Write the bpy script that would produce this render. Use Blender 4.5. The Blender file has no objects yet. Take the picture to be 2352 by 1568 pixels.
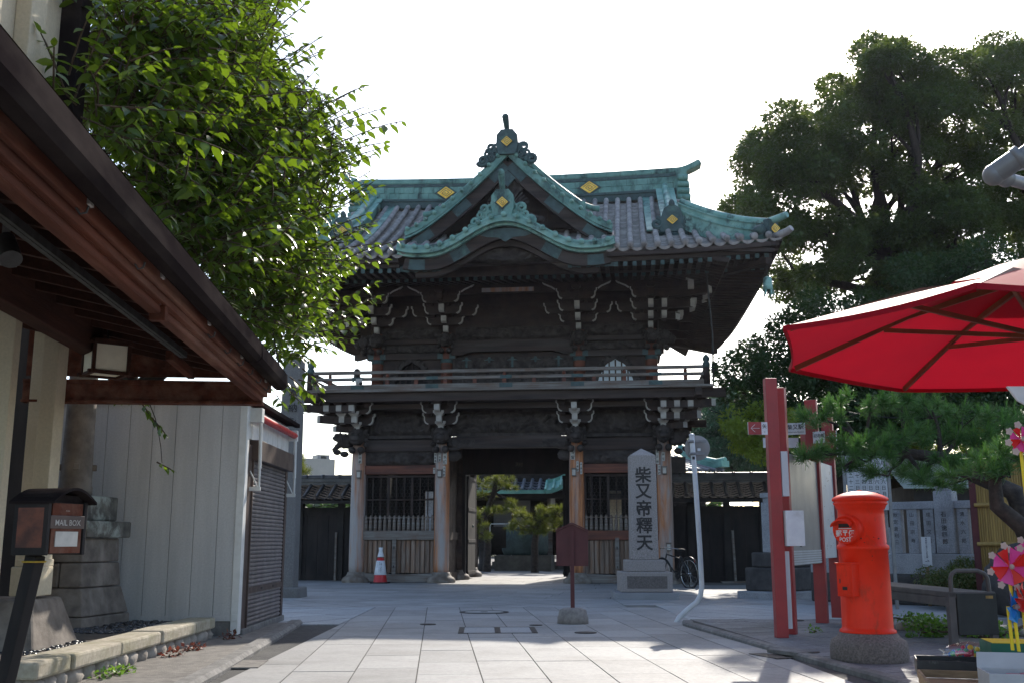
import bpy, math, random
import numpy as np
from mathutils import Vector, Matrix, noise
R = math.radians
rnd = random.Random(7)
SC = bpy.context.scene
COL = SC.collection

# ------------------------------------------------------------------ camera
F_PX, W_PX, H_PX, CAM_H = 2400.0, 2352.0, 1568.0, 1.15
PITCH = math.atan(457.0 / F_PX)
cam_d = bpy.data.cameras.new('camera')
cam_d.sensor_width = 36.0
cam_d.lens = 36.0 * F_PX / W_PX
cam_d.clip_start = 0.05
cam_d.clip_end = 2000.0
cam = bpy.data.objects.new('camera', cam_d)
COL.objects.link(cam)
cam.location = (0, 0, CAM_H)
cam.rotation_euler = (math.pi / 2 + PITCH, 0, 0)
SC.camera = cam

# ------------------------------------------------------------------ sky, sun, exposure
SUN_EL, SUN_AZ = R(33), R(16)          # azimuth from +Y towards +X
world = bpy.data.worlds.new('World')
SC.world = world
world.use_nodes = True
wt = world.node_tree
wt.nodes.clear()
sky = wt.nodes.new('ShaderNodeTexSky')
sky.sky_type = 'NISHITA'
sky.sun_disc = False
sky.sun_elevation = SUN_EL
sky.sun_rotation = SUN_AZ
sky.air_density = 1.0
sky.dust_density = 1.3
sky.ozone_density = 1.0
bg = wt.nodes.new('ShaderNodeBackground')
bg.inputs['Strength'].default_value = 0.148
wo = wt.nodes.new('ShaderNodeOutputWorld')
wt.links.new(sky.outputs[0], bg.inputs['Color'])
wt.links.new(bg.outputs[0], wo.inputs['Surface'])
sd = bpy.data.lights.new('sun', 'SUN')
sd.energy = 3.4
sd.angle = R(0.5)
sd.color = (1.0, 0.93, 0.82)
sun = bpy.data.objects.new('sun', sd)
COL.objects.link(sun)
sdir = Vector((math.sin(SUN_AZ) * math.cos(SUN_EL), math.cos(SUN_AZ) * math.cos(SUN_EL), math.sin(SUN_EL)))
sun.rotation_euler = sdir.to_track_quat('Z', 'Y').to_euler()
sun.location = (0, 0, 60)
SC.view_settings.view_transform = 'Standard'
SC.view_settings.look = 'None'
SC.view_settings.exposure = 0.95
SC.view_settings.gamma = 1.0
SC.cycles.max_bounces = 6
SC.cycles.transparent_max_bounces = 8
SC.cycles.use_denoising = True

# ------------------------------------------------------------------ where things stand
_cp, _sp = math.cos(PITCH), math.sin(PITCH)
def ray(x, y):
    u, v = (x - 1176.0) / F_PX, (784.0 - y) / F_PX
    return Vector((u, _cp - v * _sp, _sp + v * _cp))
def at(x, y, Y):                       # a sighting (x, y) taken to the real distance Y
    r = ray(x, y)
    return Vector((0, 0, CAM_H)) + r * (Y / r.y)
def on(x, y, Z=0.0):                   # ... or to a height above the ground
    r = ray(x, y)
    return Vector((0, 0, CAM_H)) + r * ((Z - CAM_H) / r.z)

# ------------------------------------------------------------------ materials
MATS = {}
def ramp(nt, fac, stops):
    n = nt.nodes.new('ShaderNodeValToRGB')
    e = n.color_ramp.elements
    e[0].position, e[0].color = stops[0][0], (*stops[0][1], 1)
    e[1].position, e[1].color = stops[-1][0], (*stops[-1][1], 1)
    for p, c in stops[1:-1]:
        k = e.new(p); k.color = (*c, 1)
    nt.links.new(fac, n.inputs[0])
    return n.outputs[0]
def tex(nt, scale, stretch=(1, 1, 1), detail=5, rough=0.6, dist=0.0, kind='ShaderNodeTexNoise'):
    tc = nt.nodes.new('ShaderNodeTexCoord')
    mp = nt.nodes.new('ShaderNodeMapping')
    mp.inputs['Scale'].default_value = stretch
    nt.links.new(tc.outputs['Object'], mp.inputs[0])
    n = nt.nodes.new(kind)
    n.inputs['Scale'].default_value = scale
    if kind == 'ShaderNodeTexNoise':
        n.inputs['Detail'].default_value = detail
        n.inputs['Roughness'].default_value = rough
        n.inputs['Distortion'].default_value = dist
    nt.links.new(mp.outputs[0], n.inputs['Vector'])
    return n.outputs[0]
def mixc(nt, fac, a, b, mode='MIX'):
    m = nt.nodes.new('ShaderNodeMix'); m.data_type = 'RGBA'; m.blend_type = mode
    for s, v in ((m.inputs[0], fac), (m.inputs[6], a), (m.inputs[7], b)):
        if hasattr(v, 'links') or hasattr(v, 'is_output'): nt.links.new(v, s)
        elif isinstance(v, (int, float)): s.default_value = v
        else: s.default_value = (*v, 1)
    return m.outputs[2]
def new_mat(name):
    m = bpy.data.materials.new(name); m.use_nodes = True
    nt = m.node_tree; nt.nodes.clear()
    out = nt.nodes.new('ShaderNodeOutputMaterial')
    MATS[name] = m
    return m, nt, out
def mat(name, c1, c2=None, scale=6, stretch=(1, 1, 1), rough=0.75, bump=0.15, bscale=None, stain=None, sscale=0.8,
        sstretch=(1, 1, 1), samt=0.6, isl=0.0, metal=0.0, spec=0.4, coat=0.0, lo=0.35, hi=0.65, slo=0.45, shi=0.65, rvar=0.15):
    m, nt, out = new_mat(name)
    p = nt.nodes.new('ShaderNodeBsdfPrincipled')
    nt.links.new(p.outputs[0], out.inputs[0])
    c2 = c2 or tuple(v * 0.7 for v in c1)
    n = tex(nt, scale, stretch)
    col = ramp(nt, n, [(lo, c1), (hi, c2)])
    if stain:
        s = tex(nt, sscale, sstretch, 8, 0.65, 0.3)
        sf = ramp(nt, s, [(slo, (0, 0, 0)), (shi, (samt,) * 3)])
        col = mixc(nt, sf, col, stain)
    if isl:
        g = nt.nodes.new('ShaderNodeNewGeometry')
        v = nt.nodes.new('ShaderNodeMapRange')
        v.inputs[3].default_value = 1 - isl; v.inputs[4].default_value = 1 + isl
        nt.links.new(g.outputs['Random Per Island'], v.inputs[0])
        hs = nt.nodes.new('ShaderNodeHueSaturation')
        nt.links.new(v.outputs[0], hs.inputs['Value'])
        nt.links.new(col, hs.inputs['Color'])
        col = hs.outputs[0]
    nt.links.new(col, p.inputs['Base Color'])
    p.inputs['Metallic'].default_value = metal
    p.inputs['Specular IOR Level'].default_value = spec
    p.inputs['Coat Weight'].default_value = coat
    rr = nt.nodes.new('ShaderNodeMapRange')
    rr.inputs[3].default_value = max(0.05, rough - rvar); rr.inputs[4].default_value = min(1, rough + rvar)
    nt.links.new(n, rr.inputs[0]); nt.links.new(rr.outputs[0], p.inputs['Roughness'])
    if bump:
        b = nt.nodes.new('ShaderNodeBump'); b.inputs['Strength'].default_value = bump
        b.inputs['Distance'].default_value = 0.02
        nb = tex(nt, bscale or scale * 4, stretch, 6, 0.7)
        nt.links.new(nb, b.inputs['Height']); nt.links.new(b.outputs[0], p.inputs['Normal'])
    return m
def leaf_mat(name, cols, trans=0.45, tcol=(0.2, 0.42, 0.03), rough=0.4, spec=0.5, cl=0.0):
    m, nt, out = new_mat(name)
    g = nt.nodes.new('ShaderNodeNewGeometry')
    st = [(i / (len(cols) - 1), c) for i, c in enumerate(cols)]
    f = g.outputs['Random Per Island']
    if cl:
        n = tex(nt, cl, detail=2)
        mm = nt.nodes.new('ShaderNodeMix'); mm.inputs[0].default_value = 0.55
        nt.links.new(f, mm.inputs[2]); nt.links.new(n, mm.inputs[3]); f = mm.outputs[0]
    col = ramp(nt, f, st)
    p = nt.nodes.new('ShaderNodeBsdfPrincipled')
    nt.links.new(col, p.inputs['Base Color'])
    p.inputs['Roughness'].default_value = rough
    p.inputs['Specular IOR Level'].default_value = spec
    t = nt.nodes.new('ShaderNodeBsdfTranslucent')
    nt.links.new(mixc(nt, 0.6, col, tcol), t.inputs['Color'])
    x = nt.nodes.new('ShaderNodeMixShader'); x.inputs[0].default_value = trans
    nt.links.new(p.outputs[0], x.inputs[1]); nt.links.new(t.outputs[0], x.inputs[2])
    nt.links.new(x.outputs[0], out.inputs[0])
    return m
V3 = lambda *a: Vector(a)

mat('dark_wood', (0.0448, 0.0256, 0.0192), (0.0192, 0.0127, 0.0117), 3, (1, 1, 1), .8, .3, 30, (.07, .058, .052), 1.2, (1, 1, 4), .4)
mat('dark_wood_long', (0.0509, 0.0289, 0.0214), (0.0186, 0.013, 0.0112), 2.5, (.25, 4, 4), .75, .3, 8, (.09, .076, .070), 1.0, (.3, 1, 3), .5)
mat('black_wood', (.022, .016, .014), (.010, .008, .008), 4, (1, 1, .3), .8, .2)
mat('carved_wood', (0.0627, 0.0499, 0.0441), (0.0224, 0.0167, 0.015), 5, (1, 1, 1), .85, .35, 26)
mat('red_wood', (0.173, 0.051, 0.0255), (0.0675, 0.0255, 0.018), 3, (.4, 3, 4), .65, .2, 12)
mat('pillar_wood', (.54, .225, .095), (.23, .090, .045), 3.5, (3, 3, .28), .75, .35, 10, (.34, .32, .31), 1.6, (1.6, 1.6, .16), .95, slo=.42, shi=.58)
mat('grey_wood', (0.221, 0.205, 0.189), (0.111, 0.0861, 0.0686), 4, (.25, 3, 5), .85, .3, 10, (.13, .065, .035), 2.0, (1, 1, 1), .5)
mat('slat_wood', (0.24, 0.18, 0.143), (0.128, 0.087, 0.063), 4, (4, 3, .3), .85, .3, 10, (.20, .095, .045), 2.2, (3, 1, .5), .7, isl=.35)
mat('white_tip', (0.468, 0.441, 0.405), (0.342, 0.315, 0.288), 5, rough=.8, bump=.08, stain=(.28, .25, .22), sscale=4, samt=.5)
mat('copper', (0.179, 0.33, 0.283), (0.0986, 0.214, 0.19), 2.5, (1, 1, 1), .55, .1, 12, (.018, .035, .034), 1.8, (1.5, 1.5, .6), .9, metal=.0, slo=.5, shi=.66)
mat('copper_light', (0.261, 0.434, 0.374), (0.13, 0.277, 0.239), 2.2, (1, 1, 1), .48, .08, 10, (.03, .055, .052), 2.4, (1, 1, 1), .9, slo=.50, shi=.64, isl=.12)
mat('copper_dark', (0.057, 0.099, 0.099), (0.027, 0.042, 0.045), 3, rough=.6, bump=.3, bscale=10, stain=(.11, .21, .18), sscale=3, samt=.6, slo=.52, shi=.7)
mat('gold', (.83, .50, .10), (.62, .33, .05), 6, rough=.38, bump=.05, metal=.75)
mat('roof_tile', (0.378, 0.343, 0.329), (0.224, 0.206, 0.203), 4, rough=.33, bump=.12, bscale=20, stain=(.07, .066, .066), sscale=2.5, samt=.5, isl=.22, spec=.5)
mat('roof_tile_bright', (.22, .23, .25), (.13, .14, .155), 4, rough=.35, bump=.1, bscale=20, isl=.15, spec=.6)
mat('stone_pedestal', (.28, .25, .22), (.15, .125, .10), 5, rough=.7, bump=.25, bscale=40, stain=(.10, .065, .045), sscale=2.5, samt=.6)
mat('granite', (.40, .35, .325), (.235, .20, .185), 60, rough=.8, bump=.2, bscale=160, stain=(.30, .265, .245), sscale=1.2, samt=.4, lo=.38, hi=.62)
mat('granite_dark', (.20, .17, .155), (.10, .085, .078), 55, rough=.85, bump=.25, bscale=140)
mat('granite_grey', (.36, .36, .37), (.21, .21, .225), 70, rough=.75, bump=.2, bscale=160, stain=(.20, .20, .20), sscale=1.5, samt=.5)
mat('ink', (.022, .02, .02), (.03, .028, .028), 20, rough=.8, bump=0)
mat('dark_glass', (.012, .014, .016), (.008, .009, .01), 2, rough=.15, bump=0, rvar=.05)
mat('wire', (.11, .105, .10), (.07, .065, .06), 8, rough=.6, bump=0)
mat('paper', (.50, .47, .42), (.36, .335, .30), 8, rough=.85, bump=.05)
mat('iron', (.05, .05, .05), (.03, .028, .026), 8, rough=.55, bump=.1, metal=.3)
def pane_mat(name, c):
    m, nt, out = new_mat(name); t = nt.nodes.new('ShaderNodeBsdfTranslucent'); t.inputs[0].default_value = (*c, 1); nt.links.new(t.outputs[0], out.inputs[0])
pane_mat('paper_pane', (.62, .72, .82))
mat('pale_pane', (.55, .62, .72), (.50, .57, .68), 3, rough=.4, bump=0)

# ------------------------------------------------------------------ mesh builder
def _basis(d, up=(0, 0, 1)):
    d = Vector(d).normalized(); u = Vector(up)
    if abs(d.dot(u)) > .98: u = Vector((1, 0, 0))
    s = d.cross(u).normalized(); t = s.cross(d).normalized()
    return d, s, t
class MB:
    def __init__(self):
        self.v, self.f, self.s, self.np = [], [], [], []
    def add(self, vs, fs, smooth=False):
        b = len(self.v)
        self.v.extend([tuple(p) for p in vs])
        self.f.extend([tuple(i + b for i in q) for q in fs])
        self.s.extend([smooth] * len(fs))
        return self
    def box(self, x0, x1, y0, y1, z0, z1):
        return self.add([(x0, y0, z0), (x1, y0, z0), (x1, y1, z0), (x0, y1, z0), (x0, y0, z1), (x1, y0, z1), (x1, y1, z1), (x0, y1, z1)],
                        [(0, 3, 2, 1), (4, 5, 6, 7), (0, 1, 5, 4), (1, 2, 6, 5), (2, 3, 7, 6), (3, 0, 4, 7)])
    def obox(self, c, s, rz=0, taper=1.0):
        c = Vector(c); m = Matrix.Rotation(rz, 3, 'Z'); vs = []
        for k, sz in ((1, -1), (taper, 1)):
            for sx, sy in ((-1, -1), (1, -1), (1, 1), (-1, 1)):
                vs.append(c + m @ Vector((sx * s[0] / 2 * k, sy * s[1] / 2 * k, sz * s[2] / 2)))
        return self.add(vs, [(0, 3, 2, 1), (4, 5, 6, 7), (0, 1, 5, 4), (1, 2, 6, 5), (2, 3, 7, 6), (3, 0, 4, 7)])
    def beam(self, a, b, w, h, up=(0, 0, 1), w2=None, h2=None):
        a, b = Vector(a), Vector(b); d, s, t = _basis(b - a, up); vs = []
        for p, ww, hh in ((a, w, h), (b, w2 or w, h2 or h)):
            for i, j in ((-1, -1), (1, -1), (1, 1), (-1, 1)):
                vs.append(p + s * (i * ww / 2) + t * (j * hh / 2))
        return self.add(vs, [(3, 2, 1, 0), (4, 5, 6, 7), (0, 1, 5, 4), (1, 2, 6, 5), (2, 3, 7, 6), (3, 0, 4, 7)])
    def strip(self, pts, w, h, up=(0, 0, 1), side=None):          # a bar of constant section along a polyline
        pts = [Vector(p) for p in pts]; vs, fs = [], []; n = len(pts)
        for i, p in enumerate(pts):
            d = pts[min(i + 1, n - 1)] - pts[max(i - 1, 0)]
            if side is not None:
                s = Vector(side).normalized(); t = s.cross(d).normalized()
                if t.dot(Vector(up)) < 0: t = -t
            else: _, s, t = _basis(d, up)
            for a, b in ((-1, -1), (1, -1), (1, 1), (-1, 1)):
                vs.append(p + s * (a * w / 2) + t * (b * h / 2))
        for i in range(n - 1):
            for k in range(4):
                a, b = i * 4 + k, i * 4 + (k + 1) % 4
                fs.append((a, b, b + 4, a + 4))
        fs += [(3, 2, 1, 0), tuple((n - 1) * 4 + k for k in range(4))]
        return self.add(vs, fs)
    def tube(self, pts, r, n=8, cap=True, smooth=True):
        pts = [Vector(p) for p in pts]; m = len(pts)
        rs = r if isinstance(r, (list, tuple)) else [r] * m
        vs, fs = [], []; s = t = None
        for i, p in enumerate(pts):
            d = (pts[min(i + 1, m - 1)] - pts[max(i - 1, 0)]).normalized()
            if s is None: _, s, t = _basis(d)
            else:
                s = (s - d * s.dot(d)).normalized(); t = s.cross(d).normalized()
            for k in range(n):
                a = 2 * math.pi * k / n
                vs.append(p + (s * math.cos(a) + t * math.sin(a)) * rs[i])
        for i in range(m - 1):
            for k in range(n):
                a, b = i * n + k, i * n + (k + 1) % n
                fs.append((a, b, b + n, a + n))
        self.add(vs, fs, smooth)
        if cap:
            self.add(vs[:n], [tuple(range(n))[::-1]]); self.add(vs[-n:], [tuple(range(n))])
        return self
    def lathe(self, prof, c=(0, 0, 0), n=24, smooth=True, axis=None):
        c = Vector(c); vs, fs = [], []; m = len(prof)
        X, Y, Z = (Vector((1, 0, 0)), Vector((0, 1, 0)), Vector((0, 0, 1))) if axis is None else (lambda b: (b[1], b[2], b[0]))(_basis(axis))
        for r, z in prof:
            for k in range(n):
                a = 2 * math.pi * k / n
                vs.append(c + X * (r * math.cos(a)) + Y * (r * math.sin(a)) + Z * z)
        for i in range(m - 1):
            for k in range(n):
                a, b = i * n + k, i * n + (k + 1) % n
                fs.append((a, b, b + n, a + n))
        fs.append(tuple(range(n))[::-1]); fs.append(tuple((m - 1) * n + k for k in range(n)))
        return self.add(vs, fs, smooth)
    def prism(self, poly, o, ux, uy, dep):                         # outline in the plane (ux, uy), given a real thickness
        o, ux, uy, dep = Vector(o), Vector(ux), Vector(uy), Vector(dep); n = len(poly)
        a = [o + ux * p[0] + uy * p[1] for p in poly]
        if ux.cross(uy).dot(dep) < 0: a = a[::-1]
        b = [p + dep for p in a]
        return self.add(a + b, [tuple(range(n))[::-1], tuple(range(n, 2 * n))] + [(i, (i + 1) % n, n + (i + 1) % n, n + i) for i in range(n)])
    def grid(self, fn, nu, nv, smooth=True):
        vs = [fn(i / nu, j / nv) for j in range(nv + 1) for i in range(nu + 1)]
        fs = [(j * (nu + 1) + i, j * (nu + 1) + i + 1, (j + 1) * (nu + 1) + i + 1, (j + 1) * (nu + 1) + i) for j in range(nv) for i in range(nu)]
        return self.add(vs, fs, smooth)
    def blob(self, c, r, amp=0.0, sc=3.0, n=12, m=8, seed=0, smooth=True):
        c = Vector(c); r = Vector(r) if not isinstance(r, (int, float)) else Vector((r, r, r)); vs, fs = [], []
        for j in range(m + 1):
            th = math.pi * j / m
            for i in range(n):
                ph = 2 * math.pi * i / n
                d = Vector((math.sin(th) * math.cos(ph), math.sin(th) * math.sin(ph), math.cos(th)))
                k = 1 + (amp * noise.noise(d * sc + Vector((seed * 3.1, seed, 0))) if amp else 0)
                vs.append(c + Vector((d.x * r.x, d.y * r.y, d.z * r.z)) * k)
        for j in range(m):
            for i in range(n):
                a, b = j * n + i, j * n + (i + 1) % n
                fs.append((a, a + n, b + n, b))
        return self.add(vs, fs, smooth)
    def relief(self, x0, x1, z0, z1, y, amp, sc, seed, nx=None, nz=None, lim=None):
        nx = nx or max(8, int((x1 - x0) / .03)); nz = nz or max(5, int((z1 - z0) / .03))
        def fn(u, v):
            x, z = x0 + (x1 - x0) * u, z0 + (z1 - z0) * v
            q = Vector((x * sc, z * sc * 1.3, seed * 7.7))
            w = noise.noise_vector(q * .7) * 1.1
            h = abs(noise.noise(q + w)) * 1.5 + .5 * abs(noise.noise((q + w) * 2.3))
            e = min(1, u * 14, (1 - u) * 14, v * 6, (1 - v) * 6)
            return (x, y - amp * (.15 + h) * e, z)
        self.grid(fn, nx, nz)
        return self
    def text(self, s, size, o, ux, uy, col=False, bold=0.0, step=1.06):    # o: centre of the (first) character; col: characters run downwards
        o, ux, uy = Vector(o), Vector(ux).normalized(), Vector(uy).normalized()
        if col:
            for i, ch in enumerate(s):
                if ch != ' ': self._glyph(ch, size, o - uy * (i * size * step), ux, uy, bold)
        else: self._glyph(s, size, o, ux, uy, bold)
        return self
    def _glyph(self, s, size, o, ux, uy, bold):
        vs, fs = glyph(s, bold)
        return self.add([o + ux * (p[0] * size) + uy * (p[1] * size) for p in vs], fs)
    def arr(self, vs, fs):                                          # numpy batches (leaves)
        self.np.append((np.asarray(vs, np.float32), np.asarray(fs, np.int32))); return self
    def mesh(self, name):
        me = bpy.data.meshes.new(name)
        if self.np:
            V = np.concatenate([a for a, _ in self.np]); off = 0; FF = []
            for a, f in self.np:
                FF.append(f + off); off += len(a)
            Fa = np.concatenate(FF); k = Fa.shape[1]
            me.vertices.add(len(V)); me.vertices.foreach_set('co', V.ravel())
            me.loops.add(Fa.size); me.loops.foreach_set('vertex_index', Fa.ravel())
            me.polygons.add(len(Fa)); me.polygons.foreach_set('loop_start', np.arange(0, Fa.size, k, dtype=np.int32))
            me.polygons.foreach_set('use_smooth', np.ones(len(Fa), dtype=bool))
            me.update(calc_edges=True)
        else:
            me.from_pydata(self.v, [], self.f)
            me.polygons.foreach_set('use_smooth', self.s)
            me.update()
        return me
    def merge(self, o, idx=1):                                      # another builder's faces in a second material
        if not hasattr(self, 'mi'): self.mi = []
        self.mi += [0] * (len(self.f) - len(self.mi)); self.add(o.v, o.f); self.s[-len(o.s):] = o.s if o.s else self.s[-len(o.s):]
        self.mi += [idx] * len(o.f); return self
    def build(self, name, m, parent=None, bev=0.0, off=None, m2=None):
        if off is not None:
            o = Vector(off)
            self.v = [(p[0] - o.x, p[1] - o.y, p[2] - o.z) for p in self.v]
            self.np = [(a - np.array(o, dtype=np.float32), f) for a, f in self.np]
        me = self.mesh(name)
        me.materials.append(MATS[m])
        if m2:
            me.materials.append(MATS[m2]); mi = self.mi + [0] * (len(self.f) - len(self.mi))
            me.polygons.foreach_set('material_index', mi)
        ob = bpy.data.objects.new(name, me); COL.objects.link(ob)
        if parent: ob.parent = parent
        if bev:
            b = ob.modifiers.new('bevel', 'BEVEL'); b.width = bev; b.segments = 2; b.limit_method = 'ANGLE'; b.angle_limit = R(40)
            b.harden_normals = False
        return ob
_G = {}
def glyph(s, bold):
    k = (s, round(bold, 3))
    if k not in _G:
        c = bpy.data.curves.new('lettering', 'FONT'); c.body = s; c.align_x = 'CENTER'; c.align_y = 'CENTER'; c.offset = bold; c.resolution_u = 3
        o = bpy.data.objects.new('lettering', c); COL.objects.link(o)
        dg = bpy.context.evaluated_depsgraph_get()
        me = bpy.data.meshes.new_from_object(o.evaluated_get(dg))
        vs = [(v.co.x, v.co.y) for v in me.vertices]; fs = [tuple(p.vertices) for p in me.polygons]
        if vs:
            cx = (min(v[0] for v in vs) + max(v[0] for v in vs)) / 2; cy = (min(v[1] for v in vs) + max(v[1] for v in vs)) / 2
            vs = [(a - cx, b - cy) for a, b in vs]
        bpy.data.objects.remove(o); bpy.data.curves.remove(c); bpy.data.meshes.remove(me)
        _G[k] = (vs, fs)
    return _G[k]
def tag(o, label, cat, group=None):
    o['label'] = label; o['category'] = cat
    if group: o['group'] = group
    return o
def thing(name, label, cat, loc=(0, 0, 0), rz=0.0, group=None):
    o = bpy.data.objects.new(name, None); COL.objects.link(o)
    o.empty_display_size = .2
    o.location = loc; o.rotation_euler = (0, 0, rz)
    return tag(o, label, cat, group)
def struct(name, mb, m, kind='structure'):
    o = mb.build(name, m); o['kind'] = kind; return o
def dup(root, loc=None, rz=None, label=None):
    r = root.copy(); COL.objects.link(r)
    if loc is not None: r.location = loc
    if rz is not None: r.rotation_euler = (0, 0, rz)
    if label: r['label'] = label
    for ch in list(root.children):
        c = ch.copy(); COL.objects.link(c); c.parent = r
        for g in list(ch.children):
            d = g.copy(); COL.objects.link(d); d.parent = c
    return r

# ================================================================== the temple gate (built in its own frame: x along the facade, -y towards the street)
GO = on(1169, 1339); GA = R(-6.5)
gate = thing('temple_gate', 'great two storey dark timber temple gate with copper trimmed tiled roof, balcony and gables', 'gate', GO, GA)
def gp(name, mb, m, bev=0.0, parent=None, m2=None): return mb.build(name, m, parent or gate, bev, None, m2)
PX = (-4.3, -1.89, 1.89, 4.3)
UX = (-4.05, -1.96, 1.96, 4.05)
GY = {'f': 0.0, 'm': 2.6, 'b': 5.2}
# round posts on flared stone bases
for yk, y in GY.items():
    for x in PX:
        b = MB()
        b.lathe([(.205, .26), (.215, .5), (.213, 1.6), (.205, 3.0), (.19, 4.15)], (x, y, 0), 28)
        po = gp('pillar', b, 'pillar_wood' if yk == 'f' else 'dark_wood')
        b = MB(); b.lathe([(.37, -.02), (.395, .03), (.40, .09), (.36, .15), (.29, .19), (.25, .25), (.24, .3), (.20, .3)], (x, y, 0), 28)
        b.obox((x, y, -.02), (.95, .95, .05)); gp('pillar_base', b, 'stone_pedestal', parent=po)
def lion_head(b, c, s=1.0, ry=0.0, seed=0):
    m = Matrix.Rotation(ry, 3, 'Z'); c = Vector(c)
    def P(x, y, z): return c + m @ Vector((x * s, y * s, z * s))
    b.blob(P(0, -.16, .05), (.21 * s, .24 * s, .22 * s), .25, 4, seed=seed)
    b.blob(P(0, -.40, -.02), (.13 * s, .13 * s, .10 * s), .2, 4, seed=seed + 1)
    b.blob(P(0, -.38, -.13), (.10 * s, .10 * s, .05 * s), .2, 4, seed=seed + 8)
    for k in (-1, 1):
        b.blob(P(.09 * k, -.36, .10), .05 * s, 0, n=8, m=6)
        b.blob(P(.19 * k, -.14, .13), (.06 * s, .09 * s, .08 * s), .3, 5, n=8, m=6, seed=seed + k)
        b.blob(P(.12 * k, -.20, -.30), (.09 * s, .17 * s, .09 * s), .15, 4, n=10, m=6, seed=seed + 3 + k)
        for j in range(4):
            b.blob(P((.20 + .02 * (j % 2)) * k, -.05 - .03 * j, .20 - .12 * j), .065 * s, .3, 6, n=8, m=6, seed=seed + j)
def elephant(b, c, sx, seed=0):                                   # side-pointing carved beam end with a trunk
    c = Vector(c)
    b.blob(c + V3(.25 * sx, 0, .0), (.30, .2, .22), .3, 4, seed=seed)
    b.blob(c + V3(.48 * sx, 0, .10), (.16, .14, .13), .4, 6, seed=seed + 2)
    for j in range(5):
        b.blob(c + V3((.40 + .05 * j) * sx, -.02, -.05 - .05 * j), (.10 - .008 * j,) * 3, .3, 6, n=8, m=6, seed=seed + j)
    b.blob(c + V3(.50 * sx, -.05, -.32), (.12, .09, .085), .2, 5, n=10, m=6)
    b.blob(c + V3(.28 * sx, -.06, -.38), (.13, .10, .09), .2, 5, n=10, m=6)
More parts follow.
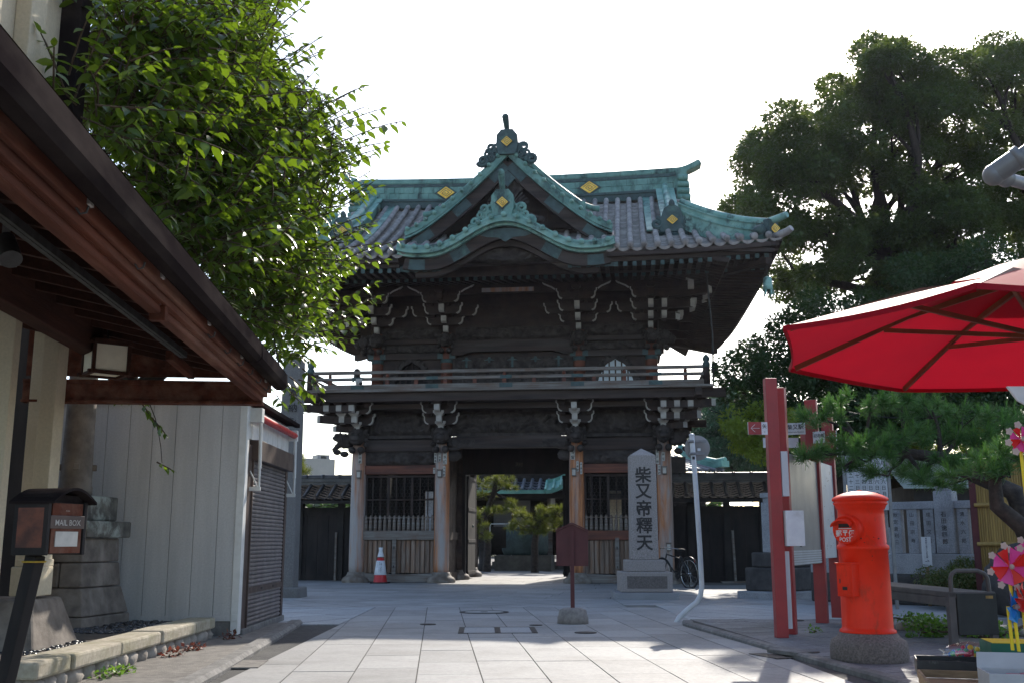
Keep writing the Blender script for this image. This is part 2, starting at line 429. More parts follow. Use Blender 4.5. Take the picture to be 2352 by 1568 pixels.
# ---- side bays of the ground floor
for sgn in (-1, 1):
    a, c = (PX[0] + .19, PX[1] - .19) if sgn < 0 else (PX[2] + .19, PX[3] - .19)
    mid = (a + c) / 2 + .12 * (-1)
    b = MB(); b.prism([(a - .02, .03), (c + .02, .03), (c + .02, .27), (a - .02, .27)][:2] + [(c + .02, .27), (mid, .24), (a - .02, .27)], (0, -.10, 0), (1, 0, 0), (0, 0, 1), (0, .2, 0))
    gp('ground_sill', b, 'grey_wood', .012)
    b = MB(); n = 15
    for i in range(n):
        x = a + (c - a) * (i + .5) / n
        b.box(x - .048, x + .048, -.035 + .006 * (i % 3), .03, .275, 1.165)
    b.box(a, c, .032, .05, .275, 1.165)
    gp('slat_panel', b, 'slat_wood', .006)
    b = MB(); b.box(mid - .055, mid + .055, -.10, -.04, .23, 1.24)
    lp = gp('latch_post', b, 'grey_wood', .006)
    b = MB(); b.box(mid - .02, mid + .02, -.105, -.1, .92, 1.0); b.box(mid - .018, mid + .018, -.105, -.1, .42, .48); gp('mortise', b, 'ink', parent=lp)
    b = MB(); b.box(a - .02, c + .02, -.085, .06, 1.175, 1.43); gp('mid_rail', b, 'grey_wood' if sgn < 0 else 'red_wood', .012)
    b = MB()
    n = 15
    for i in range(n):
        x = a + (c - a) * (i + .5) / n
        b.lathe([(.048, 1.432), (.050, 1.52), (.046, 1.66), (.05, 1.70), (.038, 1.73), (.03, 1.745), (.034, 1.77), (.038, 1.80), (.03, 1.835), (.008, 1.86)], (x, -.05, 0), 10)
    b.box(a, c, -.058, -.046, 1.775, 1.80)
    gp('baluster_row', b, 'grey_wood')
    b = MB(); z0, z1 = 1.44, 2.97
    for i in range(4):
        x = a + (c - a) * i / 3; w = .035
        x0 = min(max(x, a + w), c - w); b.box(x0 - w, x0 + w, .02, .09, z0, z1)
    b.box(a + .07, c - .07, .022, .088, z1 - .06, z1 - .002)
    b.box(a + .07, c - .07, .03, .08, 2.27, 2.31)
    for i in range(3):
        for k in (1, 2):
            x = a + (c - a) * (i + k / 3) / 3
            b.box(x - .014, x + .014, .035, .075, z0, z1 - .06)
    wf = gp('window_frame', b, 'dark_wood')
    b = MB(); s = .062; hx = math.sqrt(3) * s                      # hexagonal chicken wire
    for j in range(int((z1 - 1.7) / (1.5 * s))):
        for i in range(int((c - a - .1) / hx)):
            px, pz = a + .08 + hx * (i + .5 * (j % 2)), 1.78 + 1.5 * s * j
            if px > c - .1: continue
            q = [(px + s * math.sin(t * math.pi / 3), .1, pz + s * math.cos(t * math.pi / 3)) for t in range(6)]
            for t in (0, 1, 2): b.beam(q[t], q[t + 1], .005, .005, (0, 1, 0))
    gp('wire_mesh', b, 'wire', parent=wf)
    b = MB(); b.box(a - .02, c + .02, -.07, .08, 3.0, 3.25); gp('lintel', b, 'red_wood', .012)
    b = MB(); b.box(a, c, -.02, .06, 3.27, 3.62); b.relief(a, c, 3.28, 3.6, -.022, .11, 4.2, 3 + sgn); b.box(a, c, -.06, -.021, 3.585, 3.62)
    gp('carved_transom', b, 'carved_wood')
    b = MB(); b.box(a - .02, c + .02, -.10, .1, 3.63, 3.97); gp('tie_beam', b, 'dark_wood_long', .015)
    b = MB(); b.box(a - .1, c + .1, -.01, .06, 4.0, 4.80); b.relief(a + .05, c - .05, 4.10, 4.74, -.012, .16, 3.6, 11 + sgn)
    gp('carved_frieze', b, 'carved_wood')
    b = MB(); b.box(a - .05, c + .05, -.16, .02, 3.99, 4.08); gp('moulding', b, 'carved_wood', .012)
    # guardian room behind the grille
    b = MB()
    hole = (a + .75, a + 1.25) if sgn < 0 else (a + .55, a + .98)
    z = (1.35, 2.75)
    b.box(a, hole[0], 5.0, 5.08, 0, 3.3); b.box(hole[1], c, 5.0, 5.08, 0, 3.3); b.box(hole[0], hole[1], 5.0, 5.08, 0, z[0]); b.box(hole[0], hole[1], 5.0, 5.08, z[1], 3.3)
    xo = PX[0] - .02 if sgn < 0 else PX[3] + .02
    b.box(xo - .03, xo + .03, .2, 5.0, .1, 4.0); b.box(a, c, .2, 5.0, 3.3, 3.36)
    gp('guardian_room_wall', b, 'black_wood')
    b = MB(); xi = PX[1] if sgn < 0 else PX[2]
    for i in range(17): b.box(xi - .03 - .004 * (i % 2), xi + .03 + .004 * (i % 2), .22 + i * .28, .22 + i * .28 + .275, .25, 3.95)
    b.box(xi - .09, xi + .09, .2, 5.0, 1.18, 1.4); b.box(xi - .09, xi + .09, .2, 5.0, .02, .25)
    gp('passage_wall', b, 'dark_wood')
# votive name slips pasted on the posts, with small lamp boxes
def slip(x, z, w, h, s, dy=-.232, rz=0.0, dark=False):
    b = MB(); b.box(x - w / 2, x + w / 2, dy, dy + .02, z - h / 2, z + h / 2); o = gp('paper_slip', b, 'ink' if dark else 'paper')
    b = MB(); k = min(w * .85, h / len(s) * .88); b.text(s, k, (x, dy - .002, z + h / 2 - h / len(s) * .52), (1, 0, 0), (0, 0, 1), True, .02, h / len(s) / k); gp('lettering', b, 'paper' if dark else 'ink', parent=o)
slip(-4.22, 3.46, .10, .32, '魚河岸')
for x, z, w, h, s in ((-2.05, 3.44, .07, .27, '岩瀬長'), (-1.93, 3.46, .07, .25, '寸志堂'), (-1.78, 3.46, .11, .40, '清水講'), (-2.08, 3.08, .06, .16, '初仁'), (-1.80, 3.06, .07, .28, '玉木家'),
                      (1.80, 3.55, .12, .38, '寿々留'), (1.93, 3.17, .07, .28, '三昌園'), (2.03, 3.12, .06, .32, '金長三'), (4.12, 3.42, .08, .40, '長三郎'), (4.28, 3.42, .08, .24, '井筒'), (4.16, 3.06, .07, .26, '小林政')):
    slip(x, z, w, h, s, -.24 if abs(x) < 4 else -.24)
for x, z in ((-4.23, 2.98), (-1.92, 2.99), (1.83, 3.0), (4.30, 3.03), (4.36, .98)):
    b = MB(); b.box(x - .06, x + .06, -.30, -.2, z - .10, z + .10); b.box(x - .075, x + .075, -.315, -.2, z + .10, z + .125); o = gp('lamp_box', b, 'grey_wood', .006)
    b = MB(); b.box(x - .045, x + .045, -.304, -.3, z - .07, z + .08); gp('lamp_glass', b, 'paper', parent=o)
# ---- middle bay: arched tie beam, passage frame, open door leaves
b = MB()
pts = [(-1.75, 3.66), (-1.55, 3.64), (-1.35, 3.71), (1.35, 3.71), (1.55, 3.64), (1.75, 3.66), (1.75, 3.95), (1.45, 4.05), (-1.45, 4.05), (-1.75, 3.95)]
b.prism(pts, (0, -.15, 0), (1, 0, 0), (0, 0, 1), (0, .3, 0)); gp('rainbow_beam', b, 'dark_wood_long', .015)
b = MB()
for s in (-1, 1):
    b.relief(min(s * .95, s * 1.72), max(s * .95, s * 1.72), 3.72, 3.95, -.152, .05, 6, 20 + s)
    b.blob((s * 1.62, .0, 3.52), (.26, .09, .17), .35, 4, seed=s)
gp('beam_carving', b, 'carved_wood')
b = MB(); b.box(-1.8, 1.8, -.01, .06, 4.06, 4.80); b.relief(-1.7, 1.7, 4.14, 4.74, -.012, .18, 3.4, 31); gp('carved_frieze', b, 'carved_wood')
b = MB()
b.box(-1.9, 1.9, 2.5, 2.66, 3.14, 4.0); b.box(-1.86, -1.62, 2.48, 2.68, 0, 3.14); b.box(1.42, 1.86, 2.48, 2.68, 0, 3.14); b.box(-1.9, 1.9, .1, 5.0, 4.0, 4.05)
gp('door_frame', b, 'black_wood')
for s in (-1, 1):
    x = -1.60 if s < 0 else 1.36
    b = MB(); b.box(x - .035, x + .035, 2.7, 4.2, .10, 3.08)
    for k in range(4): b.box(x - .05, x + .05, 2.71, 4.19, .15 + k * .95, .25 + k * .95)
    d = gp('door_leaf', b, 'black_wood', .006)
    b = MB()
    b.lathe([(.0, .0), (.05, .01), (.04, .04), (0, .06)], (x - s * .05, 3.4, 1.6), 12, axis=(-s, 0, 0)); gp('door_boss', b, 'copper_dark', parent=d)
b = MB(); b.box(-.1, .12, 2.49, 2.5, 3.35, 3.52); o = gp('paper_slip', b, 'ink'); b = MB(); b.text('天', .12, (-.04, 2.487, 3.43), (1, 0, 0), (0, 0, 1)); b.text('村', .12, (.07, 2.487, 3.43), (1, 0, 0), (0, 0, 1)); gp('lettering', b, 'grey_wood', parent=o)
for i, x in enumerate(PX):
    b = MB(); lion_head(b, (x, -.10, 4.0), 1.12, 0, i * 5); gp('lion_carving', b, 'carved_wood')
for s in (-1, 1):
    b = MB(); elephant(b, (s * 4.42, -.05, 3.95), s, 6 + 3 * s); gp('elephant_carving', b, 'carved_wood')
b = MB()
for x0, x1 in ((-4.5, -1.7), (1.7, 4.5)): b.box(x0, x1, .09, .13, 3.9, 5.1)
b.box(-4.6, 4.6, .1, .14, 4.7, 5.0); gp('backing_board', b, 'black_wood')
# ---- bracket sets
def scurve(x, s, y, z0, z1, wood, white, w=.10):
    """end of a side arm: a curved wooden arm whose painted end shows as a white S"""
    h = z1 - z0
    prof = [(0, h), (.00, h * .80), (-.045, h * .66), (-.05, h * .35), (-.085, h * .12), (-.16, 0)]
    poly = [(x + s * p[0], z0 + p[1]) for p in prof]
    inner = [(x - s * .52, z0), (x - s * .52, z0 + h * .72), (x - s * .1, z0 + h * .72)]
    wood.prism(poly[1:] + inner, (0, y - w / 2, 0), (1, 0, 0), (0, 0, 1), (0, w, 0))
    t = .028
    outer = [(p[0] + s * .006, p[1]) for p in poly]; inn = [(p[0] - s * t * (1.1 if i < 4 else 1), p[1] + (0 if i < 4 else t * .7)) for i, p in enumerate(poly)]
    white.prism(outer + inn[::-1], (0, y - w / 2 - .006, 0), (1, 0, 0), (0, 0, 1), (0, w + .012, 0))
def block(bm, x, y, z0, z1, w):
    zm = z0 + (z1 - z0) * .45
    bm.obox((x, y, (zm + z1) / 2), (w, w, z1 - zm)); bm.obox((x, y, (z0 + zm) / 2), (w * .62, w * .62, zm - z0), 0, 1.5)
def nose(bm, x, y, z0, z1, w, dy=-1, dx=0):
    h = z1 - z0; prof = [(0, h), (0, h * .35), (.02, h * .15), (.07, .02), (.12, 0), (.16, 0), (.16, h)]
    if dx == 0: bm.prism([(-p[0] * dy * -1, p[1]) for p in prof] if False else [(p[0], p[1]) for p in prof], (x - w / 2, y, z0), (0, 1, 0), (0, 0, 1), (w, 0, 0))
    else: bm.prism([(-p[0] * dx, p[1]) for p in prof], (x, y - w / 2, z0), (1, 0, 0), (0, 0, 1), (0, w, 0))
LT = [(-.38, 4.17, 4.33, 4.45), (-.70, 4.38, 4.59, 4.72), (-1.03, 4.66, 4.86, 4.98)]      # lower tiers: y, nose bottom, nose top, block top
def lower_set(x, corner=0):
    wd, wh = MB(), MB(); sd = {q: MB() for q in (2.0, 3.6, 5.2)}
    for k, (y, z0, z1, z2) in enumerate(LT):
        xs = [x] + ([x + corner * .36 * j for j in range(1, k + 1)] if corner else [])
        for j, xx in enumerate(xs):
            wd.box(xx - .075, xx + .075, y + .14, .1, z0 + .01, z1)
            nose(wh, xx, y, z0, z1, .15); block(wh if k < 2 else wd, xx, y + .08, z1, z2, .30)
        if corner:
            wd.box(min(x, x + corner * (.36 * k + .3)), max(x, x + corner * (.36 * k + .3)), y + .02, y + .16, z0 + .02, z1)
            xe = x + corner * (.40 + .34 * k)
            for yy in [0.0] + [LT[j][0] + .1 for j in range(k + 1)]:
                wd.box(min(x, xe - corner * .14), max(x, xe - corner * .14), yy - .07, yy + .07, z0 + .01, z1)
                nose(wh, xe, yy, z0, z1, .14, dx=corner); block(wd, xe - corner * .08, yy, z1, z2, .28)
            for q in sd: sd[q].box(min(x, xe), max(x, xe), q - .07, q + .07, z0, z1 + .08)
            dg = .36 * (k + 1) + .22
            wd.beam((x, 0, (z0 + z1) / 2), (x + corner * dg, -dg, (z0 + z1) / 2), .16, z1 - z0)
            wh.beam((x + corner * dg, -dg, (z0 + z1) / 2), (x + corner * (dg + .01), -dg - .01, (z0 + z1) / 2), .15, (z1 - z0) * .95)
        if k > 0:
            for s in (-1, 1):
                if corner == s: continue
                scurve(x + s * .52, s, LT[k][0] + .36, z0 - .02, z1 + .10, wd, wh)
                block(wd, x + s * .36, LT[k][0] + .36, z1 - .03, z1 + .09, .20)
    gp('bracket_set', wd.merge(wh), 'dark_wood', m2='white_tip')
    for q in sd:
        if sd[q].v: gp('side_bracket', sd[q], 'dark_wood')

lower_set(PX[0], -1); lower_set(PX[1]); lower_set(PX[2]); lower_set(PX[3], 1)
b = MB(); b.box(-5.0, 5.0, -.02, .1, 4.80, 5.2); b.box(-4.7, 4.7, -.72, -.6, 4.76, 4.9); b.box(-5.0, 5.0, -1.1, 6.2, 5.0, 5.04); gp('bracket_wall', b, 'dark_wood_long')
# ---- balcony
b = MB()
for y in (-1.2, 6.4): b.box(-5.95, 5.95, y, y + .18, 4.92, 5.165)
for x in (-5.3, 5.12): b.box(x, x + .18, -1.5, 6.8, 4.935, 5.15)
gp('balcony_beam', b, 'dark_wood_long', .012)
b = MB(); b.box(-5.62, 5.62, -1.36, .9, 5.17, 5.245); b.box(-5.62, -4.0, .9, 6.5, 5.17, 5.245); b.box(4.0, 5.62, .9, 6.5, 5.17, 5.245); gp('balcony_floor', b, 'grey_wood', .008)
b = MB()
for z0, z1, w in ((5.25, 5.40, .12), (5.52, 5.60, .10), (5.70, 5.79, .09)):
    b.box(-5.4, 5.4, -1.16 - w / 2 + .05, -1.16 + w / 2 + .05, z0, z1)
    for x in (-5.46, 5.46): b.box(x - w / 2, x + w / 2, -1.0, 6.3, z0, z1)
gp('railing', b, 'grey_wood', .008)
for i in range(13):
    x = -4.9 + i * .8167; b = MB()
    b.box(x - .05, x + .05, -1.16, -1.06, 5.40, 5.52)
    if i % 2 == 0: b.lathe([(.035, 5.60), (.055, 5.64), (.035, 5.70)], (x, -1.11, 0), 10)
    gp('rail_stud', b, 'red_wood')
for s in (-1, 1):
    for i in range(7): b = MB(); b.box(s * 5.46 - .045, s * 5.46 + .045, -.4 + i, -.3 + i, 5.40, 5.52); gp('rail_stud', b, 'red_wood')
for x in (-4.1, -2.0, .05, 2.0, 4.1):
    b = MB(); b.box(x - .18, x + .18, -1.185, -1.17, 5.265, 5.385); gp('copper_plate', b, 'copper_dark'); b = MB(); b.box(x - .16, x + .16, -1.175, -1.16, 5.515, 5.605); gp('copper_plate', b, 'copper_dark')
for s in (-1, 1):
    for y in (-1.11, 6.35):
        b = MB(); b.lathe([(.10, 5.245), (.095, 5.75), (.085, 5.8)], (s * 5.46, y, 0), 16); o = gp('corner_post', b, 'dark_wood')
        b = MB(); b.lathe([(.10, 5.72), (.105, 5.84), (.08, 5.86), (.075, 5.89), (.10, 5.93), (.10, 5.98), (.06, 6.03), (.015, 6.08)], (s * 5.46, y, 0), 16); gp('finial', b, 'copper_dark', parent=o)
# ---- upper storey
YU = .9
for x in UX:
    for y in (YU, 5.0):
        b = MB(); b.lathe([(.18, 5.24), (.175, 6.7), (.17, 7.2)], (x, y, 0), 24); gp('pillar', b, 'red_wood')
    b = MB(); b.lathe([(.20, 5.247), (.195, 5.38)], (x, YU, 0), 20); b.lathe([(.186, 6.3), (.186, 6.42)], (x, YU, 0), 20); gp('pillar_collar', b, 'copper_dark')
def bell(w, h, n=10):                                              # outline of the bell shaped window
    q = []
    for i in range(n + 1):
        t = i / n
        q.append((-w * (1.12 - .12 * t - .25 * t ** 3), h * .62 * t) if t < 1 else (-w * .72, h * .66))
    q += [(-w * .58, h * .80), (-w * .40, h * .88), (-w * .2, h * .93), (0, h)]
    return q + [(-a, b) for a, b in q[-2::-1]]
for s in (-1, 1):
    a, c = (UX[0], UX[1]) if s < 0 else (UX[2], UX[3])
    m = (a + c) / 2; w, h, zb = .48, .85, 5.50
    out = bell(w, h)
    b = MB(); half = len(out) // 2
    left = [(m + p[0], zb + p[1]) for p in out[:half + 1]]; right = [(m + p[0], zb + p[1]) for p in out[half:]]
    b.prism([(a, 5.24)] + [(m, 5.24), (m, zb)] + left + [(m, 6.45), (a, 6.45)], (0, YU - .03, 0), (1, 0, 0), (0, 0, 1), (0, .08, 0))
    b.prism([(m, 6.45)] + right + [(m, zb), (m, 5.24), (c, 5.24), (c, 6.45)], (0, YU - .03, 0), (1, 0, 0), (0, 0, 1), (0, .08, 0))
    gp('upper_wall', b, 'dark_wood')
    b = MB(); o2 = bell(w * 1.0, h * 1.0); o3 = bell(w * 1.25, h * 1.16)
    for i in range(len(o2) - 1):
        q = [o2[i], o2[i + 1], o3[i + 1], o3[i]]
        b.prism([(m + p[0], zb - .01 + p[1]) for p in q], (0, YU - .09 - .03 * (i % 2), 0), (1, 0, 0), (0, 0, 1), (0, .06, 0))
        b.blob((m + o3[i][0], YU - .08, zb + o3[i][1]), (.06, .05, .05), .3, 5, n=8, m=5, seed=i)
    fr = gp('bell_window', b, 'carved_wood')
    b = MB()
    for i in range(5): b.box(m - .36 + i * .18 - .022, m - .36 + i * .18 + .022, YU - .02, YU + .03, zb, zb + .82)
    gp('window_bar', b, 'dark_wood', parent=fr)
    if s < 0:
        b = MB(); b.box(m - .6, m + .6, YU + .12, YU + .16, zb - .1, zb + 1.0); gp('shutter', b, 'black_wood', parent=fr)
    else:
        b = MB(); b.box(m - .6, m + .6, YU + .06, YU + .07, zb - .1, zb + 1.0); gp('pane', b, 'paper_pane', parent=fr)
    b = MB(); b.box(a, c, YU - .04, YU + .05, 5.247, 5.47); gp('sill_beam', b, 'red_wood')
    b = MB(); b.box(a - .3, c + .3, YU - .13, YU + .08, 6.42, 6.60); gp('head_beam', b, 'dark_wood_long', .01)
    b = MB(); b.box(a, c, YU - .02, YU + .06, 6.60, 7.4); b.relief(a + .15, c - .15, 6.62, 6.86, YU - .022, .12, 4.5, 41 + s); b.relief(a + .1, c - .1, 7.03, 7.36, YU - .022, .15, 4.0, 51 + s); gp('carved_frieze', b, 'carved_wood')
    b = MB(); b.box(a, c, YU - .12, YU + .02, 6.88, 7.01); gp('tie_beam', b, 'dark_wood_long', .01)
    for x in (a, c): b = MB(); b.box(x - .26, x + .26, YU - .145, YU - .131, 6.43, 6.59); gp('copper_plate', b, 'copper_dark')
b = MB(); b.box(-1.96, 1.96, YU - .02, YU + .06, 5.24, 7.4); gp('upper_wall', b, 'dark_wood')
b = MB(); pts = [(-1.8, 6.52), (-1.5, 6.50), (-1.2, 6.60), (1.2, 6.60), (1.5, 6.50), (1.8, 6.52), (1.8, 6.85), (1.4, 6.93), (-1.4, 6.93), (-1.8, 6.85)]
b.prism(pts, (0, YU - .2, 0), (1, 0, 0), (0, 0, 1), (0, .2, 0)); gp('rainbow_beam', b, 'dark_wood_long', .012)
b = MB(); b.relief(-1.7, 1.7, 7.0, 7.36, YU - .03, .16, 3.8, 61); gp('carved_frieze', b, 'carved_wood')
for i in range(4):
    x0 = -1.75 + (.0 if i == 0 else .38 + (i - 1) * 0) if False else [-1.78, -1.34, 0.0, 1.40][i]; x1 = [-1.42, -.02, 1.34, 1.78][i]
    b = MB(); b.box(x0, x1, YU - .07, YU - .02, 5.45, 6.45); b.relief(x0 + .08, x1 - .08, 5.95, 6.32, YU - .072, .08, 6, 70 + i); b.relief(x0 + .08, x1 - .08, 5.52, 5.84, YU - .072, .06, 5, 80 + i); gp('carved_door' if i in (1, 2) else 'carved_panel', b, 'carved_wood')
for x in (-1.36, -.68, 0, .68, 1.36):
    b = MB(); b.prism([(x - .16, 6.36), (x + .16, 6.36), (x + .05, 6.40), (x + .03, 6.46), (x - .03, 6.46), (x - .05, 6.40)], (0, YU - .1, 0), (1, 0, 0), (0, 0, 1), (0, .02, 0))
    b.box(x - .03, x + .03, YU - .095, YU - .08, 6.15, 6.36)
    gp('copper_fitting', b, 'copper_dark')
for i, x in enumerate(UX): b = MB(); lion_head(b, (x, YU - .12, 6.92), .95, 0, 40 + i); gp('lion_carving', b, 'carved_wood')
for s in (-1, 1): b = MB(); lion_head(b, (s * 4.3, YU, 6.92), .9, R(80 * s), 60 + s); gp('lion_carving', b, 'carved_wood')
UT = [(.60, 7.20, 7.40), (.22, 7.42, 7.62), (-.18, 7.66, 7.88), (-.58, 7.92, 8.12)]
def upper_set(x, corner=0):
    wd, wh = MB(), MB(); sd = {q: MB() for q in (2.2, 3.6, 5.0)}
    for k, (y, z0, z1) in enumerate(UT):
        xs = [x] + ([x + corner * .38 * j for j in range(1, min(k, 1) + 1)] if corner and k < 3 else [])
        for xx in xs:
            wd.box(xx - .075, xx + .075, y + .14, 1.0, z0 + .01, z1)
            if k < 3: nose(wh, xx, y, z0 - .02, z1 - .02, .145)
            block(wd, xx, y + .08, z1, z1 + .10, .26)
        if k > 0:
            for s in (-1, 1):
                if corner == s:
                    xe = x + s * (.45 + .36 * k)
                    wd.box(min(x, xe), max(x, xe), y + .3, y + .42, z0, z1)
                    for q in range(k + 1): nose(wh, xe + s * .12, UT[q][0] + .2, z0, z1, .12, dx=s)
                    continue
                scurve(x + s * .58, s, y + .30, z0 - .04, z1 + .06, wd, wh)
                block(wd, x + s * .38, y + .30, z1 - .05, z1 + .06, .18); block(wd, x + s * .12, y + .30, z1 - .05, z1 + .06, .18)
                if k == 2: scurve(x + s * 1.0, s, y + .62, z0 - .04, z1 + .05, wd, wh)
                if k == 3:
                    poly = [(x + s * .62, z1 + .02), (x + s * .72, z1 + .09), (x + s * .84, z1 + .14), (x + s * .96, z1 + .22), (x + s * .98, z1 + .26), (x + s * .84, z1 + .19), (x + s * .70, z1 + .13), (x + s * .6, z1 + .06)]
                    wh.prism(poly, (0, y + .25, 0), (1, 0, 0), (0, 0, 1), (0, .095, 0))
                    wd.box(min(x, x + s * .95), max(x, x + s * .95), y + .34, y + .42, z1 + .02, z1 + .26)
    if corner:
        for k, (d, z) in enumerate(((.75, 7.35), (1.15, 7.62), (1.6, 7.9), (2.05, 8.22))):
            e = V3(x + corner * d, YU - d, z + .06)
            wd.beam((x, YU, z + .25), e, .16, .2); wh.beam(e, e + V3(corner * .008, -.008, 0), .17, .21)
        for y in sd:
            for k in range(4): sd[y].box(min(x, x + corner * (.5 + .38 * k)), max(x, x + corner * (.5 + .38 * k)), y - .07, y + .07, UT[k][1], UT[k][2] + .05)
        wh.box(x + corner * 1.1 - .08, x + corner * 1.1 + .08, -.72, -.56, 8.0, 8.28); wh.obox((x + corner * 1.1, -.66, 8.33), (.26, .2, .12)); wh.box(x + corner * 1.1 - .06, x + corner * 1.1 + .06, -.74, -.6, 8.39, 8.56)
    gp('bracket_set', wd.merge(wh), 'dark_wood', m2='white_tip')
    for q in sd:
        if sd[q].v: gp('side_bracket', sd[q], 'dark_wood')
upper_set(UX[0], -1); upper_set(UX[1]); upper_set(UX[2]); upper_set(UX[3], 1)
b = MB(); b.box(-4.2, 4.2, YU - .02, YU + .1, 7.4, 8.9); b.box(-5.6, 5.6, -.32, -.2, 8.1, 8.28); b.box(-4.4, -4.28, YU, 5.2, 6.5, 8.9); b.box(4.28, 4.4, YU, 5.2, 6.9, 8.9)
for s in (-1, 1): b.box(s * 5.4 - .06, s * 5.4 + .06, -.3, 6.0, 8.1, 8.28)
gp('upper_wall', b, 'dark_wood')
b = MB(); b.box(-.75, .75, -.34, -.325, 8.13, 8.25); gp('worn_gilding', b, 'pillar_wood')

# ---- main roof
EY, EW, YR = -3.0, 7.35, 2.2
BY, BW = 7.6, 6.75                                                  # rear eave a little narrower
def lift(x): return .16 * max(0, (abs(x) - 2.6) / 4.75) ** 2.3
def zroof(y): t = (y - EY) / (YR - EY); return 8.60 + 2.95 * (.72 * t + .28 * t * t)
def roofp(x, t, off=0.0):                                           # front slope, t = 0 eave .. 1 top of the row
    ye = YR if abs(x) <= 4.8 else EY + max(.02, (EW - abs(x)) * (2.1 / 2.55))
    y = EY + (ye - EY) * t; k = max(0, 1 - (y - EY) / 2.4)
    return V3(x, y, zroof(y) + lift(x) * k * k + off)
SP = .35; NR = 42
def t_start(x):                                                     # rows behind the wavy gable start above it
    if abs(x - .24) > 2.62: return 0.0
    zk = 8.78 + .80 * (.5 + .5 * math.cos(math.pi * min(1, abs(x - .24) / 2.86 / .72)))
    t = 0.0
    while zroof(EY + (YR - EY) * t) < zk and t < .9: t += .01
    return t
cov, pan, cap = MB(), MB(), MB()
for i in range(NR + 1):
    x = -7.35 + i * SP
    if abs(x) > EW: continue
    top = roofp(x, 1); L = (top - roofp(x, 0)).length; n = max(2, int(L / .29)); pts, rr = [], []; ts = t_start(x)
    for j in range(int(n * ts), n):
        pts += [roofp(x, j / n, .05), roofp(x, (j + .97) / n, .05)]; rr += [.085, .073]
    if i % 1 == 0: cov.tube(pts, rr, 8)
    if ts == 0: cap.lathe([(.0, -.03), (.075, -.03), (.09, -.01), (.09, .03), (.0, .03)], roofp(x, 0, .05) + V3(0, -.03, 0), 12, axis=(0, -1, 0))
    if i < NR:
        xm = x + SP / 2
        L = (roofp(xm, 1) - roofp(xm, 0)).length; n = max(2, int(L / .125)); ts = t_start(xm)
        for j in range(int(n * ts), n):
            vs = []
            for (t, o) in ((j / n, -.035), (j / n, .0), ((j + 1) / n, -.035)):
                for q in range(5):
                    u = q / 4 - .5; p = roofp(xm, t, 0); pl = roofp(xm + u * SP * .98, t, 0) if abs(xm + u * SP) < 4.8 or abs(xm) > 4.8 else p
                    vs.append(V3(xm + u * SP * .98, p.y, p.z + (pl.z - p.z) * .6 + o - .055 + .20 * u * u))
            fs = [(r * 5 + q, r * 5 + q + 1, r * 5 + q + 6, r * 5 + q + 5) for r in range(2) for q in range(4)]
            pan.add(vs, fs)
        if ts > 0: continue
        p = roofp(xm, 0)
        ed = [V3(xm + (q / 8 - .5) * SP, EY - .02, p.z - .06 + .2 * (q / 8 - .5) ** 2) for q in range(9)]
        pan.add(ed + [e - V3(0, -.02, .075 - .15 * (abs(k - 4) / 4) ** 2 * .3) for k, e in enumerate(ed)], [(q, q + 1, q + 10, q + 9) for q in range(8)])
cov.merge(pan, 0).merge(cap, 0); roof = gp('tiled_roof', cov, 'roof_tile')
b = MB()                                                            # the other slopes and the gable ends
def lf(u): return 8.60 + .24 * abs(2 * u - 1) ** 3
for s in (-1, 1):
    def side(u, v, s=s):
        y0 = EY + (BY - EY) * u; xe = EW + (BW - EW) * u; yi = -.9 + (5.4 + .9) * u
        return V3(s * (xe + (4.85 - xe) * v), y0 + (yi - y0) * v, (lf(u) - .60 * u) * (1 - v) + v * 9.9 - .25 * math.sin(v * math.pi))
    b.grid(side, 24, 6)
    for i in range(26):
        u = (i + .5) / 26
        b.tube([side(u, v / 6) + V3(0, 0, .05) for v in range(7)], .075, 6)
    b.add([(s * 4.8, -.95, 9.7), (s * 4.8, 5.6, 9.7), (s * 4.8, 2.6, 12.0)], [(0, 1, 2)])
    for i in range(9):
        t = i / 8; b.tube([(s * 4.75, YR - t * 3.0, zroof(YR - t * 3.0) + .10), (s * 5.25, YR - t * 3.0, zroof(YR - t * 3.0) + .02)], .07, 8)
b.grid(lambda u, v: V3((2 * u - 1) * (BW + (4.8 - BW) * min(1, v * 2.5)), BY + (2.7 - BY) * v, 8.15 + 3.3 * (.72 * v + .28 * v * v) + .4 * abs(2 * u - 1) ** 3 * (1 - v)), 20, 8)
gp('rear_slope', b, 'roof_tile', parent=roof)
# main ridge
b = MB()
def rz(x): return .10 * (abs(x) / 5.1) ** 2
xs = [-5.1 + i * .34 for i in range(31)]
for (z0, z1, w) in ((11.50, 11.72, .62), (11.72, 11.80, .70), (12.22, 12.32, .56)):
    b.strip([(x, 2.5, (z0 + z1) / 2 + rz(x)) for x in xs], w, z1 - z0, side=(0, 1, 0))
b.box(-5.05, 5.05, 2.26, 2.74, 11.7, 12.4)
rb_ = b; b = MB()
for r in range(2):
    for i in range(32):
        x0 = -5.1 + i * .3225 - (.16 if r else 0); x1 = min(5.1, x0 + .3125); x0 = max(-5.1, x0)
        b.box(x0, x1, 2.22 - .004 * ((i * 7 + r * 3) % 3), 2.78, 11.805 + r * .205 + rz(x0), 12.0 + r * .205 + rz(x0))
rdg = gp('main_ridge', rb_.merge(b), 'copper_dark', m2='copper')
b = MB(); ex = [-5.75, -5.58, -5.4, -5.25] + xs + [5.25, 5.4, 5.58, 5.75]
b.strip([(x, 2.5, 12.42 + rz(x) + (.45 * (abs(x) - 5.1) ** 1.5 if abs(x) > 5.1 else 0)) for x in ex], .52, .2, side=(0, 1, 0)); gp('ridge_cap', b, 'copper', .05, parent=rdg)
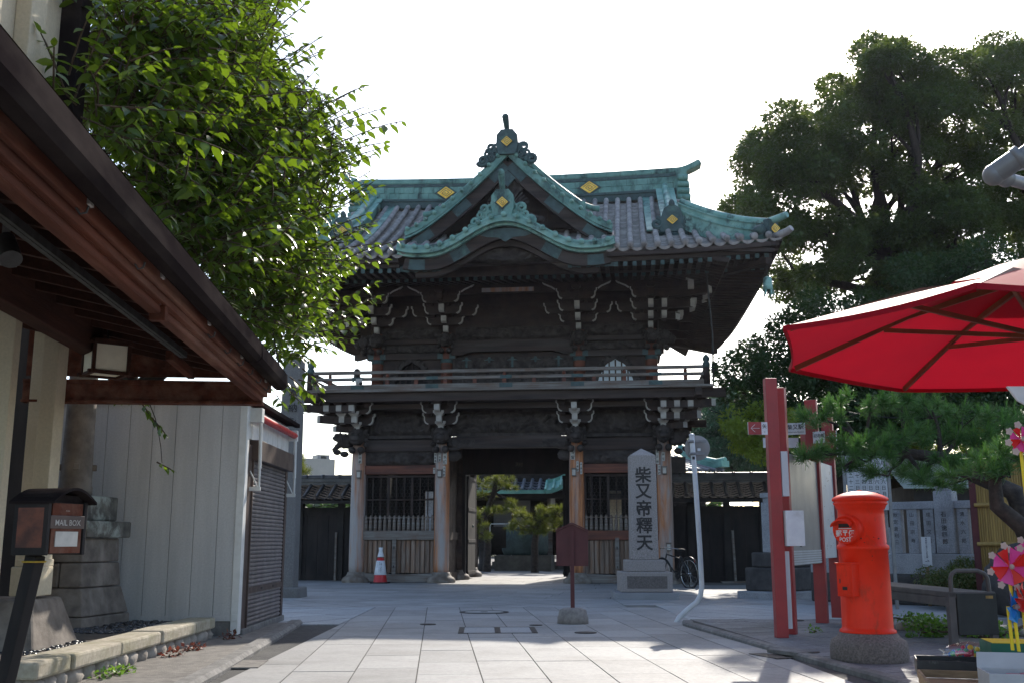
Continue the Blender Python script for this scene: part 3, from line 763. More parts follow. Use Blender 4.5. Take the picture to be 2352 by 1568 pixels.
for s in (-1, 1):
    b = MB()
    for k in range(5):
        b.tube([(s * 5.02, 2.05 + .0, 11.35 + k * .21), (s * 5.42 - s * .02 * k, 2.05, 11.33 + k * .21)], .10, 10); b.tube([(s * 5.02, 2.9, 11.35 + k * .21), (s * 5.42, 2.9, 11.33 + k * .21)], .10, 10)
    b.box(min(s * 4.98, s * 5.3), max(s * 4.98, s * 5.3), 2.05, 2.95, 11.2, 12.5)
    gp('ridge_end', b, 'copper', parent=rdg)
def diamond(x, y, z, w, h, parent, axis='y', back=True):
    ux, dep = ((1, 0, 0), (0, -.05, 0)) if axis == 'y' else ((.9, -.42, 0), (-.02, -.045, 0))
    if back:
        b = MB(); b.prism([(-w * .68, 0), (0, -h * .68), (w * .68, 0), (0, h * .68)], (x, y + .02, z), ux, (0, 0, 1), tuple(.6 * q for q in dep)); gp('diamond_back', b, 'copper_dark', parent=parent)
    b = MB(); b.prism([(-w / 2, 0), (0, -h / 2), (w / 2, 0), (0, h / 2)], (x, y, z), ux, (0, 0, 1), dep); gp('gold_diamond', b, 'gold', parent=parent)
    b = MB(); o = Vector((x, y, z)) + Vector(dep) * 1.04; U, Z = Vector(ux), V3(0, 0, 1)
    q = [(-.36, 0), (0, .36), (.36, 0), (.04, -.32), (-.22, -.06), (-.02, .18), (.18, 0), (.02, -.16), (-.08, -.04), (0, .04)]
    for i in range(len(q) - 1): b.beam(o + U * (q[i][0] * w) + Z * (q[i][1] * h), o + U * (q[i + 1][0] * w) + Z * (q[i + 1][1] * h), .012, w * .035, dep)
    gp('diamond_groove', b, 'copper_dark', parent=parent)
diamond(-2.28, 2.2, 12.02, .56, .40, rdg); diamond(2.28, 2.2, 12.02, .56, .40, rdg)
def spiral(b, c, r, turns, thick, s=1, a0=0.0, y=None):
    pts, rr = [], []
    for i in range(int(turns * 12) + 1):
        t = i / (turns * 12); a = a0 + s * t * turns * 2 * math.pi; q = r * (1 - .82 * t)
        pts.append(Vector(c) + V3(q * math.cos(a), -.04 * t, q * math.sin(a))); rr.append(thick * (1 - .35 * t))
    b.tube(pts, rr, 7)
def horn(b, c, l, r):
    c = Vector(c); b.tube([c, c + V3(-.015, -.12, l * .6), c + V3(-.02, -.22, l * .9), c + V3(-.02, -.30, l)], [r * .8, r, r * 1.1, r * 1.15], 12)
    b.lathe([(0, -.02), (r * .9, -.02), (r * 1.0, .0), (0, .02)], c + V3(-.02, -.32, l), 12, axis=(0, -1, .1))
# descending ridges with their end ornaments
for s in (-1, 1):
    b = MB(); n = 12
    P = [V3(s * 4.62 + s * .05 * (i / n), YR - (YR + 1.0) * i / n, zroof(YR - (YR + 1.0) * i / n)) for i in range(n + 1)]
    b.strip([p + V3(0, 0, .16) for p in P], .42, .30); b.strip([p + V3(0, 0, .34) for p in P], .56, .06); b.strip([p + V3(-s * .55, 0, .06) for p in P], .3, .05)
    d = gp('descending_ridge', b, 'copper_light', .008)
    b = MB(); b.tube([p + V3(0, 0, .44) for p in P], .10, 10); gp('ridge_roll', b, 'copper_light', parent=d)
    e = P[-1]
    b = MB(); b.prism([(-.3, -.25), (.3, -.25), (.33, .1), (.22, .42), (.1, .5), (-.1, .5), (-.22, .42), (-.33, .1)], (e.x, e.y - .02, e.z + .22), (1, 0, 0), (0, 0, 1), (0, -.14, 0))
    for q in (-1, 1):
        spiral(b, (e.x + q * .42, e.y - .10, e.z + .22), .17, 1.4, .07, q, R(90)); spiral(b, (e.x + q * .38, e.y - .10, e.z - .0), .11, 1.3, .05, -q, R(270))
    b.blob((e.x, e.y - .1, e.z + .78), (.09, .09, .13), .1, n=10, m=6); b.relief(e.x - .45, e.x + .45, e.z - .22, e.z - .02, e.y - .1, .12, 5, 90 + s)
    o = gp('ridge_ornament', b, 'copper_dark'); diamond(e.x, e.y - .16, e.z + .30, .30, .26, o, back=False)
    # corner ridge running down the hip
    b = MB(); n = 14; Q = []
    for i in range(n + 1):
        t = i / n; x = 4.95 + (7.05 - 4.95) * t; y = -.85 + (-2.72 + .85) * t
        Q.append(V3(s * x, y, zroof(y) + .02 + lift(x) * .5 * t ** 1.5 + .30 * (1 - t) ** 2 - .10 * t))
    b.strip([p + V3(0, 0, .0) for p in Q], .36, .46); b.strip([p + V3(0, 0, .25) for p in Q], .46, .05); b.strip([p + V3(0, 0, .34) for p in Q], .34, .15); b.strip([p + V3(0, 0, .44) for p in Q], .44, .04)
    c = gp('corner_ridge', b, 'copper_light', .006)
    b = MB(); T = [p + V3(0, 0, .52) for p in Q] + [Q[-1] + V3(s * .22, -.2, .53), Q[-1] + V3(s * .42, -.38, .58)]
    b.tube(T, [.09] * len(Q) + [.10, .085], 10); gp('ridge_roll', b, 'copper_light', parent=c)
    e = Q[-1]; U = V3(s * .70, .70, 0).normalized() if False else V3(.7071, s * .7071 * -1 * -1, 0)
    b = MB(); b.obox((e.x + s * .05, e.y - .05, e.z + .26), (.18, .42, .54), s * R(-45))
    for q in (-1, 1): b.lathe([(.0, -.12), (.12, -.12), (.13, .1), (.05, .14), (0, .14)], (e.x - s * .02 + q * .25, e.y - .02 + q * s * .25, e.z + .22), 10, axis=(s, -1, 0))
    o = gp('corner_ornament', b, 'copper_dark', .02); diamond(e.x + s * .14, e.y - .13, e.z + .28, .24, .26, o, axis='y', back=False)
    b = MB(); f = V3(s * EW, EY, 8.6 + lift(EW)); b.tube([f + V3(-s * .35, .35, .02), f + V3(-s * .1, .1, .03), f + V3(s * .10, -.10, .07), f + V3(s * .2, -.2, .13)], [.10, .10, .095, .085], 10)
    gp('corner_tile', b, 'roof_tile', parent=c)
# eaves: boards, two rows of rafters, soffit, hip rafters
xs = [-7.25 + i * .29 for i in range(51)]
b = MB()
for xx in ([x for x in xs if x < -2.35], [x for x in xs if x > 2.75]): b.strip([(x, EY + .10, 8.43 + lift(x)) for x in xx], .16, .13, side=(0, 1, 0)); b.strip([(x, EY + .24, 8.31 + lift(x)) for x in xx], .14, .10, side=(0, 1, 0)) 
b.strip([(x, -1.75, 8.32 + lift(x) * .6) for x in xs[3:-3]], .16, .12, side=(0, 1, 0))
for s in (-1, 1):
    def ep(u, dx, dz, s=s): return V3(s * (EW + (BW - EW) * u - dx), EY + (BY - EY) * u, lf(u) - .60 * u + dz)
    b.strip([ep(i / 30, .10, -.17) for i in range(31)], .16, .13, side=(1, 0, 0)); b.strip([ep(i / 30, .24, -.29) for i in range(31)], .14, .10, side=(1, 0, 0))
gp('eave_board', b, 'dark_wood_long')
raf, tip = MB(), MB()
for i in range(59):
    x = -6.96 + i * .24
    li = lift(x)
    if abs(x - .1) > 1.75: raf.beam((x, EY + .22, 8.19 + li), (x, -1.6, 8.27 + li * .6), .10, .11)
    raf.beam((x, -1.75, 8.19 + li * .6), (x, 1.0, 8.75), .10, .12)
    if abs(x - .1) > 1.75: tip.box(x - .053, x + .053, EY + .205, EY + .222, 8.13 + li, 8.25 + li)
    tip.box(x - .053, x + .053, -1.768, -1.75, 8.12 + li * .6, 8.26 + li * .6)
for s in (-1, 1):
    for i in range(44):
        u = (i + .5) / 44; xe = EW + (BW - EW) * u; y = EY + (BY - EY) * u; ze = lf(u) - .60 * u
        raf.beam((s * (xe - .22), y, ze - .41), (s * (xe - 1.5), y, ze - .34), .10, .11)
        raf.beam((s * (xe - 1.35), y, ze - .41 - .25 * abs(2 * u - 1) ** 3), (s * 4.2, y + (2.3 - y) * .12, 8.72 - .5 * u), .10, .12)
gp('rafters', raf.merge(tip), 'dark_wood', m2='copper_dark')
b = MB()
b.grid(lambda u, v: V3((2 * u - 1) * (7.15 - 2.3 * v), EY + .15 + 3.9 * v, 8.30 + lift((2 * u - 1) * 7.1) * (1 - v) ** 2 + .62 * v), 24, 5)
for s in (-1, 1):
    b.grid(lambda u, v, s=s: V3(s * (EW + (BW - EW) * u - .15 - 2.6 * v), EY + .15 + (BY - EY - .3) * (u * (1 - .25 * v) + .12 * v), (lf(u) - .60 * u) - .28 + v * .5 - .4 * abs(2 * u - 1) ** 3 * v), 24, 5)
b.grid(lambda u, v: V3((2 * u - 1) * 6.4, BY - .15 - 3.0 * v, 7.75 + .2 * abs(2 * u - 1) ** 3 * (1 - v) + .6 * v), 20, 4)
gp('soffit', b, 'dark_wood')
hp = []
for s in (-1, 1):
    b = MB()
    a = V3(s * 4.1, .8, 8.35); e = V3(s * 7.02, EY + .32, 8.26); b.beam(a, e, .22, .30); gp('hip_rafter', b, 'dark_wood', .01); b = MB(); f = V3(s * 6.4, BY - .35, 7.68); b.beam((s * 4.1, 5.0, 7.75), f, .22, .28); hp.append((e, f)); gp('hip_rafter', b, 'dark_wood', .01)

# ---- the big triangular gable and the wavy gable below it
GX0 = .16
YG = -1.75
def gz(u):                                                          # slope of the gable roof, u = 0 apex .. 1 foot
    return 11.78 - 2.42 * (1.28 * u - .28 * u * u) if u < 1 else 11.78 - 2.42
HW = 2.86
b = MB(); tb = MB(); kn = MB(); wd = MB()
for s in (-1, 1):
    L = [V3(GX0 + s * HW * (i / 16), YG, gz(i / 16) + (.10 * ((i / 16 - .75) / .25) ** 2 if i > 12 else 0)) for i in range(17)]
    b.strip([p + V3(0, .0, .02) for p in L], .20, .12, side=(0, 1, 0)); b.strip([p + V3(0, .16, .115) for p in L], .46, .06, side=(0, 1, 0))
    b.strip([p + V3(0, -.03, -.09) for p in L], .10, .05, side=(0, 1, 0))
    for i in range(1, 12):
        q = i / 11.3 * 16; k = min(15, int(q)); p = L[k].lerp(L[k + 1], q - k)
        kn.lathe([(0, -.08), (.055, -.08), (.064, -.06), (.064, .02), (.05, .1), (0, .1)], p + V3(0, -.08, .13), 10, axis=(0, -1, 0)); kn.tube([p + V3(0, 0, .15), p + V3(0, .5, .15)], .07, 8)
    wd.strip([p + V3(-s * .02, .12, -.29) for p in L[:-1]], .12, .36, side=(0, 1, 0))
    M = [V3(GX0 + s * HW * (i / 16), 0, gz(i / 16)) for i in range(17)]
    tb.add([V3(m.x, YG + .35, m.z + .12) for m in M] + [V3(m.x, 2.3, m.z + .12) for m in M], [(i, i + 1, i + 18, i + 17) for i in range(16)])
gb = gp('gable_edge', b.merge(kn), 'copper', m2='copper_light'); gp('gable_slope', tb, 'roof_tile', parent=gb)
bb = gp('bargeboard', wd, 'dark_wood_long')
for s in (-1, 1):
    for (u0, u1) in ((.02, .16), (.38, .52), (.74, .92)):
        b = MB(); pl = [V3(GX0 + s * HW * u, YG + .05, gz(u) - .30) for u in (u0, (u0 + u1) / 2, u1)]
        b.strip(pl, .02, .26, side=(0, 1, 0)); gp('copper_plate', b, 'copper_dark', parent=bb)
b = MB(); b.add([(GX0 - HW * .95, -.9, 9.35), (GX0 + HW * .95, -.9, 9.35), (GX0, -.9, 11.6)], [(0, 1, 2)]); b.box(GX0 - 1.7, GX0 + 1.7, -1.05, -.9, 9.75, 9.95); b.box(GX0 - .09, GX0 + .09, -1.05, -.92, 9.9, 11.2)
b.box(GX0 + .9, GX0 + 1.05, -1.06, -.92, 9.5, 10.2); b.box(GX0 - 1.05, GX0 - .9, -1.06, -.92, 9.5, 10.2)
gp('gable_wall', b, 'dark_wood')
b = MB()
for i in range(15):                                                 # fan shaped pendant and flanking carving
    a = R(20 + 140 * i / 14); b.beam((GX0, YG + .12, 10.15), (GX0 + .62 * math.cos(a), YG + .10, 10.15 + .62 * math.sin(a)), .05, .03, (0, 1, 0))
for s in (-1, 1):
    for k in range(5): b.blob((GX0 + s * (.25 + .16 * k), YG + .15, 10.05 - .05 * k), (.15, .06, .09), .4, 5, n=10, m=6, seed=k + s)
b.prism([(-.42, .42), (0, -.05), (.42, .42), (.3, .62), (0, .9), (-.3, .62)], (GX0, YG + .2, 10.35), (1, 0, 0), (0, 0, 1), (0, .06, 0))
gp('gable_pendant', b, 'carved_wood')
b = MB(); b.prism([(-.22, 0), (0, -.24), (.22, 0), (0, .24)], (GX0, YG + .05, 11.02), (1, 0, 0), (0, 0, 1), (0, -.03, 0)); gp('copper_plate', b, 'copper_dark')
b = MB()                                                            # gable's own ridge and the bands running down its slopes
b.box(GX0 - .2, GX0 + .2, YG + .1, 2.3, 11.85, 12.1); b.tube([(GX0, YG, 12.18), (GX0, 2.3, 12.18)], .12, 10)
for s in (-1, 1):
    D = [V3(GX0 + s * HW * (.05 + .66 * i / 12), YG + .75, gz(.05 + .66 * i / 12) + .26) for i in range(13)]
    b.strip(D, .36, .26, side=(0, 1, 0)); b.strip([p + V3(0, 0, .17) for p in D], .46, .05, side=(0, 1, 0)); b.tube([p + V3(0, 0, .24) for p in D] + [D[-1] + V3(s * .3, 0, .12), D[-1] + V3(s * .48, 0, .10)], .085, 9)
    e = D[-1]
    for k in range(3): b.tube([e + V3(s * .02, -.26, -.1 + .14 * k), e + V3(s * .02, .2, -.1 + .14 * k)], .09, 9)
gp('gable_ridge', b, 'copper')
def crest(cx, y, z, w, hh, hl, hr, seed, light):
    b = MB()
    b.prism([(-.24, -.2), (.24, -.2), (.30, .05), (.29, .36), (.16, .52), (-.16, .52), (-.29, .36), (-.30, .05)], (cx, y + .1, z), (1, 0, 0), (0, 0, 1), (0, -.24, 0))
    for s in (-1, 1):
        for (dx, dz, r, tk, sg) in ((.40, .12, .15, .06, 1), (.62, .10, .14, .055, -1), (.46, -.10, .12, .05, 1), (.74, -.10, .12, .05, 1), (.60, -.24, .10, .045, -1), (.92, -.34, .16, .065, -1)):
            spiral(b, (cx + s * dx * w, y - .04 * dx, z + dz * hh - .06), r, 1.5, tk, s * sg, R(90 if sg > 0 else 200))
        b.strip([V3(cx + s * w * q, y + .06, z + .10 * hh - .46 * hh * max(0, (q - .3)) / .6 - .10) for q in (.2, .4, .6, .8, .95)], .16, .24, side=(0, 1, 0))
    horn(b, (cx, y - .02, z + .48), hl, hr)
    o = gp('crest_ornament', b, 'copper_dark' if not light else 'copper')
    diamond(cx, y - .15, z + .15, .31, .29, o, back=True)
crest(GX0, YG - .06, 11.86, .74, .85, .34, .085, 1, False)
YK, KW, KX = -3.05, 2.86, .24
def kz(u):                                                          # the wavy eave, u = -1 .. 1
    a = abs(u); return 8.60 + .80 * (.5 + .5 * math.cos(math.pi * min(1, a / .72))) + .10 * max(0, (a - .80) / .2) ** 2
K = [V3(KX + KW * (i / 40 * 2 - 1), YK, kz(i / 40 * 2 - 1)) for i in range(41)]
b = MB(); b.strip(K, .28, .11, side=(0, 1, 0)); b.strip([p + V3(0, .18, .095) for p in K], .5, .06, side=(0, 1, 0)); b.strip([p + V3(0, .08, -.09) for p in K], .12, .07, side=(0, 1, 0))

for i in range(17):
    q = (i + .5) / 17 * 40; k = min(39, int(q)); p = K[k].lerp(K[k + 1], q - k)
    b.tube([p + V3(0, -.20, .09), p + V3(0, -.08, .12), p + V3(0, .5, .16)], [.055, .066, .06], 9); b.lathe([(0, -.01), (.05, -.01), (.072, .0), (.072, .04), (0, .04)], p + V3(0, -.22, .09), 10, axis=(0, -1, .1))
for j in range(5): b.strip([p + V3(0, .02 + .0 * j, .165) for p in K[j * 8:j * 8 + 9]], .04, .05, side=(0, 1, 0))
ke = gp('wavy_eave', b, 'copper_light')
b = MB(); b.add([p + V3(0, .4, .14) for p in K] + [V3(p.x, -.7 - .9 * (1 - abs(i / 20 - 1)) * 0, max(p.z + .1, zroof(-.7) + .02)) for i, p in enumerate(K)], [(i, i + 1, i + 42, i + 41) for i in range(40)]); gp('wavy_slope', b, 'roof_tile', parent=ke)
wd = MB(); wd.strip([p + V3(0, .24, -.30) for p in K[1:-1]], .14, .30, side=(0, 1, 0)); wd.strip([p + V3(0, .42, -.50) for p in K[3:-3]], .14, .18, side=(0, 1, 0))
kb = gp('wavy_bargeboard', wd, 'dark_wood_long')
for (i0, i1) in ((2, 5), (10, 13), (27, 30), (35, 38)): b = MB(); b.strip([p + V3(0, .165, -.30) for p in K[i0:i1 + 1]], .02, .28, side=(0, 1, 0)); gp('copper_plate', b, 'copper_dark', parent=kb)
b = MB(); b.prism([(-.75, .10), (-.5, .02), (-.2, .0), (0, -.12), (.2, 0), (.5, .02), (.75, .10), (.4, .22), (0, .26), (-.4, .22)], (KX, YK + .155, kz(0) - .42), (1, 0, 0), (0, 0, 1), (0, .03, 0))
gp('copper_plate', b, 'copper_dark', parent=kb)
for s in (-1, 1): b = MB(); b.box(KX + s * 2.3 - .55, KX + s * 2.3 + .55, YK + .30, YK + .33, 8.16, 8.34); gp('copper_plate', b, 'copper_dark', parent=kb)
b = MB(); b.prism([(-2.3, 0), (2.3, 0), (1.6, .35), (.9, .75), (0, .9), (-.9, .75), (-1.6, .35)], (KX, YK + .95, 8.15), (1, 0, 0), (0, 0, 1), (0, .06, 0)); gp('wavy_gable_wall', b, 'dark_wood')
b = MB(); nn = 30
def phoenix(u, v):
    x = (u - .5) * 2; hgt = (1 - x * x) ** .5 * (.30 if v > .5 else .24); zz = (v - .5) * 2 * hgt
    q = V3(x * 3.2, zz * 7, 4.4); h = abs(noise.noise(q)) + .5 * abs(noise.noise(q * 2.3))
    return V3(KX + x * .98, YK + .62 - .20 * (h + .1) * min(1, (1 - abs(x)) * 6, (1 - abs(2 * v - 1)) * 3), 8.62 + zz)
b.grid(phoenix, 44, 14); b.grid(lambda u, v: V3(KX + (u - .5) * 1.96, YK + .66, 8.62 + (v - .5) * .56 * max(0, 1 - (2 * u - 1) ** 2) ** .5), 20, 4); gp('phoenix_carving', b, 'carved_wood')
crest(KX - .06, YK + .10, 9.72, .80, .85, .46, .085, 5, True)

# wind bells, security camera, long pole: separate things hung on or fixed to the gate
def gw(x, y, z):
    c, s = math.cos(GA), math.sin(GA); return GO + V3(x * c - y * s, x * s + y * c, z)
def wind_bell(p, label, m='copper'):
    t = thing('wind_bell', label, 'bell', p, GA, 'bronze wind bells under the gate eaves')
    b = MB(); b.lathe([(.02, -.30), (.06, -.30), (.10, -.33), (.115, -.42), (.12, -.55), (.14, -.66), (.13, -.66), (.10, -.5), (.02, -.4)], n=14)
    for k in range(6):
        a = k * math.pi / 3; b.beam((.12 * math.cos(a), .12 * math.sin(a), -.64), (.165 * math.cos(a), .165 * math.sin(a), -.80), .035, .02)
    b.build('bell_body', m, t)
    b = MB(); b.tube([(0, 0, 0), (.03, 0, -.05), (0, 0, -.12), (-.03, 0, -.06), (0, 0, 0)], .010, 6); b.tube([(0, 0, -.1), (0, 0, -.31)], .010, 6); b.build('hook', 'iron', t)
    b = MB(); b.tube([(0, 0, -.4), (0, 0, -.70)], .012, 6); b.blob((0, 0, -.72), .03, n=8, m=6); b.build('clapper', 'iron', t)
wind_bell(gw(hp[1][0].x - .05, hp[1][0].y + .05, hp[1][0].z - .18), 'pale green bronze bell hanging high under the near right corner of the gate roof', 'copper_light')
wind_bell(gw(hp[1][1].x - .05, hp[1][1].y - .1, hp[1][1].z - .14), 'dark bell against the sky beside the right balcony corner post', 'iron')
wind_bell(gw(hp[0][1].x + .05, hp[0][1].y - .1, hp[0][1].z - .14), 'dark bell against the sky above the left end of the balcony rail', 'iron')
t = thing('security_camera', 'small white security camera fixed to the balcony railing at left', 'camera', gw(-4.05, -1.2, 5.47), GA)
b = MB(); b.box(-.09, .09, 0, .02, -.1, .1); b.build('mounting_plate', 'white_tip', t, .004)
b = MB(); b.tube([(0, 0, .0), (.05, -.10, -.04), (.10, -.2, -.07)], [.05, .05, .06], 12); b.build('housing', 'paper', t)
b = MB(); b.lathe([(0, 0), (.045, 0), (.045, .012), (0, .012)], (.105, -.21, -.073), 12, axis=(.4, -.9, -.25)); b.build('lens', 'dark_glass', t)
b = MB(); b.tube([gw(5.62, -1.32, 5.2), gw(5.62, -1.5, 6.6), gw(5.50, -1.7, 8.2)], .022, 8)
tag(b.build('downpipe', 'iron', off=None), 'thin dark pipe slanting from the roof edge down to the right end of the balcony', 'pipe')

# ================================================================== ground, street, pavements
mat('earth', (.20, .185, .165), (.13, .12, .11), 3, rough=.95, bump=.3, bscale=40)
mat('asphalt', (.062, .060, .060), (.040, .039, .040), 14, rough=.9, bump=.5, bscale=150, stain=(.10, .095, .09), sscale=1.0, samt=.5)
mat('apron', (0.221, 0.202, 0.182), (0.13, 0.12, 0.111), 8, rough=.92, bump=.5, bscale=110, stain=(.24, .22, .195), sscale=.9, samt=.6)
mat('paving', (.325, .318, .31), (.27, .265, .262), 30, rough=.72, bump=.22, bscale=130, isl=.13, stain=(.20, .192, .185), sscale=1.1, samt=.6, lo=.3, hi=.7, spec=.35)
mat('paving_pale', (.33, .345, .36), (.26, .275, .29), 30, rough=.62, bump=.2, bscale=120, isl=.10, stain=(.22, .22, .22), sscale=.8, samt=.4)
mat('sidewalk_block', (0.193, 0.193, 0.198), (0.127, 0.127, 0.134), 30, rough=.7, bump=.25, bscale=110, isl=.16, stain=(.09, .088, .086), sscale=.9, samt=.5)
mat('joint', (.055, .05, .045), (.03, .028, .026), 20, rough=.95, bump=.2)
mat('kerb_stone', (0.228, 0.216, 0.204), (0.144, 0.138, 0.132), 12, rough=.85, bump=.4, bscale=80, stain=(.07, .066, .06), sscale=2, samt=.6)
mat('gravel_ground', (.24, .225, .205), (.13, .12, .11), 50, rough=.95, bump=.6, bscale=90)
b = MB(); b.add([(-300, -60, 0), (300, -60, 0), (300, 700, 0), (-300, 700, 0)], [(0, 1, 2, 3)]); struct('ground', b, 'earth')
b = MB(); b.add([(-12, -8, .004), (14, -8, .004), (14, 16.5, .004), (-12, 16.5, .004)], [(0, 1, 2, 3)]); struct('asphalt_road', b, 'asphalt')
def clip(poly, a, bb, c):                                           # keep the part of a polygon where a*x + b*y <= c
    out = []
    for i, p in enumerate(poly):
        q = poly[(i + 1) % len(poly)]; dp, dq = a * p[0] + bb * p[1] - c, a * q[0] + bb * q[1] - c
        if dp <= 0: out.append(p)
        if dp * dq < 0: t = dp / (dp - dq); out.append((p[0] + (q[0] - p[0]) * t, p[1] + (q[1] - p[1]) * t))
    return out
def hp_of(region):                                                  # half planes of a convex region given anticlockwise
    H = []
    for i, p in enumerate(region):
        q = region[(i + 1) % len(region)]; dx, dy = q[0] - p[0], q[1] - p[1]
        H.append((dy, -dx, dy * p[0] - dx * p[1]))
    return H
def pave(name, region, m, lane, length, yaw, z, gap=.012, seed=0, jitter=.25, org=(0, 0), jm='joint', offs=None):
    H = hp_of(region); r = random.Random(seed); c, s = math.cos(yaw), math.sin(yaw)
    b = MB(); b.add([(p[0], p[1], z - .005) for p in region], [tuple(range(len(region)))]); struct(name + '_bed', b, jm)
    b = MB()
    loc = [((p[0] - org[0]) * c + (p[1] - org[1]) * s, -(p[0] - org[0]) * s + (p[1] - org[1]) * c) for p in region]
    u0, u1 = min(p[0] for p in loc), max(p[0] for p in loc); v0, v1 = min(p[1] for p in loc), max(p[1] for p in loc)
    k0 = math.floor(u0 / lane)
    for k in range(k0, math.ceil(u1 / lane)):
        v = v0 - length * (r.random() if jitter else ((k % 2) * .5 if offs is None else offs))
        while v < v1:
            L = length * (1 + jitter * (r.random() - .5) * 2)
            q = [(k * lane + gap / 2, v + gap / 2), ((k + 1) * lane - gap / 2, v + gap / 2), ((k + 1) * lane - gap / 2, v + L - gap / 2), (k * lane + gap / 2, v + L - gap / 2)]
            q = [(a * c - bb * s + org[0], a * s + bb * c + org[1]) for a, bb in q]
            for h in H:
                q = clip(q, *h)
                if len(q) < 3: break
            if len(q) >= 3:
                dz = .003 * (r.random() - .5)
                n = len(q); b.add([(p[0], p[1], z + dz) for p in q] + [(p[0], p[1], z - .012) for p in q], [tuple(range(n))] + [(i, i + n, (i + 1) % n + n, (i + 1) % n) for i in range(n)])
            v += L
    return struct(name, b, m)
SY = R(4.0)
pave('street_paving', [(-2.37, 1), (2.95, 1), (2.55, 18.7), (-2.37, 18.7)], 'paving', .552, 1.15, SY, .016, .011, 1, .22, (-1.90, 9.0))
pave('cross_paving', [(-9, 18.72), (2.0, 18.72), (2.0, 21.4), (-9, 21.4)], 'paving', .62, .62, R(38), .016, .012, 2, 0, (-1, 18.7), offs=0)
pave('gate_paving', [(-9, 21.42), (4.6, 21.42), (4.6, 31), (-9, 31)], 'paving', .75, 1.3, GA + R(90), .016, .014, 3, .2, (0, 21.5))
pave('side_paving', [(-9, 14.9), (-2.39, 14.9), (-2.39, 18.7), (-9, 18.7)], 'paving_pale', .42, .95, R(-32), .016, .012, 4, .15, (-3, 16))
pave('corner_paving', [(2.58, 15.45), (16, 15.45), (16, 19.3), (2.58, 19.3)], 'paving_pale', .42, .95, R(28), .016, .012, 5, .15, (3, 16))
pave('forecourt_paving', [(2.02, 19.32), (16, 19.32), (16, 28), (4.62, 28), (2.02, 21.4)], 'paving', .72, 1.1, R(12), .016, .016, 6, .15, (3, 20))
pave('courtyard_paving', [(-9, 31.02), (9, 31.02), (9, 37.2), (-9, 37.2)], 'paving', .8, 1.2, GA, .010, .012, 7, .2, (0, 32))
b = MB(); b.add([(-30, 37.2, .006), (30, 37.2, .006), (30, 46, .006), (-30, 46, .006)], [(0, 1, 2, 3)]); struct('courtyard_gravel', b, 'gravel_ground')
b = MB(); b.add([(-.2, 33, .014), (2.6, 33, .014), (1.0, 42, .014), (-1.5, 42, .014)], [(0, 1, 2, 3)]); struct('courtyard_path', b, 'paving')
# raised pavement on the right with its kerb, low kerb and apron on the left
KR = [(3.55, 3.0), (3.10, 8.9), (2.72, 11.9), (2.40, 14.7), (2.46, 15.1)]
SW = .05
pave('sidewalk', [(3.02, 9.9), (3.62, 3.0), (14, 3.0), (14, 15.43), (2.55, 15.43), (2.48, 14.9)], 'sidewalk_block', .30, .62, R(-62), SW, .012, 8, .3, (4, 10))
b = MB(); b.strip([(x, y, .02) for x, y in KR], .15, .09); struct('kerb_right', b, 'kerb_stone').modifiers.new('bevel', 'BEVEL').width = .02
b = MB(); b.strip([(-2.42, 5.5, .02), (-2.62, 9.55, .02), (-2.83, 12.6, .02), (-3.02, 15.1, .02)], .19, .10); struct('kerb_left', b, 'kerb_stone').modifiers.new('bevel', 'BEVEL').width = .035
b = MB(); b.add([(-6, 2, .008), (-2.35, 2, .03), (-2.72, 9.55, .03), (-3.1, 15.1, .03), (-6, 15.1, .008)], [(0, 1, 2, 3, 4)]); struct('apron', b, 'apron')
# covers let into the street
mat('cover_iron', (.045, .042, .042), (.028, .026, .026), 12, rough=.6, bump=.3, bscale=60, metal=.4)
def round_cover(x, y, r, label, inner=True, z=.022):
    p = on(x, y, z); t = thing('manhole_cover', label, 'manhole cover', (p.x, p.y, z))
    b = MB(); b.lathe([(r, -.01), (r, .002), (0, .002)] if not inner else [(r, -.01), (r, .002), (r * .80, .002), (r * .80, -.004), (0, -.004)], n=32); b.build('rim', 'cover_iron', t)
    if inner:
        b = MB(); b.lathe([(r * .79, -.004), (r * .79, .001), (0, .001)], n=32); b.build('stone_inlay', 'paving', t)
        b = MB(); b.lathe([(r * .16, 0), (r * .16, .003), (0, .003)], n=20); b.build('keyhole', 'cover_iron', t)
round_cover(1112, 1404, .40, 'large round stone filled manhole cover in the middle of the street')
round_cover(1345, 1451, .14, 'small plain dark round cover just right of the concrete sign foot', False)
round_cover(983, 1432, .11, 'small dark round cover on a joint left of the double cover', False)
round_cover(1231, 1434, .09, 'tiny round cover left of the concrete sign foot', False)
round_cover(1822, 1423, .15, 'round dark cover in the right pavement nearest the bent sign pole', False, .055)
round_cover(1903, 1450, .14, 'round dark cover between the red posts', False, .055) if False else None
a, c_ = on(1056, 1455, .02), on(1222, 1437, .02)
t = thing('double_cover', 'rectangular double stone filled cover with black iron frame in the street', 'manhole cover', ((a.x + c_.x) / 2, (a.y + c_.y) / 2, .02), SY * .4)
w, d = .50, .46
b = MB()
for x0, x1, y0, y1 in ((-w, w, -d, -d + .02), (-w, w, d - .02, d), (-w, -w + .07, -d, d), (-.035, .035, -d, d), (w - .07, w, -d, d)): b.box(x0, x1, y0, y1, -.01, .003)
b.build('frame', 'cover_iron', t)
for s in (-1, 1): b = MB(); b.box(min(s * .04, s * (w - .075)), max(s * .04, s * (w - .075)), -d + .025, d - .025, -.01, .001); b.build('stone_inlay', 'paving_pale', t)
p = on(1822, 1503, .02); t = thing('drain_lid', 'loose tilted grey concrete drain lid in the right gutter', 'drain lid', (p.x, p.y, .02), R(20))
b = MB(); b.obox((0, 0, .03), (.30, .44, .04), R(8)); b.build('lid', 'kerb_stone', t, .006); b = MB(); b.box(-.36, -.18, -.25, .25, -.012, .004); b.build('grate', 'cover_iron', t)
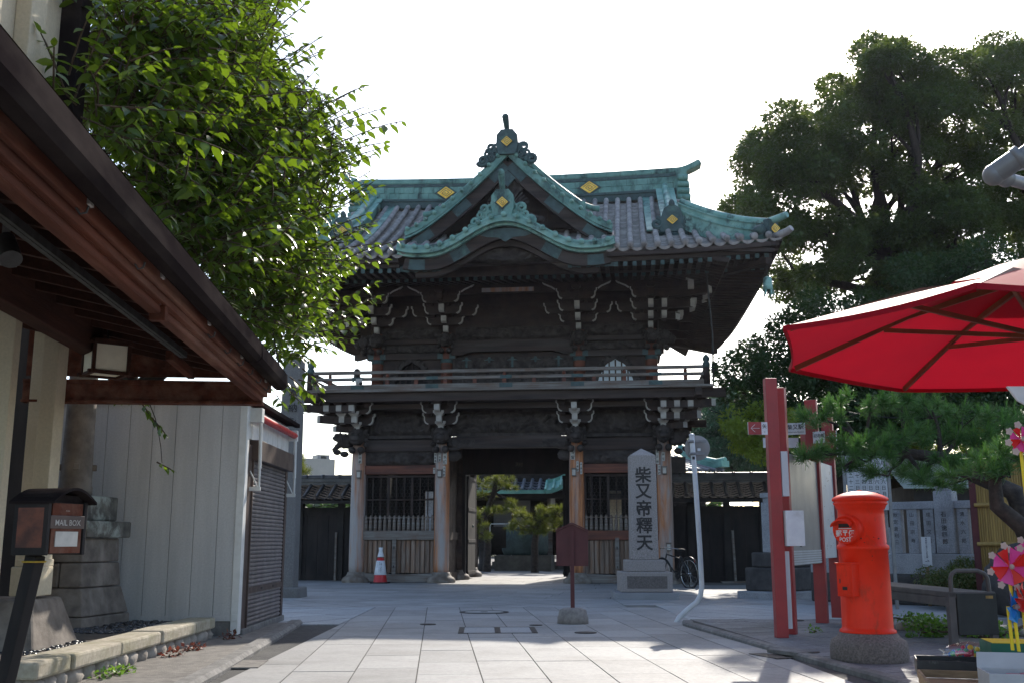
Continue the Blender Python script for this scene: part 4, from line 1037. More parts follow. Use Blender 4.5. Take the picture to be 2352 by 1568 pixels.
p = on(530, 1524, .02); t = thing('gutter_grate', 'sunken rusty drain grate in the left gutter', 'grate', (p.x, p.y, .02), R(4))
b = MB(); b.box(-.02, .30, -.30, .30, -.01, .004); b.build('lid', 'apron', t); b = MB()
for k in range(5): b.box(-.16, -.02, -.22 + k * .09, -.19 + k * .09, -.008, .004)
b.box(-.17, -.15, -.25, .25, -.01, .006); b.box(-.03, -.01, -.25, .25, -.01, .006); b.build('bars', 'cover_iron', t)

# ================================================================== left side: shed, eave building, planter, stonework
mat('siding', (.56, .545, .53), (.475, .465, .455), 50, rough=.6, bump=.12, bscale=200, stain=(.30, .295, .29), sscale=1.4, sstretch=(2.2, 2.2, .16), samt=.55, slo=.42, shi=.72)
mat('white_paint', (.70, .69, .66), (.62, .61, .58), 8, rough=.5, bump=.05, stain=(.40, .33, .26), sscale=3, samt=.35, slo=.52, shi=.72)
mat('brown_steel', (.085, .055, .045), (.06, .04, .034), 6, rough=.5, bump=.05)
mat('shutter_steel', (.22, .195, .19), (.17, .15, .148), 5, rough=.5, bump=.05, metal=.2, stain=(.13, .11, .10), sscale=1.6, sstretch=(1, 1, .4), samt=.5)
mat('red_paint', (.52, .03, .03), (.40, .022, .025), 6, rough=.4, bump=.05)
mat('cream_wall', (.60, .52, .38), (.52, .45, .33), 40, rough=.9, bump=.5, bscale=140, stain=(.38, .32, .22), sscale=1.4, samt=.45)
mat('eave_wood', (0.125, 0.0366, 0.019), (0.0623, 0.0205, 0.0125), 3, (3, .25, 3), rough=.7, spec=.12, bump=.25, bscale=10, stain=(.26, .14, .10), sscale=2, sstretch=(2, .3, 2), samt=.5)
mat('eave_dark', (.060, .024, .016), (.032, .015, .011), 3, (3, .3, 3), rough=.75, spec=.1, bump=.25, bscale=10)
mat('gutter', (0.0216, 0.0168, 0.0168), (0.0144, 0.0114, 0.012), 4, (1, .2, 1), rough=.65, bump=.05, stain=(.07, .058, .052), sscale=2, sstretch=(1, .3, 1), samt=.5, spec=0)
mat('old_stone', (0.219, 0.185, 0.156), (0.119, 0.1, 0.085), 5, rough=.85, bump=.4, bscale=40, stain=(.30, .27, .24), sscale=2.2, sstretch=(1.5, 1.5, .5), samt=.55, slo=.55, shi=.72)
mat('mossy_stone', (.15, .14, .12), (.07, .066, .058), 6, rough=.9, bump=.4, bscale=40, stain=(.34, .37, .33), sscale=2.5, samt=.8, slo=.52, shi=.62)
mat('capstone', (0.486, 0.432, 0.338), (0.338, 0.29, 0.223), 16, rough=.88, bump=.5, bscale=80, stain=(.20, .19, .09), sscale=2.6, samt=.5)
mat('boulder', (0.348, 0.306, 0.258), (0.186, 0.162, 0.138), 5, rough=.85, bump=.5, bscale=24, isl=.3, stain=(.36, .33, .30), sscale=3, samt=.5)
mat('pebble', (.045, .046, .052), (.022, .022, .026), 20, rough=.22, bump=.05, isl=.4, spec=.7)
mat('soil', (.13, .105, .08), (.08, .065, .05), 20, rough=.95, bump=.8, bscale=60)
# ---- the shed
SX, S0, S1 = -3.33, 13.0, 15.76
shed = thing('shed', 'small grey metal clad shed with a closed roller shutter facing the street', 'shed', (SX, S0, 0), R(1.2))
b = MB(); H = 2.86
for i in range(14): b.box(-(i + 1) * .285 + .006, -i * .285, 0, .05, .22, H - .02)
b.box(-4, -.02, .02, .06, .2, H - .03); b.box(-4.02, 0.0, -.012, .05, .20, .26); b.build('front_siding', 'siding', shed)
b = MB(); b.box(-4, -.02, .06, 2.74, .0, H); b.box(-4, -.01, -.0, .04, 0, .195); b.build('wall_core', 'kerb_stone', shed)
b = MB(); b.box(-.06, .03, -.02, .14, .04, H); b.box(-.04, .028, -.03, -.02, .2, .28); b.build('corner_trim', 'white_paint', shed, .006)
b = MB(); b.box(-.03, .02, .14, .40, .08, 2.35); b.build('door_jamb', 'brown_steel', shed)
b = MB()
for i in range(40): z = .12 + i * .052; b.tube([(-.005, .45, z), (-.005, 2.60, z)], .028, 8, False)
b.box(-.05, -.004, .44, 2.61, .08, 2.22); sh = b.build('roller_shutter', 'shutter_steel', shed)
b = MB(); b.box(.0, .032, .45, 2.60, .50, .57); b.build('lock_bar', 'brown_steel', sh); b = MB(); b.box(.03, .036, 1.2, 1.3, .52, .55); b.box(.03, .036, 1.95, 2.05, .52, .55); b.build('handle', 'iron', sh)
b = MB(); b.box(-.02, .12, .38, 2.70, 2.16, 2.42); b.build('shutter_box', 'brown_steel', shed, .01)
b = MB(); b.box(-.03, .03, 2.61, 2.74, .05, 2.4); b.box(-.02, .04, .40, .44, .05, 2.2); b.build('end_jamb', 'brown_steel', shed)
b = MB()
for i in range(16): b.box(-.02, .02 + .004 * (i % 2), .14 + i * .1625, .14 + (i + 1) * .1625, 2.42, H - .04)
b.build('upper_siding', 'white_paint', shed)
b = MB(); b.box(-4.05, .10, -.08, 2.86, H, H + .06); b.box(.06, .14, -.1, 3.0, H - .01, H + .05); b.build('flat_roof', 'gutter', shed, .01)
b = MB(); b.box(-.05, .06, .14, 2.74, -.0, .09); b.build('threshold', 'kerb_stone', shed, .01)
b = MB(); b.tube([(.12, .25, 2.70), (.12, 2.72, 2.70)], .045, 12); aw = b.build('awning_roll', 'red_paint', shed)
b = MB(); b.box(.02, .18, .12, .26, 2.62, 2.80); b.box(.02, .16, 2.68, 2.78, 2.62, 2.78); b.build('roll_bracket', 'white_paint', aw, .006)
for y, zb in ((.30, 1.80), (2.70, 1.82)):
    b = MB(); b.tube([(.13, y, 2.68), (.14, y, zb + .25)], .022, 10); b.tube([(.14, y, zb + .3), (.14, y, zb)], .015, 8); b.box(.0, .16, y - .015, y + .015, zb - .03, zb + .02); b.tube([(.02, y, zb + .22), (.13, y, zb)], .010, 6); b.build('awning_arm', 'white_paint', shed)
# ---- inscribed stone pillar behind the shed
mat('pillar_granite', (.235, .22, .21), (.14, .132, .126), 60, rough=.85, bump=.3, bscale=140, stain=(.10, .095, .09), sscale=1.0, samt=.5)
p = on(655, 1372); t = thing('stone_pillar', 'tall square granite pillar with faint inscription rising behind the grey shed', 'pillar', (p.x, p.y, 0), R(-4))
b = MB(); b.obox((0, 0, 2.55), (.42, .42, 4.9), 0, .9); b.build('shaft', 'pillar_granite', t, .02)
b = MB(); b.obox((0, 0, .10), (.74, .74, .24), 0, .96); b.build('base', 'pillar_granite', t, .03)
b = MB(); b.text('奉納永代', .20, (.06, -.222, 4.2), (1, 0, 0), (0, 0, 1), True, .01, 1.5); b.build('inscription', 'ink', t)
# ---- planter with capstones, rubble wall and pebbles
KZ = .27
a0, a1 = on(140, 1508, KZ), on(479, 1417, KZ)
PLX, PY0, PY1 = -3.52, 8.0, 12.75
pl = thing('planter', 'low raised bed with tan capstones on a rubble wall before the shed', 'planter', (PLX, PY0, 0))
L = [(0, .62), (.64, 1.68), (1.70, 2.78), (2.80, 3.92), (3.94, 4.72)]
for i, (y0, y1) in enumerate(L):
    b = MB(); b.box(-.30, .03 + .012 * (i % 2), y0, y1 - .012, KZ - .13, KZ - .004 * (i % 3)); b.build('capstone', 'capstone', pl, .022)
for x0, x1 in ((-1.25, -.315), (-2.6, -1.265)): b = MB(); b.box(x0, x1, -.02, .30, KZ - .13, KZ); b.build('capstone', 'capstone', pl, .022)
r = random.Random(4); y = .05; k = 0
while y < 4.6:
    w = r.uniform(.16, .36); b = MB(); b.blob((-.10 + r.uniform(-.015, .015), y + w / 2, .07), (.12, w * .54, .11), .22, 2.2, n=14, m=10, seed=k); b.build('wall_stone', 'boulder', pl); y += w * .97; k += 1
x = -.05
while x > -2.4:
    w = r.uniform(.2, .4); b = MB(); b.blob((x - w / 2, .10, .07), (w * .54, .12, .11), .22, 2.2, n=14, m=10, seed=k); b.build('wall_stone', 'boulder', pl); x -= w * .97; k += 1
b = MB(); b.box(-3.5, -.12, .12, 4.72, .0, .12); b.box(-3.6, -.29, .29, 4.7, .1, KZ - .05); b.build('soil_bed', 'soil', pl)
b = MB(); r = random.Random(9)
for i in range(2100):
    px, py = r.uniform(-1.9, -.33), r.uniform(.32, 4.65)
    d = noise.noise(V3(px * 1.3, py * .9, 2))
    if d < -.12 and py < 3: continue
    s = r.uniform(.6, 1.15); a = r.uniform(0, 3.1); m = Matrix.Rotation(a, 3, 'Z')
    vs = [];
    base = len(b.v)
    for ring, (rr, zz) in enumerate(((.55, 0.0), (1.0, .35), (.62, .9))):
        for q in range(6): v = m @ V3(.038 * s * rr * math.cos(q * 1.047), .024 * s * rr * math.sin(q * 1.047), 0); vs.append((px + v.x, py + v.y, KZ - .052 + .024 * s * zz))
    b.add(vs, [(a_ * 6 + q, a_ * 6 + (q + 1) % 6, a_ * 6 + 6 + (q + 1) % 6, a_ * 6 + 6 + q) for a_ in range(2) for q in range(6)] + [(12, 13, 14, 15, 16, 17)], True)
o = b.build('pebbles', 'pebble'); o.location = (PLX, PY0, 0); o['kind'] = 'stuff'
# ---- stepped stone pedestal carrying a round stone column
p = on(187.5, 1440, KZ - .03); pd = thing('stone_column', 'round weathered stone column on a stepped moss stained pedestal before the shed', 'column', (p.x, p.y, 0), R(-9))
S = 1.02
def course(z0, z1, w0, w1, nb, m, name='course'):
    for i in range(nb):                                             # blocks: the front face, then the depth
        b = MB(); f0, f1 = i / nb, (i + 1) / nb; d = .5 * (1.0 - w0)
        for side in (0, 1):
            pass
        x0, x1 = -S + d + w0 * S * f0, -S + d + w0 * S * f1; g = .006
        e0, e1 = -S + .5 * (1 - w1) + w1 * S * f0, -S + .5 * (1 - w1) + w1 * S * f1; dt = .5 * (1 - w1)
        vs = [(x0 + g, d, z0), (x1 - g, d, z0), (x1 - g, S - d, z0), (x0 + g, S - d, z0), (e0 + g, dt, z1), (e1 - g, dt, z1), (e1 - g, S - dt, z1), (e0 + g, S - dt, z1)]
        b.add(vs, [(0, 3, 2, 1), (4, 5, 6, 7), (0, 1, 5, 4), (1, 2, 6, 5), (2, 3, 7, 6), (3, 0, 4, 7)]); b.build(name, m, pd, .018)
course(.20, .335, 1.0, .99, 2, 'old_stone'); course(.342, .64, .97, .83, 2, 'old_stone'); course(.647, .91, .82, .78, 3, 'old_stone'); course(.917, 1.18, .77, .75, 2, 'old_stone')
b = MB(); b.box(-S + .04, -.04, .04, S - .04, 1.186, 1.37); b.build('slab', 'mossy_stone', pd, .02)
b = MB(); b.box(-S + .16, -.16, .16, S - .16, 1.375, 1.65); b.build('block', 'mossy_stone', pd, .02)
b = MB(); b.lathe([(.19, 1.652), (.185, 1.75), (.175, 1.78), (.165, 2.4), (.155, 3.4), (.15, 4.2)], (-.5 * S, .5 * S, 0), 28); cl = b.build('shaft', 'old_stone', pd)
for k in range(4): b = MB(); a = k * math.pi / 2 + .5; b.obox((-.5 * S + .18 * math.cos(a), .5 * S + .18 * math.sin(a), 1.98), (.07, .07, .07), a); b.build('boss', 'old_stone', cl, .008)
b = MB(); b.box(-.05, .05, 0, .02, -.17, .17); o = b.build('notice_plate', 'cream_wall'); o.location = at(200, 1022, 12.97); tag(o, 'narrow beige plate on the grey siding beside the round column', 'plate')
# ---- eave building
E0 = at(660, 860, 10.8); dv = ray(974, 1241); dv = V3(dv.x / dv.y, 1, 0).normalized(); nv = V3(-dv.y, dv.x, 0)
eb = thing('eave_building', 'cream walled house with a long reddish timber eave and dark gutter at left', 'house', (E0.x, E0.y, 0), math.atan2(-dv.x, dv.y))
Z = E0.z                                                            # local frame: -x inwards from the street, -y towards the viewer along the eave
def ebp(name, mb, m, bev=0.0, parent=None): return mb.build(name, m, parent or eb, bev)
LEN = -9.0
b = MB(); b.prism([(0, 0), (.005, -.12), (-.03, -.16), (-.10, -.165), (-.135, -.14), (-.14, -.02), (-.125, -.02), (-.12, -.125), (-.05, -.135), (-.015, -.10), (-.018, 0)], (0, 0, Z), (1, 0, 0), (0, 0, 1), (0, LEN, 0))
for k in range(5): b.prism([(.006, .004), (.011, -.122), (-.028, -.167), (-.10, -.172), (-.14, -.145), (-.14, 0)], (0, -1.7 - 2.0 * k, Z), (1, 0, 0), (0, 0, 1), (0, -.05, 0)) if k in (0,) else None
b.prism([(0, 0), (.005, -.12), (-.03, -.16), (-.10, -.165), (-.135, -.14), (-.14, 0)], (0, .0, Z), (1, 0, 0), (0, 0, 1), (0, .012, 0)); ebp('gutter', b, 'gutter')
b = MB()
for x0, x1, z0, z1 in ((-.185, -.155, -.20, .02), (-.225, -.19, -.245, -.12)): b.box(x0, x1, LEN, -.03, Z + z0, Z + z1)
ebp('fascia', b, 'eave_wood', .004)
b = MB(); b.box(-.30, -.232, LEN, -.06, Z - .30, Z - .14)
for k in range(3): b.box(-.231, -.228 + .006 * k, LEN, -.06, Z - .295 + k * .045, Z - .265 + k * .045)
ebp('eave_beam', b, 'eave_wood', .004)
b = MB(); b.box(-.30, -.20, -4.35, -4.28, Z - .34, Z - .02); ebp('joint_cleat', b, 'eave_wood', .004)
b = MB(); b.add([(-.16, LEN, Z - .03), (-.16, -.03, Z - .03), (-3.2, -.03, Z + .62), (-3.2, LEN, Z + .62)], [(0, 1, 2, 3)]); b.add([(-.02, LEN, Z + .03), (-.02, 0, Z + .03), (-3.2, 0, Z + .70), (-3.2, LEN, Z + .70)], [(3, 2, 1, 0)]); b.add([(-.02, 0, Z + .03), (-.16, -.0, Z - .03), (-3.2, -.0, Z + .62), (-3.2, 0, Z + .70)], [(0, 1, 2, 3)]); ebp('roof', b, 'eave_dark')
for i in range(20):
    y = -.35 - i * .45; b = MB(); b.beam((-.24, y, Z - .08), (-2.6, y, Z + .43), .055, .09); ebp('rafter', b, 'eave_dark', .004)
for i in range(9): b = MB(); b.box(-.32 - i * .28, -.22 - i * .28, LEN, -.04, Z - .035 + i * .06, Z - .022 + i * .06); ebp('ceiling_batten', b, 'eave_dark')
b = MB(); b.box(-1.64, -1.48, LEN, -1.35, Z - .07, Z + .24); ebp('purlin', b, 'eave_dark', .01)
b = MB(); b.box(-2.6, -.03 - .2, -.16, -.05, Z - .31, Z - .10); b.box(-2.6, -.22, -.20, -.04, Z - .335, Z - .31); b.box(-2.6, -.24, -.18, -.16, Z - .14, Z - .10); b.prism([(-.25, Z - .055), (-2.6, Z - .055), (-2.6, Z + .44), (-.25, Z - .02)], (0, -.11, 0), (1, 0, 0), (0, 0, 1), (0, .03, 0)); ebp('end_board', b, 'eave_wood')
for x in (-.95, -1.55): b = MB(); b.beam((x, -1.1, Z + .0), (x - .02, -.05, Z - .02), .07, .09); ebp('lookout', b, 'eave_wood', .006)
b = MB(); b.beam((-.68, -1.7, Z - .10), (-.68, LEN, Z - .10), .06, .05); b.beam((-.68, -1.72, Z - .125), (-.68, LEN, Z - .125), .02, .012); ebp('lighting_track', b, 'iron')
for i, (x, y) in enumerate(((128, 380), (12, 262), (232, 471), (300, 545), (435, 690), (478, 732), (515, 770), (545, 800), (574, 826), (602, 852))):
    yy = [-7.6, -8.4, -6.2, -5.2, -3.2, -2.55, -1.95, -1.45, -.95, -.45][i]
    b = MB(); b.tube([(-.19, yy, Z - .125), (-.175, yy, Z - .19), (-.155, yy + .02, Z - .225), (-.13, yy + .03, Z - .215), (-.125, yy + .04, Z - .18)], .006, 6); ebp('hook', b, 'iron')
for i in range(5):
    b = MB(); b.box(-.16, -.14, -.5 - i * 1.4, -.44 - i * 1.4, Z - .15, Z - .10); ebp('gutter_clip', b, 'white_tip')
# walls and posts under the eave
def wb(name, x0, x1, d, depth, y0, y1, m, bev=.006, dxm=0):        # a post sighted between x0 and x1 at distance d
    A, B = at(x0, 1241, d), at(x1, 1241, d)
    b = MB(); b.box(A.x - E0.x, B.x - E0.x, d - E0.y, d - E0.y + depth, y0, y1); return b
M3 = eb
def post(name, x0, x1, d, depth, z0, z1, m, bev=.008):
    A, B = at(x0, 1241, d), at(x1, 1241, d); b = MB(); b.box(A.x, B.x, d, d + depth, z0, z1)
    o = b.build(name, m, None, bev); o.parent = eb; o.matrix_parent_inverse = (Matrix.Translation(eb.location) @ Matrix.Rotation(eb.rotation_euler.z, 4, 'Z')).inverted(); return o
post('wall', -700, -8, 8.8, .12, .75, 3.3, 'cream_wall')
post('post', 38, 74, 10.4, .25, .9, 3.4, 'cream_wall')
post('post', 62, 100, 9.75, .22, .98, 3.3, 'cream_wall')
post('post_base', 30, 96, 9.65, .3, .66, .92, 'cream_wall', .012); post('post_base', 42, 99, 9.7, .27, .92, .985, 'cream_wall', .008)
post('wall', -700, 66, 11.4, .1, .0, 3.75, 'black_wood')
for i in range(3):
    x0, x1 = (-260 + i * 125, -140 + i * 125) if i < 2 else (-8, 92)
    A, B = at(x0, 1241, 9.4), at(x1, 1241, 9.4); b = MB(); k = .10
    b.add([(A.x, 9.2, .2), (B.x + .10, 9.2, .2), (B.x + .10, 10.2, .2), (A.x, 10.2, .2), (A.x, 9.45, .64), (B.x - .06, 9.45, .64), (B.x - .06, 10.1, .64), (A.x, 10.1, .64)], [(0, 3, 2, 1), (4, 5, 6, 7), (0, 1, 5, 4), (1, 2, 6, 5), (2, 3, 7, 6), (3, 0, 4, 7)])
    o = b.build('footing_stone', 'old_stone', None, .03); o.parent = eb; o.matrix_parent_inverse = (Matrix.Translation(eb.location) @ Matrix.Rotation(eb.rotation_euler.z, 4, 'Z')).inverted()
UW = -3.62
b = MB(); b.box(UW - 3, UW, 1.0, 7.75, 3.2, 9.0); o = b.build('upper_wall', 'cream_wall'); o.parent = eb; MPI = (Matrix.Translation(eb.location) @ Matrix.Rotation(eb.rotation_euler.z, 4, 'Z')).inverted(); o.matrix_parent_inverse = MPI
for y in (7.15, 6.5, 5.8): b = MB(); b.box(UW, UW + .12, y - .12, y + .12, 3.2, 9.0); o = b.build('wall_rib', 'cream_wall', None, .01); o.parent = eb; o.matrix_parent_inverse = MPI
b = MB(); b.box(UW - .02, UW + .16, 7.75, 7.95, 3.2, 9.0); o = b.build('corner_flashing', 'gutter', None, .01); o.parent = eb; o.matrix_parent_inverse = MPI
# ---- hanging lantern
p = at(244, 826, 9.2); ln = thing('hanging_lantern', 'square dark framed paper lantern hanging under the left eave', 'lantern', p, R(38))
w = .15; b = MB()
for sx in (-1, 1):
    for sy in (-1, 1): b.box(sx * w - .016, sx * w + .016, sy * w - .016, sy * w + .016, -.14, .15)
for z in (-.13, .13):
    for s in (-1, 1): b.box(-w - .045, w + .045, s * w - .018, s * w + .018, z - .016, z + .016); b.box(s * w - .0175, s * w + .0175, -w - .045, w + .045, z - .0155, z + .0155)
b.box(-w - .02, w + .02, -w - .02, w + .02, .145, .16); b.build('frame', 'eave_dark', ln, .003)
mat('rope', (.50, .33, .04), (.35, .22, .03), 60, rough=.9)
mat('shade_paper', (.72, .66, .52), (.66, .60, .47), 12, rough=.7, bump=.03)
for s in (-1, 1):
    b = MB(); b.box(-w + .017, w - .017, s * w - .004, s * w + .004, -.113, .113); b.build('paper_panel', 'shade_paper', ln); b = MB(); b.box(s * w - .004, s * w + .004, -w + .017, w - .017, -.113, .113); b.build('paper_panel', 'shade_paper', ln)
b = MB(); b.box(-w + .02, w - .02, -w + .02, w - .02, -.125, -.12); b.build('paper_panel', 'shade_paper', ln)
b = MB(); b.tube([(0, 0, .16), (0, 0, .50)], .010, 8); b.lathe([(.06, .50), (.055, .56), (.02, .57)], n=16); b.lathe([(.05, .16), (.03, .19), (.01, .2)], n=16); b.build('hanger', 'iron', ln)
p = at(10, 580, 5.6); fl = thing('floodlight', 'dark finned floodlight clamped under the eave at the left picture edge', 'lamp', p, R(30))
b = MB(); b.tube([(0, 0, .08), (.02, -.05, 0), (.03, -.10, -.06)], [.05, .055, .06], 14); b.build('lamp_body', 'iron', fl)
b = MB()
for k in range(5): b.box(-.05, .07, -.06 + k * .02, -.05 + k * .02, -.07, -.0)
b.box(-.02, .02, -.02, .02, .05, .20); b.build('heat_sink', 'kerb_stone', fl)
# ---- mail box on its post
p = at(116, 1209, 5.8); mb_ = thing('mail_box', 'dark brown wooden mail box with arched roof on a black post', 'mail box', p, R(72))
b = MB(); b.box(-.14, .14, -.10, .10, -.145, .13)
for x in (-.14, .14): b.box(x - .012, x + .012, -.112, .112, -.15, .135)
b.build('body', 'black_wood', mb_, .004)
b = MB(); b.box(-.115, .115, -.1085, -.10, -.14, .125); b.build('front_panel', 'eave_wood', mb_); b = MB(); b.box(-.1435, -.14 - .0125, -.085, .085, -.11, .10); b.build('side_panel', 'red_wood', mb_)
b = MB(); b.box(-.13, .13, -.114, -.108, -.01, .06); fl_ = b.build('flap', 'brown_steel', mb_, .003)
b = MB(); b.text('MAIL BOX', .043, (.0, -.1165, .022), (1, 0, 0), (0, 0, 1), bold=.012); b.text('PUSH', .012, (0, -.1095, .085), (1, 0, 0), (0, 0, 1)); b.build('lettering', 'white_tip', fl_)
b = MB(); b.box(-.085, .085, -.1135, -.1085, -.105, -.025); b.build('name_plate', 'paper', mb_)
b = MB(); n = 10
prof = [(-.165 + .33 * i / n, .135 + .075 * math.sin(math.pi * i / n)) for i in range(n + 1)]
b.prism(prof + [(q[0], q[1] - .014) for q in prof[::-1]], (0, -.16, 0), (1, 0, 0), (0, 0, 1), (0, .30, 0)); b.box(-.13, .13, -.09, .09, .13, .17); b.build('roof', 'gutter', mb_)
b = MB(); b.beam((-.06, .03, -.15), (-.06, .24, -1.22), .075, .075); b.build('post', 'black_wood', mb_, .006)
b = MB(); b.lathe([(.058, -.005), (.066, .0), (.058, .005)], (-.06, .037, -.185), 12); b.build('rope', 'rope', mb_) if 'rope' in MATS else None

# ================================================================== right side: monument, signs, post box, bench, fence, umbrella, stall
mat('post_red', (0.36, 0.042, 0.042), (0.288, 0.036, 0.0384), 4, rough=.5, bump=.04, stain=(.20, .05, .045), sscale=1.5, samt=.4)
mat('post_box_red', (.84, .035, .010), (.70, .030, .009), 3, rough=.45, spec=.15, bump=.06, bscale=12, stain=(.20, .045, .02), sscale=4.5, sstretch=(1.3, 1.3, .7), samt=.6, slo=.56, shi=.72, coat=.05)
mat('panel_white', (.52, .54, .57), (.47, .49, .52), 3, rough=.45, bump=.02, stain=(.40, .41, .42), sscale=1.6, samt=.5)
mat('panel_grey', (.29, .28, .28), (.25, .245, .245), 2.5, rough=.4, bump=.03, stain=(.20, .195, .195), sscale=1.2, sstretch=(1, 1, .3), samt=.6)
mat('galvanised', (0.231, 0.237, 0.248), (0.182, 0.187, 0.198), 10, rough=.45, bump=.05, metal=.35, stain=(.20, .17, .15), sscale=4, samt=.4)
mat('white_pole', (.66, .68, .71), (.58, .60, .64), 8, rough=.4, bump=.03, stain=(.36, .34, .32), sscale=4, samt=.4, slo=.56, shi=.7)
mat('concrete', (.30, .27, .245), (.22, .195, .18), 20, rough=.9, bump=.4, bscale=90)
mat('maroon', (.105, .022, .026), (.08, .018, .022), 5, rough=.55, bump=.08)
mat('fence_granite', (0.375, 0.381, 0.4), (0.237, 0.244, 0.263), 50, rough=.8, bump=.3, bscale=130, stain=(.13, .13, .135), sscale=1.6, samt=.55)
mat('dark_stone', (.075, .07, .068), (.04, .038, .038), 6, rough=.85, bump=.4, bscale=30)
mat('bench_grey', (.105, .095, .09), (.075, .07, .068), 6, rough=.55, bump=.08)
mat('bench_panel', (.032, .036, .034), (.024, .027, .026), 4, rough=.6, bump=.05)
mat('bamboo', (.36, .235, .07), (.26, .165, .05), 5, (4, 4, .4), rough=.6, bump=.2, isl=.25)
mat('rubber', (.018, .018, .019), (.012, .012, .013), 8, rough=.75)
mat('bike_black', (.02, .02, .022), (.015, .015, .016), 6, rough=.3, bump=0)
mat('chrome', (.5, .5, .5), (.4, .4, .4), 8, rough=.2, bump=0, metal=.9)
mat('tag_red', (.45, .04, .03), rough=.5, bump=0)
mat('rough_wood', (.34, .22, .12), (.20, .125, .07), 5, (1, 6, 6), rough=.85, bump=.3)
mat('ink_blue', (.02, .03, .09), rough=.7, bump=0)
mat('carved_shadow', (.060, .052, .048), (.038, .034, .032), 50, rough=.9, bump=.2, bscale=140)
# ---- stone monument with carved characters
p = on(1483, 1378); mo = thing('stone_monument', 'tall pale granite pillar with carved characters on stepped stone bases before the gate', 'monument', (p.x + .05, p.y + .55, 0), R(-1.5))
k = 20.9 / 2400
w4, w3, w2 = .60, .515, .39
b = MB(); b.box(-w4 - .03, w4 + .03, -.60, .62, 0, .15); b.build('plinth', 'granite_grey', mo, .012)
b = MB(); b.box(-w3, w3, -.50, .52, .154, .545); bs = b.build('lower_base', 'granite', mo, .02)
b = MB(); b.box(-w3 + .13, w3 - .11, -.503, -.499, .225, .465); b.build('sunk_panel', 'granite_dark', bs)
b = MB(); b.box(-w2, w2, -.385, .40, .549, .775); b.build('upper_base', 'granite', mo, .015)
b = MB(); h0, h1, wa, wb_ = .779, 2.87, .275, .262
b.add([(-wa, -wa, h0), (wa, -wa, h0), (wa, wa, h0), (-wa, wa, h0), (-wb_, -wb_, h1), (wb_, -wb_, h1), (wb_, wb_, h1), (-wb_, wb_, h1), (0, 0, h1 + .16)], [(0, 3, 2, 1), (0, 1, 5, 4), (1, 2, 6, 5), (2, 3, 7, 6), (3, 0, 4, 7), (4, 5, 8), (5, 6, 8), (6, 7, 8), (7, 4, 8)]); shf = b.build('shaft', 'granite', mo, .012)
b = MB(); n = 10; pw = .185
poly = [(-pw, 1.02), (-pw + .03, .98), (pw - .03, .98), (pw, 1.02), (pw, 2.58)] + [(pw * math.cos(i / n * math.pi), 2.60 + .09 * math.sin(i / n * math.pi)) for i in range(1, n)] + [(-pw, 2.58)]
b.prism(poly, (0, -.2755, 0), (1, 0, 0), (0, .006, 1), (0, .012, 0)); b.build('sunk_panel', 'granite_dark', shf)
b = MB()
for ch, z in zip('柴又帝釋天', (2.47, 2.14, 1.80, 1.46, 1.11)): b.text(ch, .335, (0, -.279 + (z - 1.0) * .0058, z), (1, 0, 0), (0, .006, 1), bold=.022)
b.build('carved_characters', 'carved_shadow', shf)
# ---- maroon notice board on a pole in a concrete foot
p = on(1318, 1436); nb_ = thing('notice_board', 'back of a dark maroon pointed notice board on a pole in a concrete foot', 'sign', (p.x, p.y + .22, 0), R(-5))
b = MB(); b.lathe([(.22, 0), (.215, .10), (.205, .12), (.19, .20), (.13, .225), (.05, .23)], n=18); b.build('concrete_foot', 'concrete', nb_)
b = MB(); b.box(-.028, .028, -.028, .028, .2, 1.29); b.build('pole', 'maroon', nb_)
b = MB(); b.prism([(-.225, .80), (.225, .80), (.225, 1.28), (0, 1.385), (-.225, 1.28)], (0, .03, 0), (1, 0, 0), (0, 0, 1), (0, .03, 0)); b.build('board', 'maroon', nb_, .005)
b = MB()
for q in ((-.225, 1.29, 0, 1.40), (.225, 1.29, 0, 1.40)): b.beam((q[0] * 1.05, .04, q[1]), (q[2], .04, q[3]), .09, .02)
for x in (-.215, .215): b.box(x - .012, x + .012, .018, .032, .81, 1.27)
b.build('trim', 'maroon', nb_)
# ---- bent white sign pole with a round sign seen from behind
B = on(1553, 1430); sp_ = thing('road_sign', 'bent white pole carrying a round road sign seen from behind', 'road sign', (B.x, B.y, 0))
ys = B.y
def rel(x, y, d=0.0): q = at(x, y, ys + d); return (q.x - B.x, q.y - B.y, q.z)
pts = [rel(1550, 1436), rel(1560, 1417), rel(1580, 1398), rel(1600, 1382), rel(1609, 1366), rel(1612, 1345), rel(1607, 1250), rel(1599, 1130), rel(1589, 1000)]
b = MB(); b.tube(pts, .037, 16); b.lathe([(.037, 0), (.042, .0), (.042, .02), (.02, .035), (0, .035)], pts[-1], 14); b.build('pole', 'white_pole', sp_)
c = Vector(rel(1603, 1027, .04)); b = MB(); b.lathe([(0, 0), (.178, 0), (.185, .005), (.185, .012), (.176, .016), (0, .016)], c + V3(0, .06, 0), 40, axis=(-.13, -1, 0)); b.build('sign_disc', 'panel_grey', sp_)
for dz in (.095, -.085):
    b = MB(); b.box(c.x - .15, c.x + .13, c.y + .022, c.y + .042, c.z + dz - .02, c.z + dz + .02)
    for xx in (-.05, -.03, .05, .07): b.box(c.x + xx, c.x + xx + .008, c.y + .016, c.y + .022, c.z + dz - .015, c.z + dz + .015)
    b.lathe([(.040, -.03), (.046, -.03), (.046, .01), (.040, .01)], (c.x - .10 + (.012 if dz < 0 else 0), c.y - .04, c.z + dz), 14); b.build('clamp', 'galvanised', sp_)
b = MB(); b.box(c.x - .0, c.x + .12, c.y + .038, c.y + .044, c.z - .045, c.z - .005); o = b.build('sticker', 'white_pole', sp_)
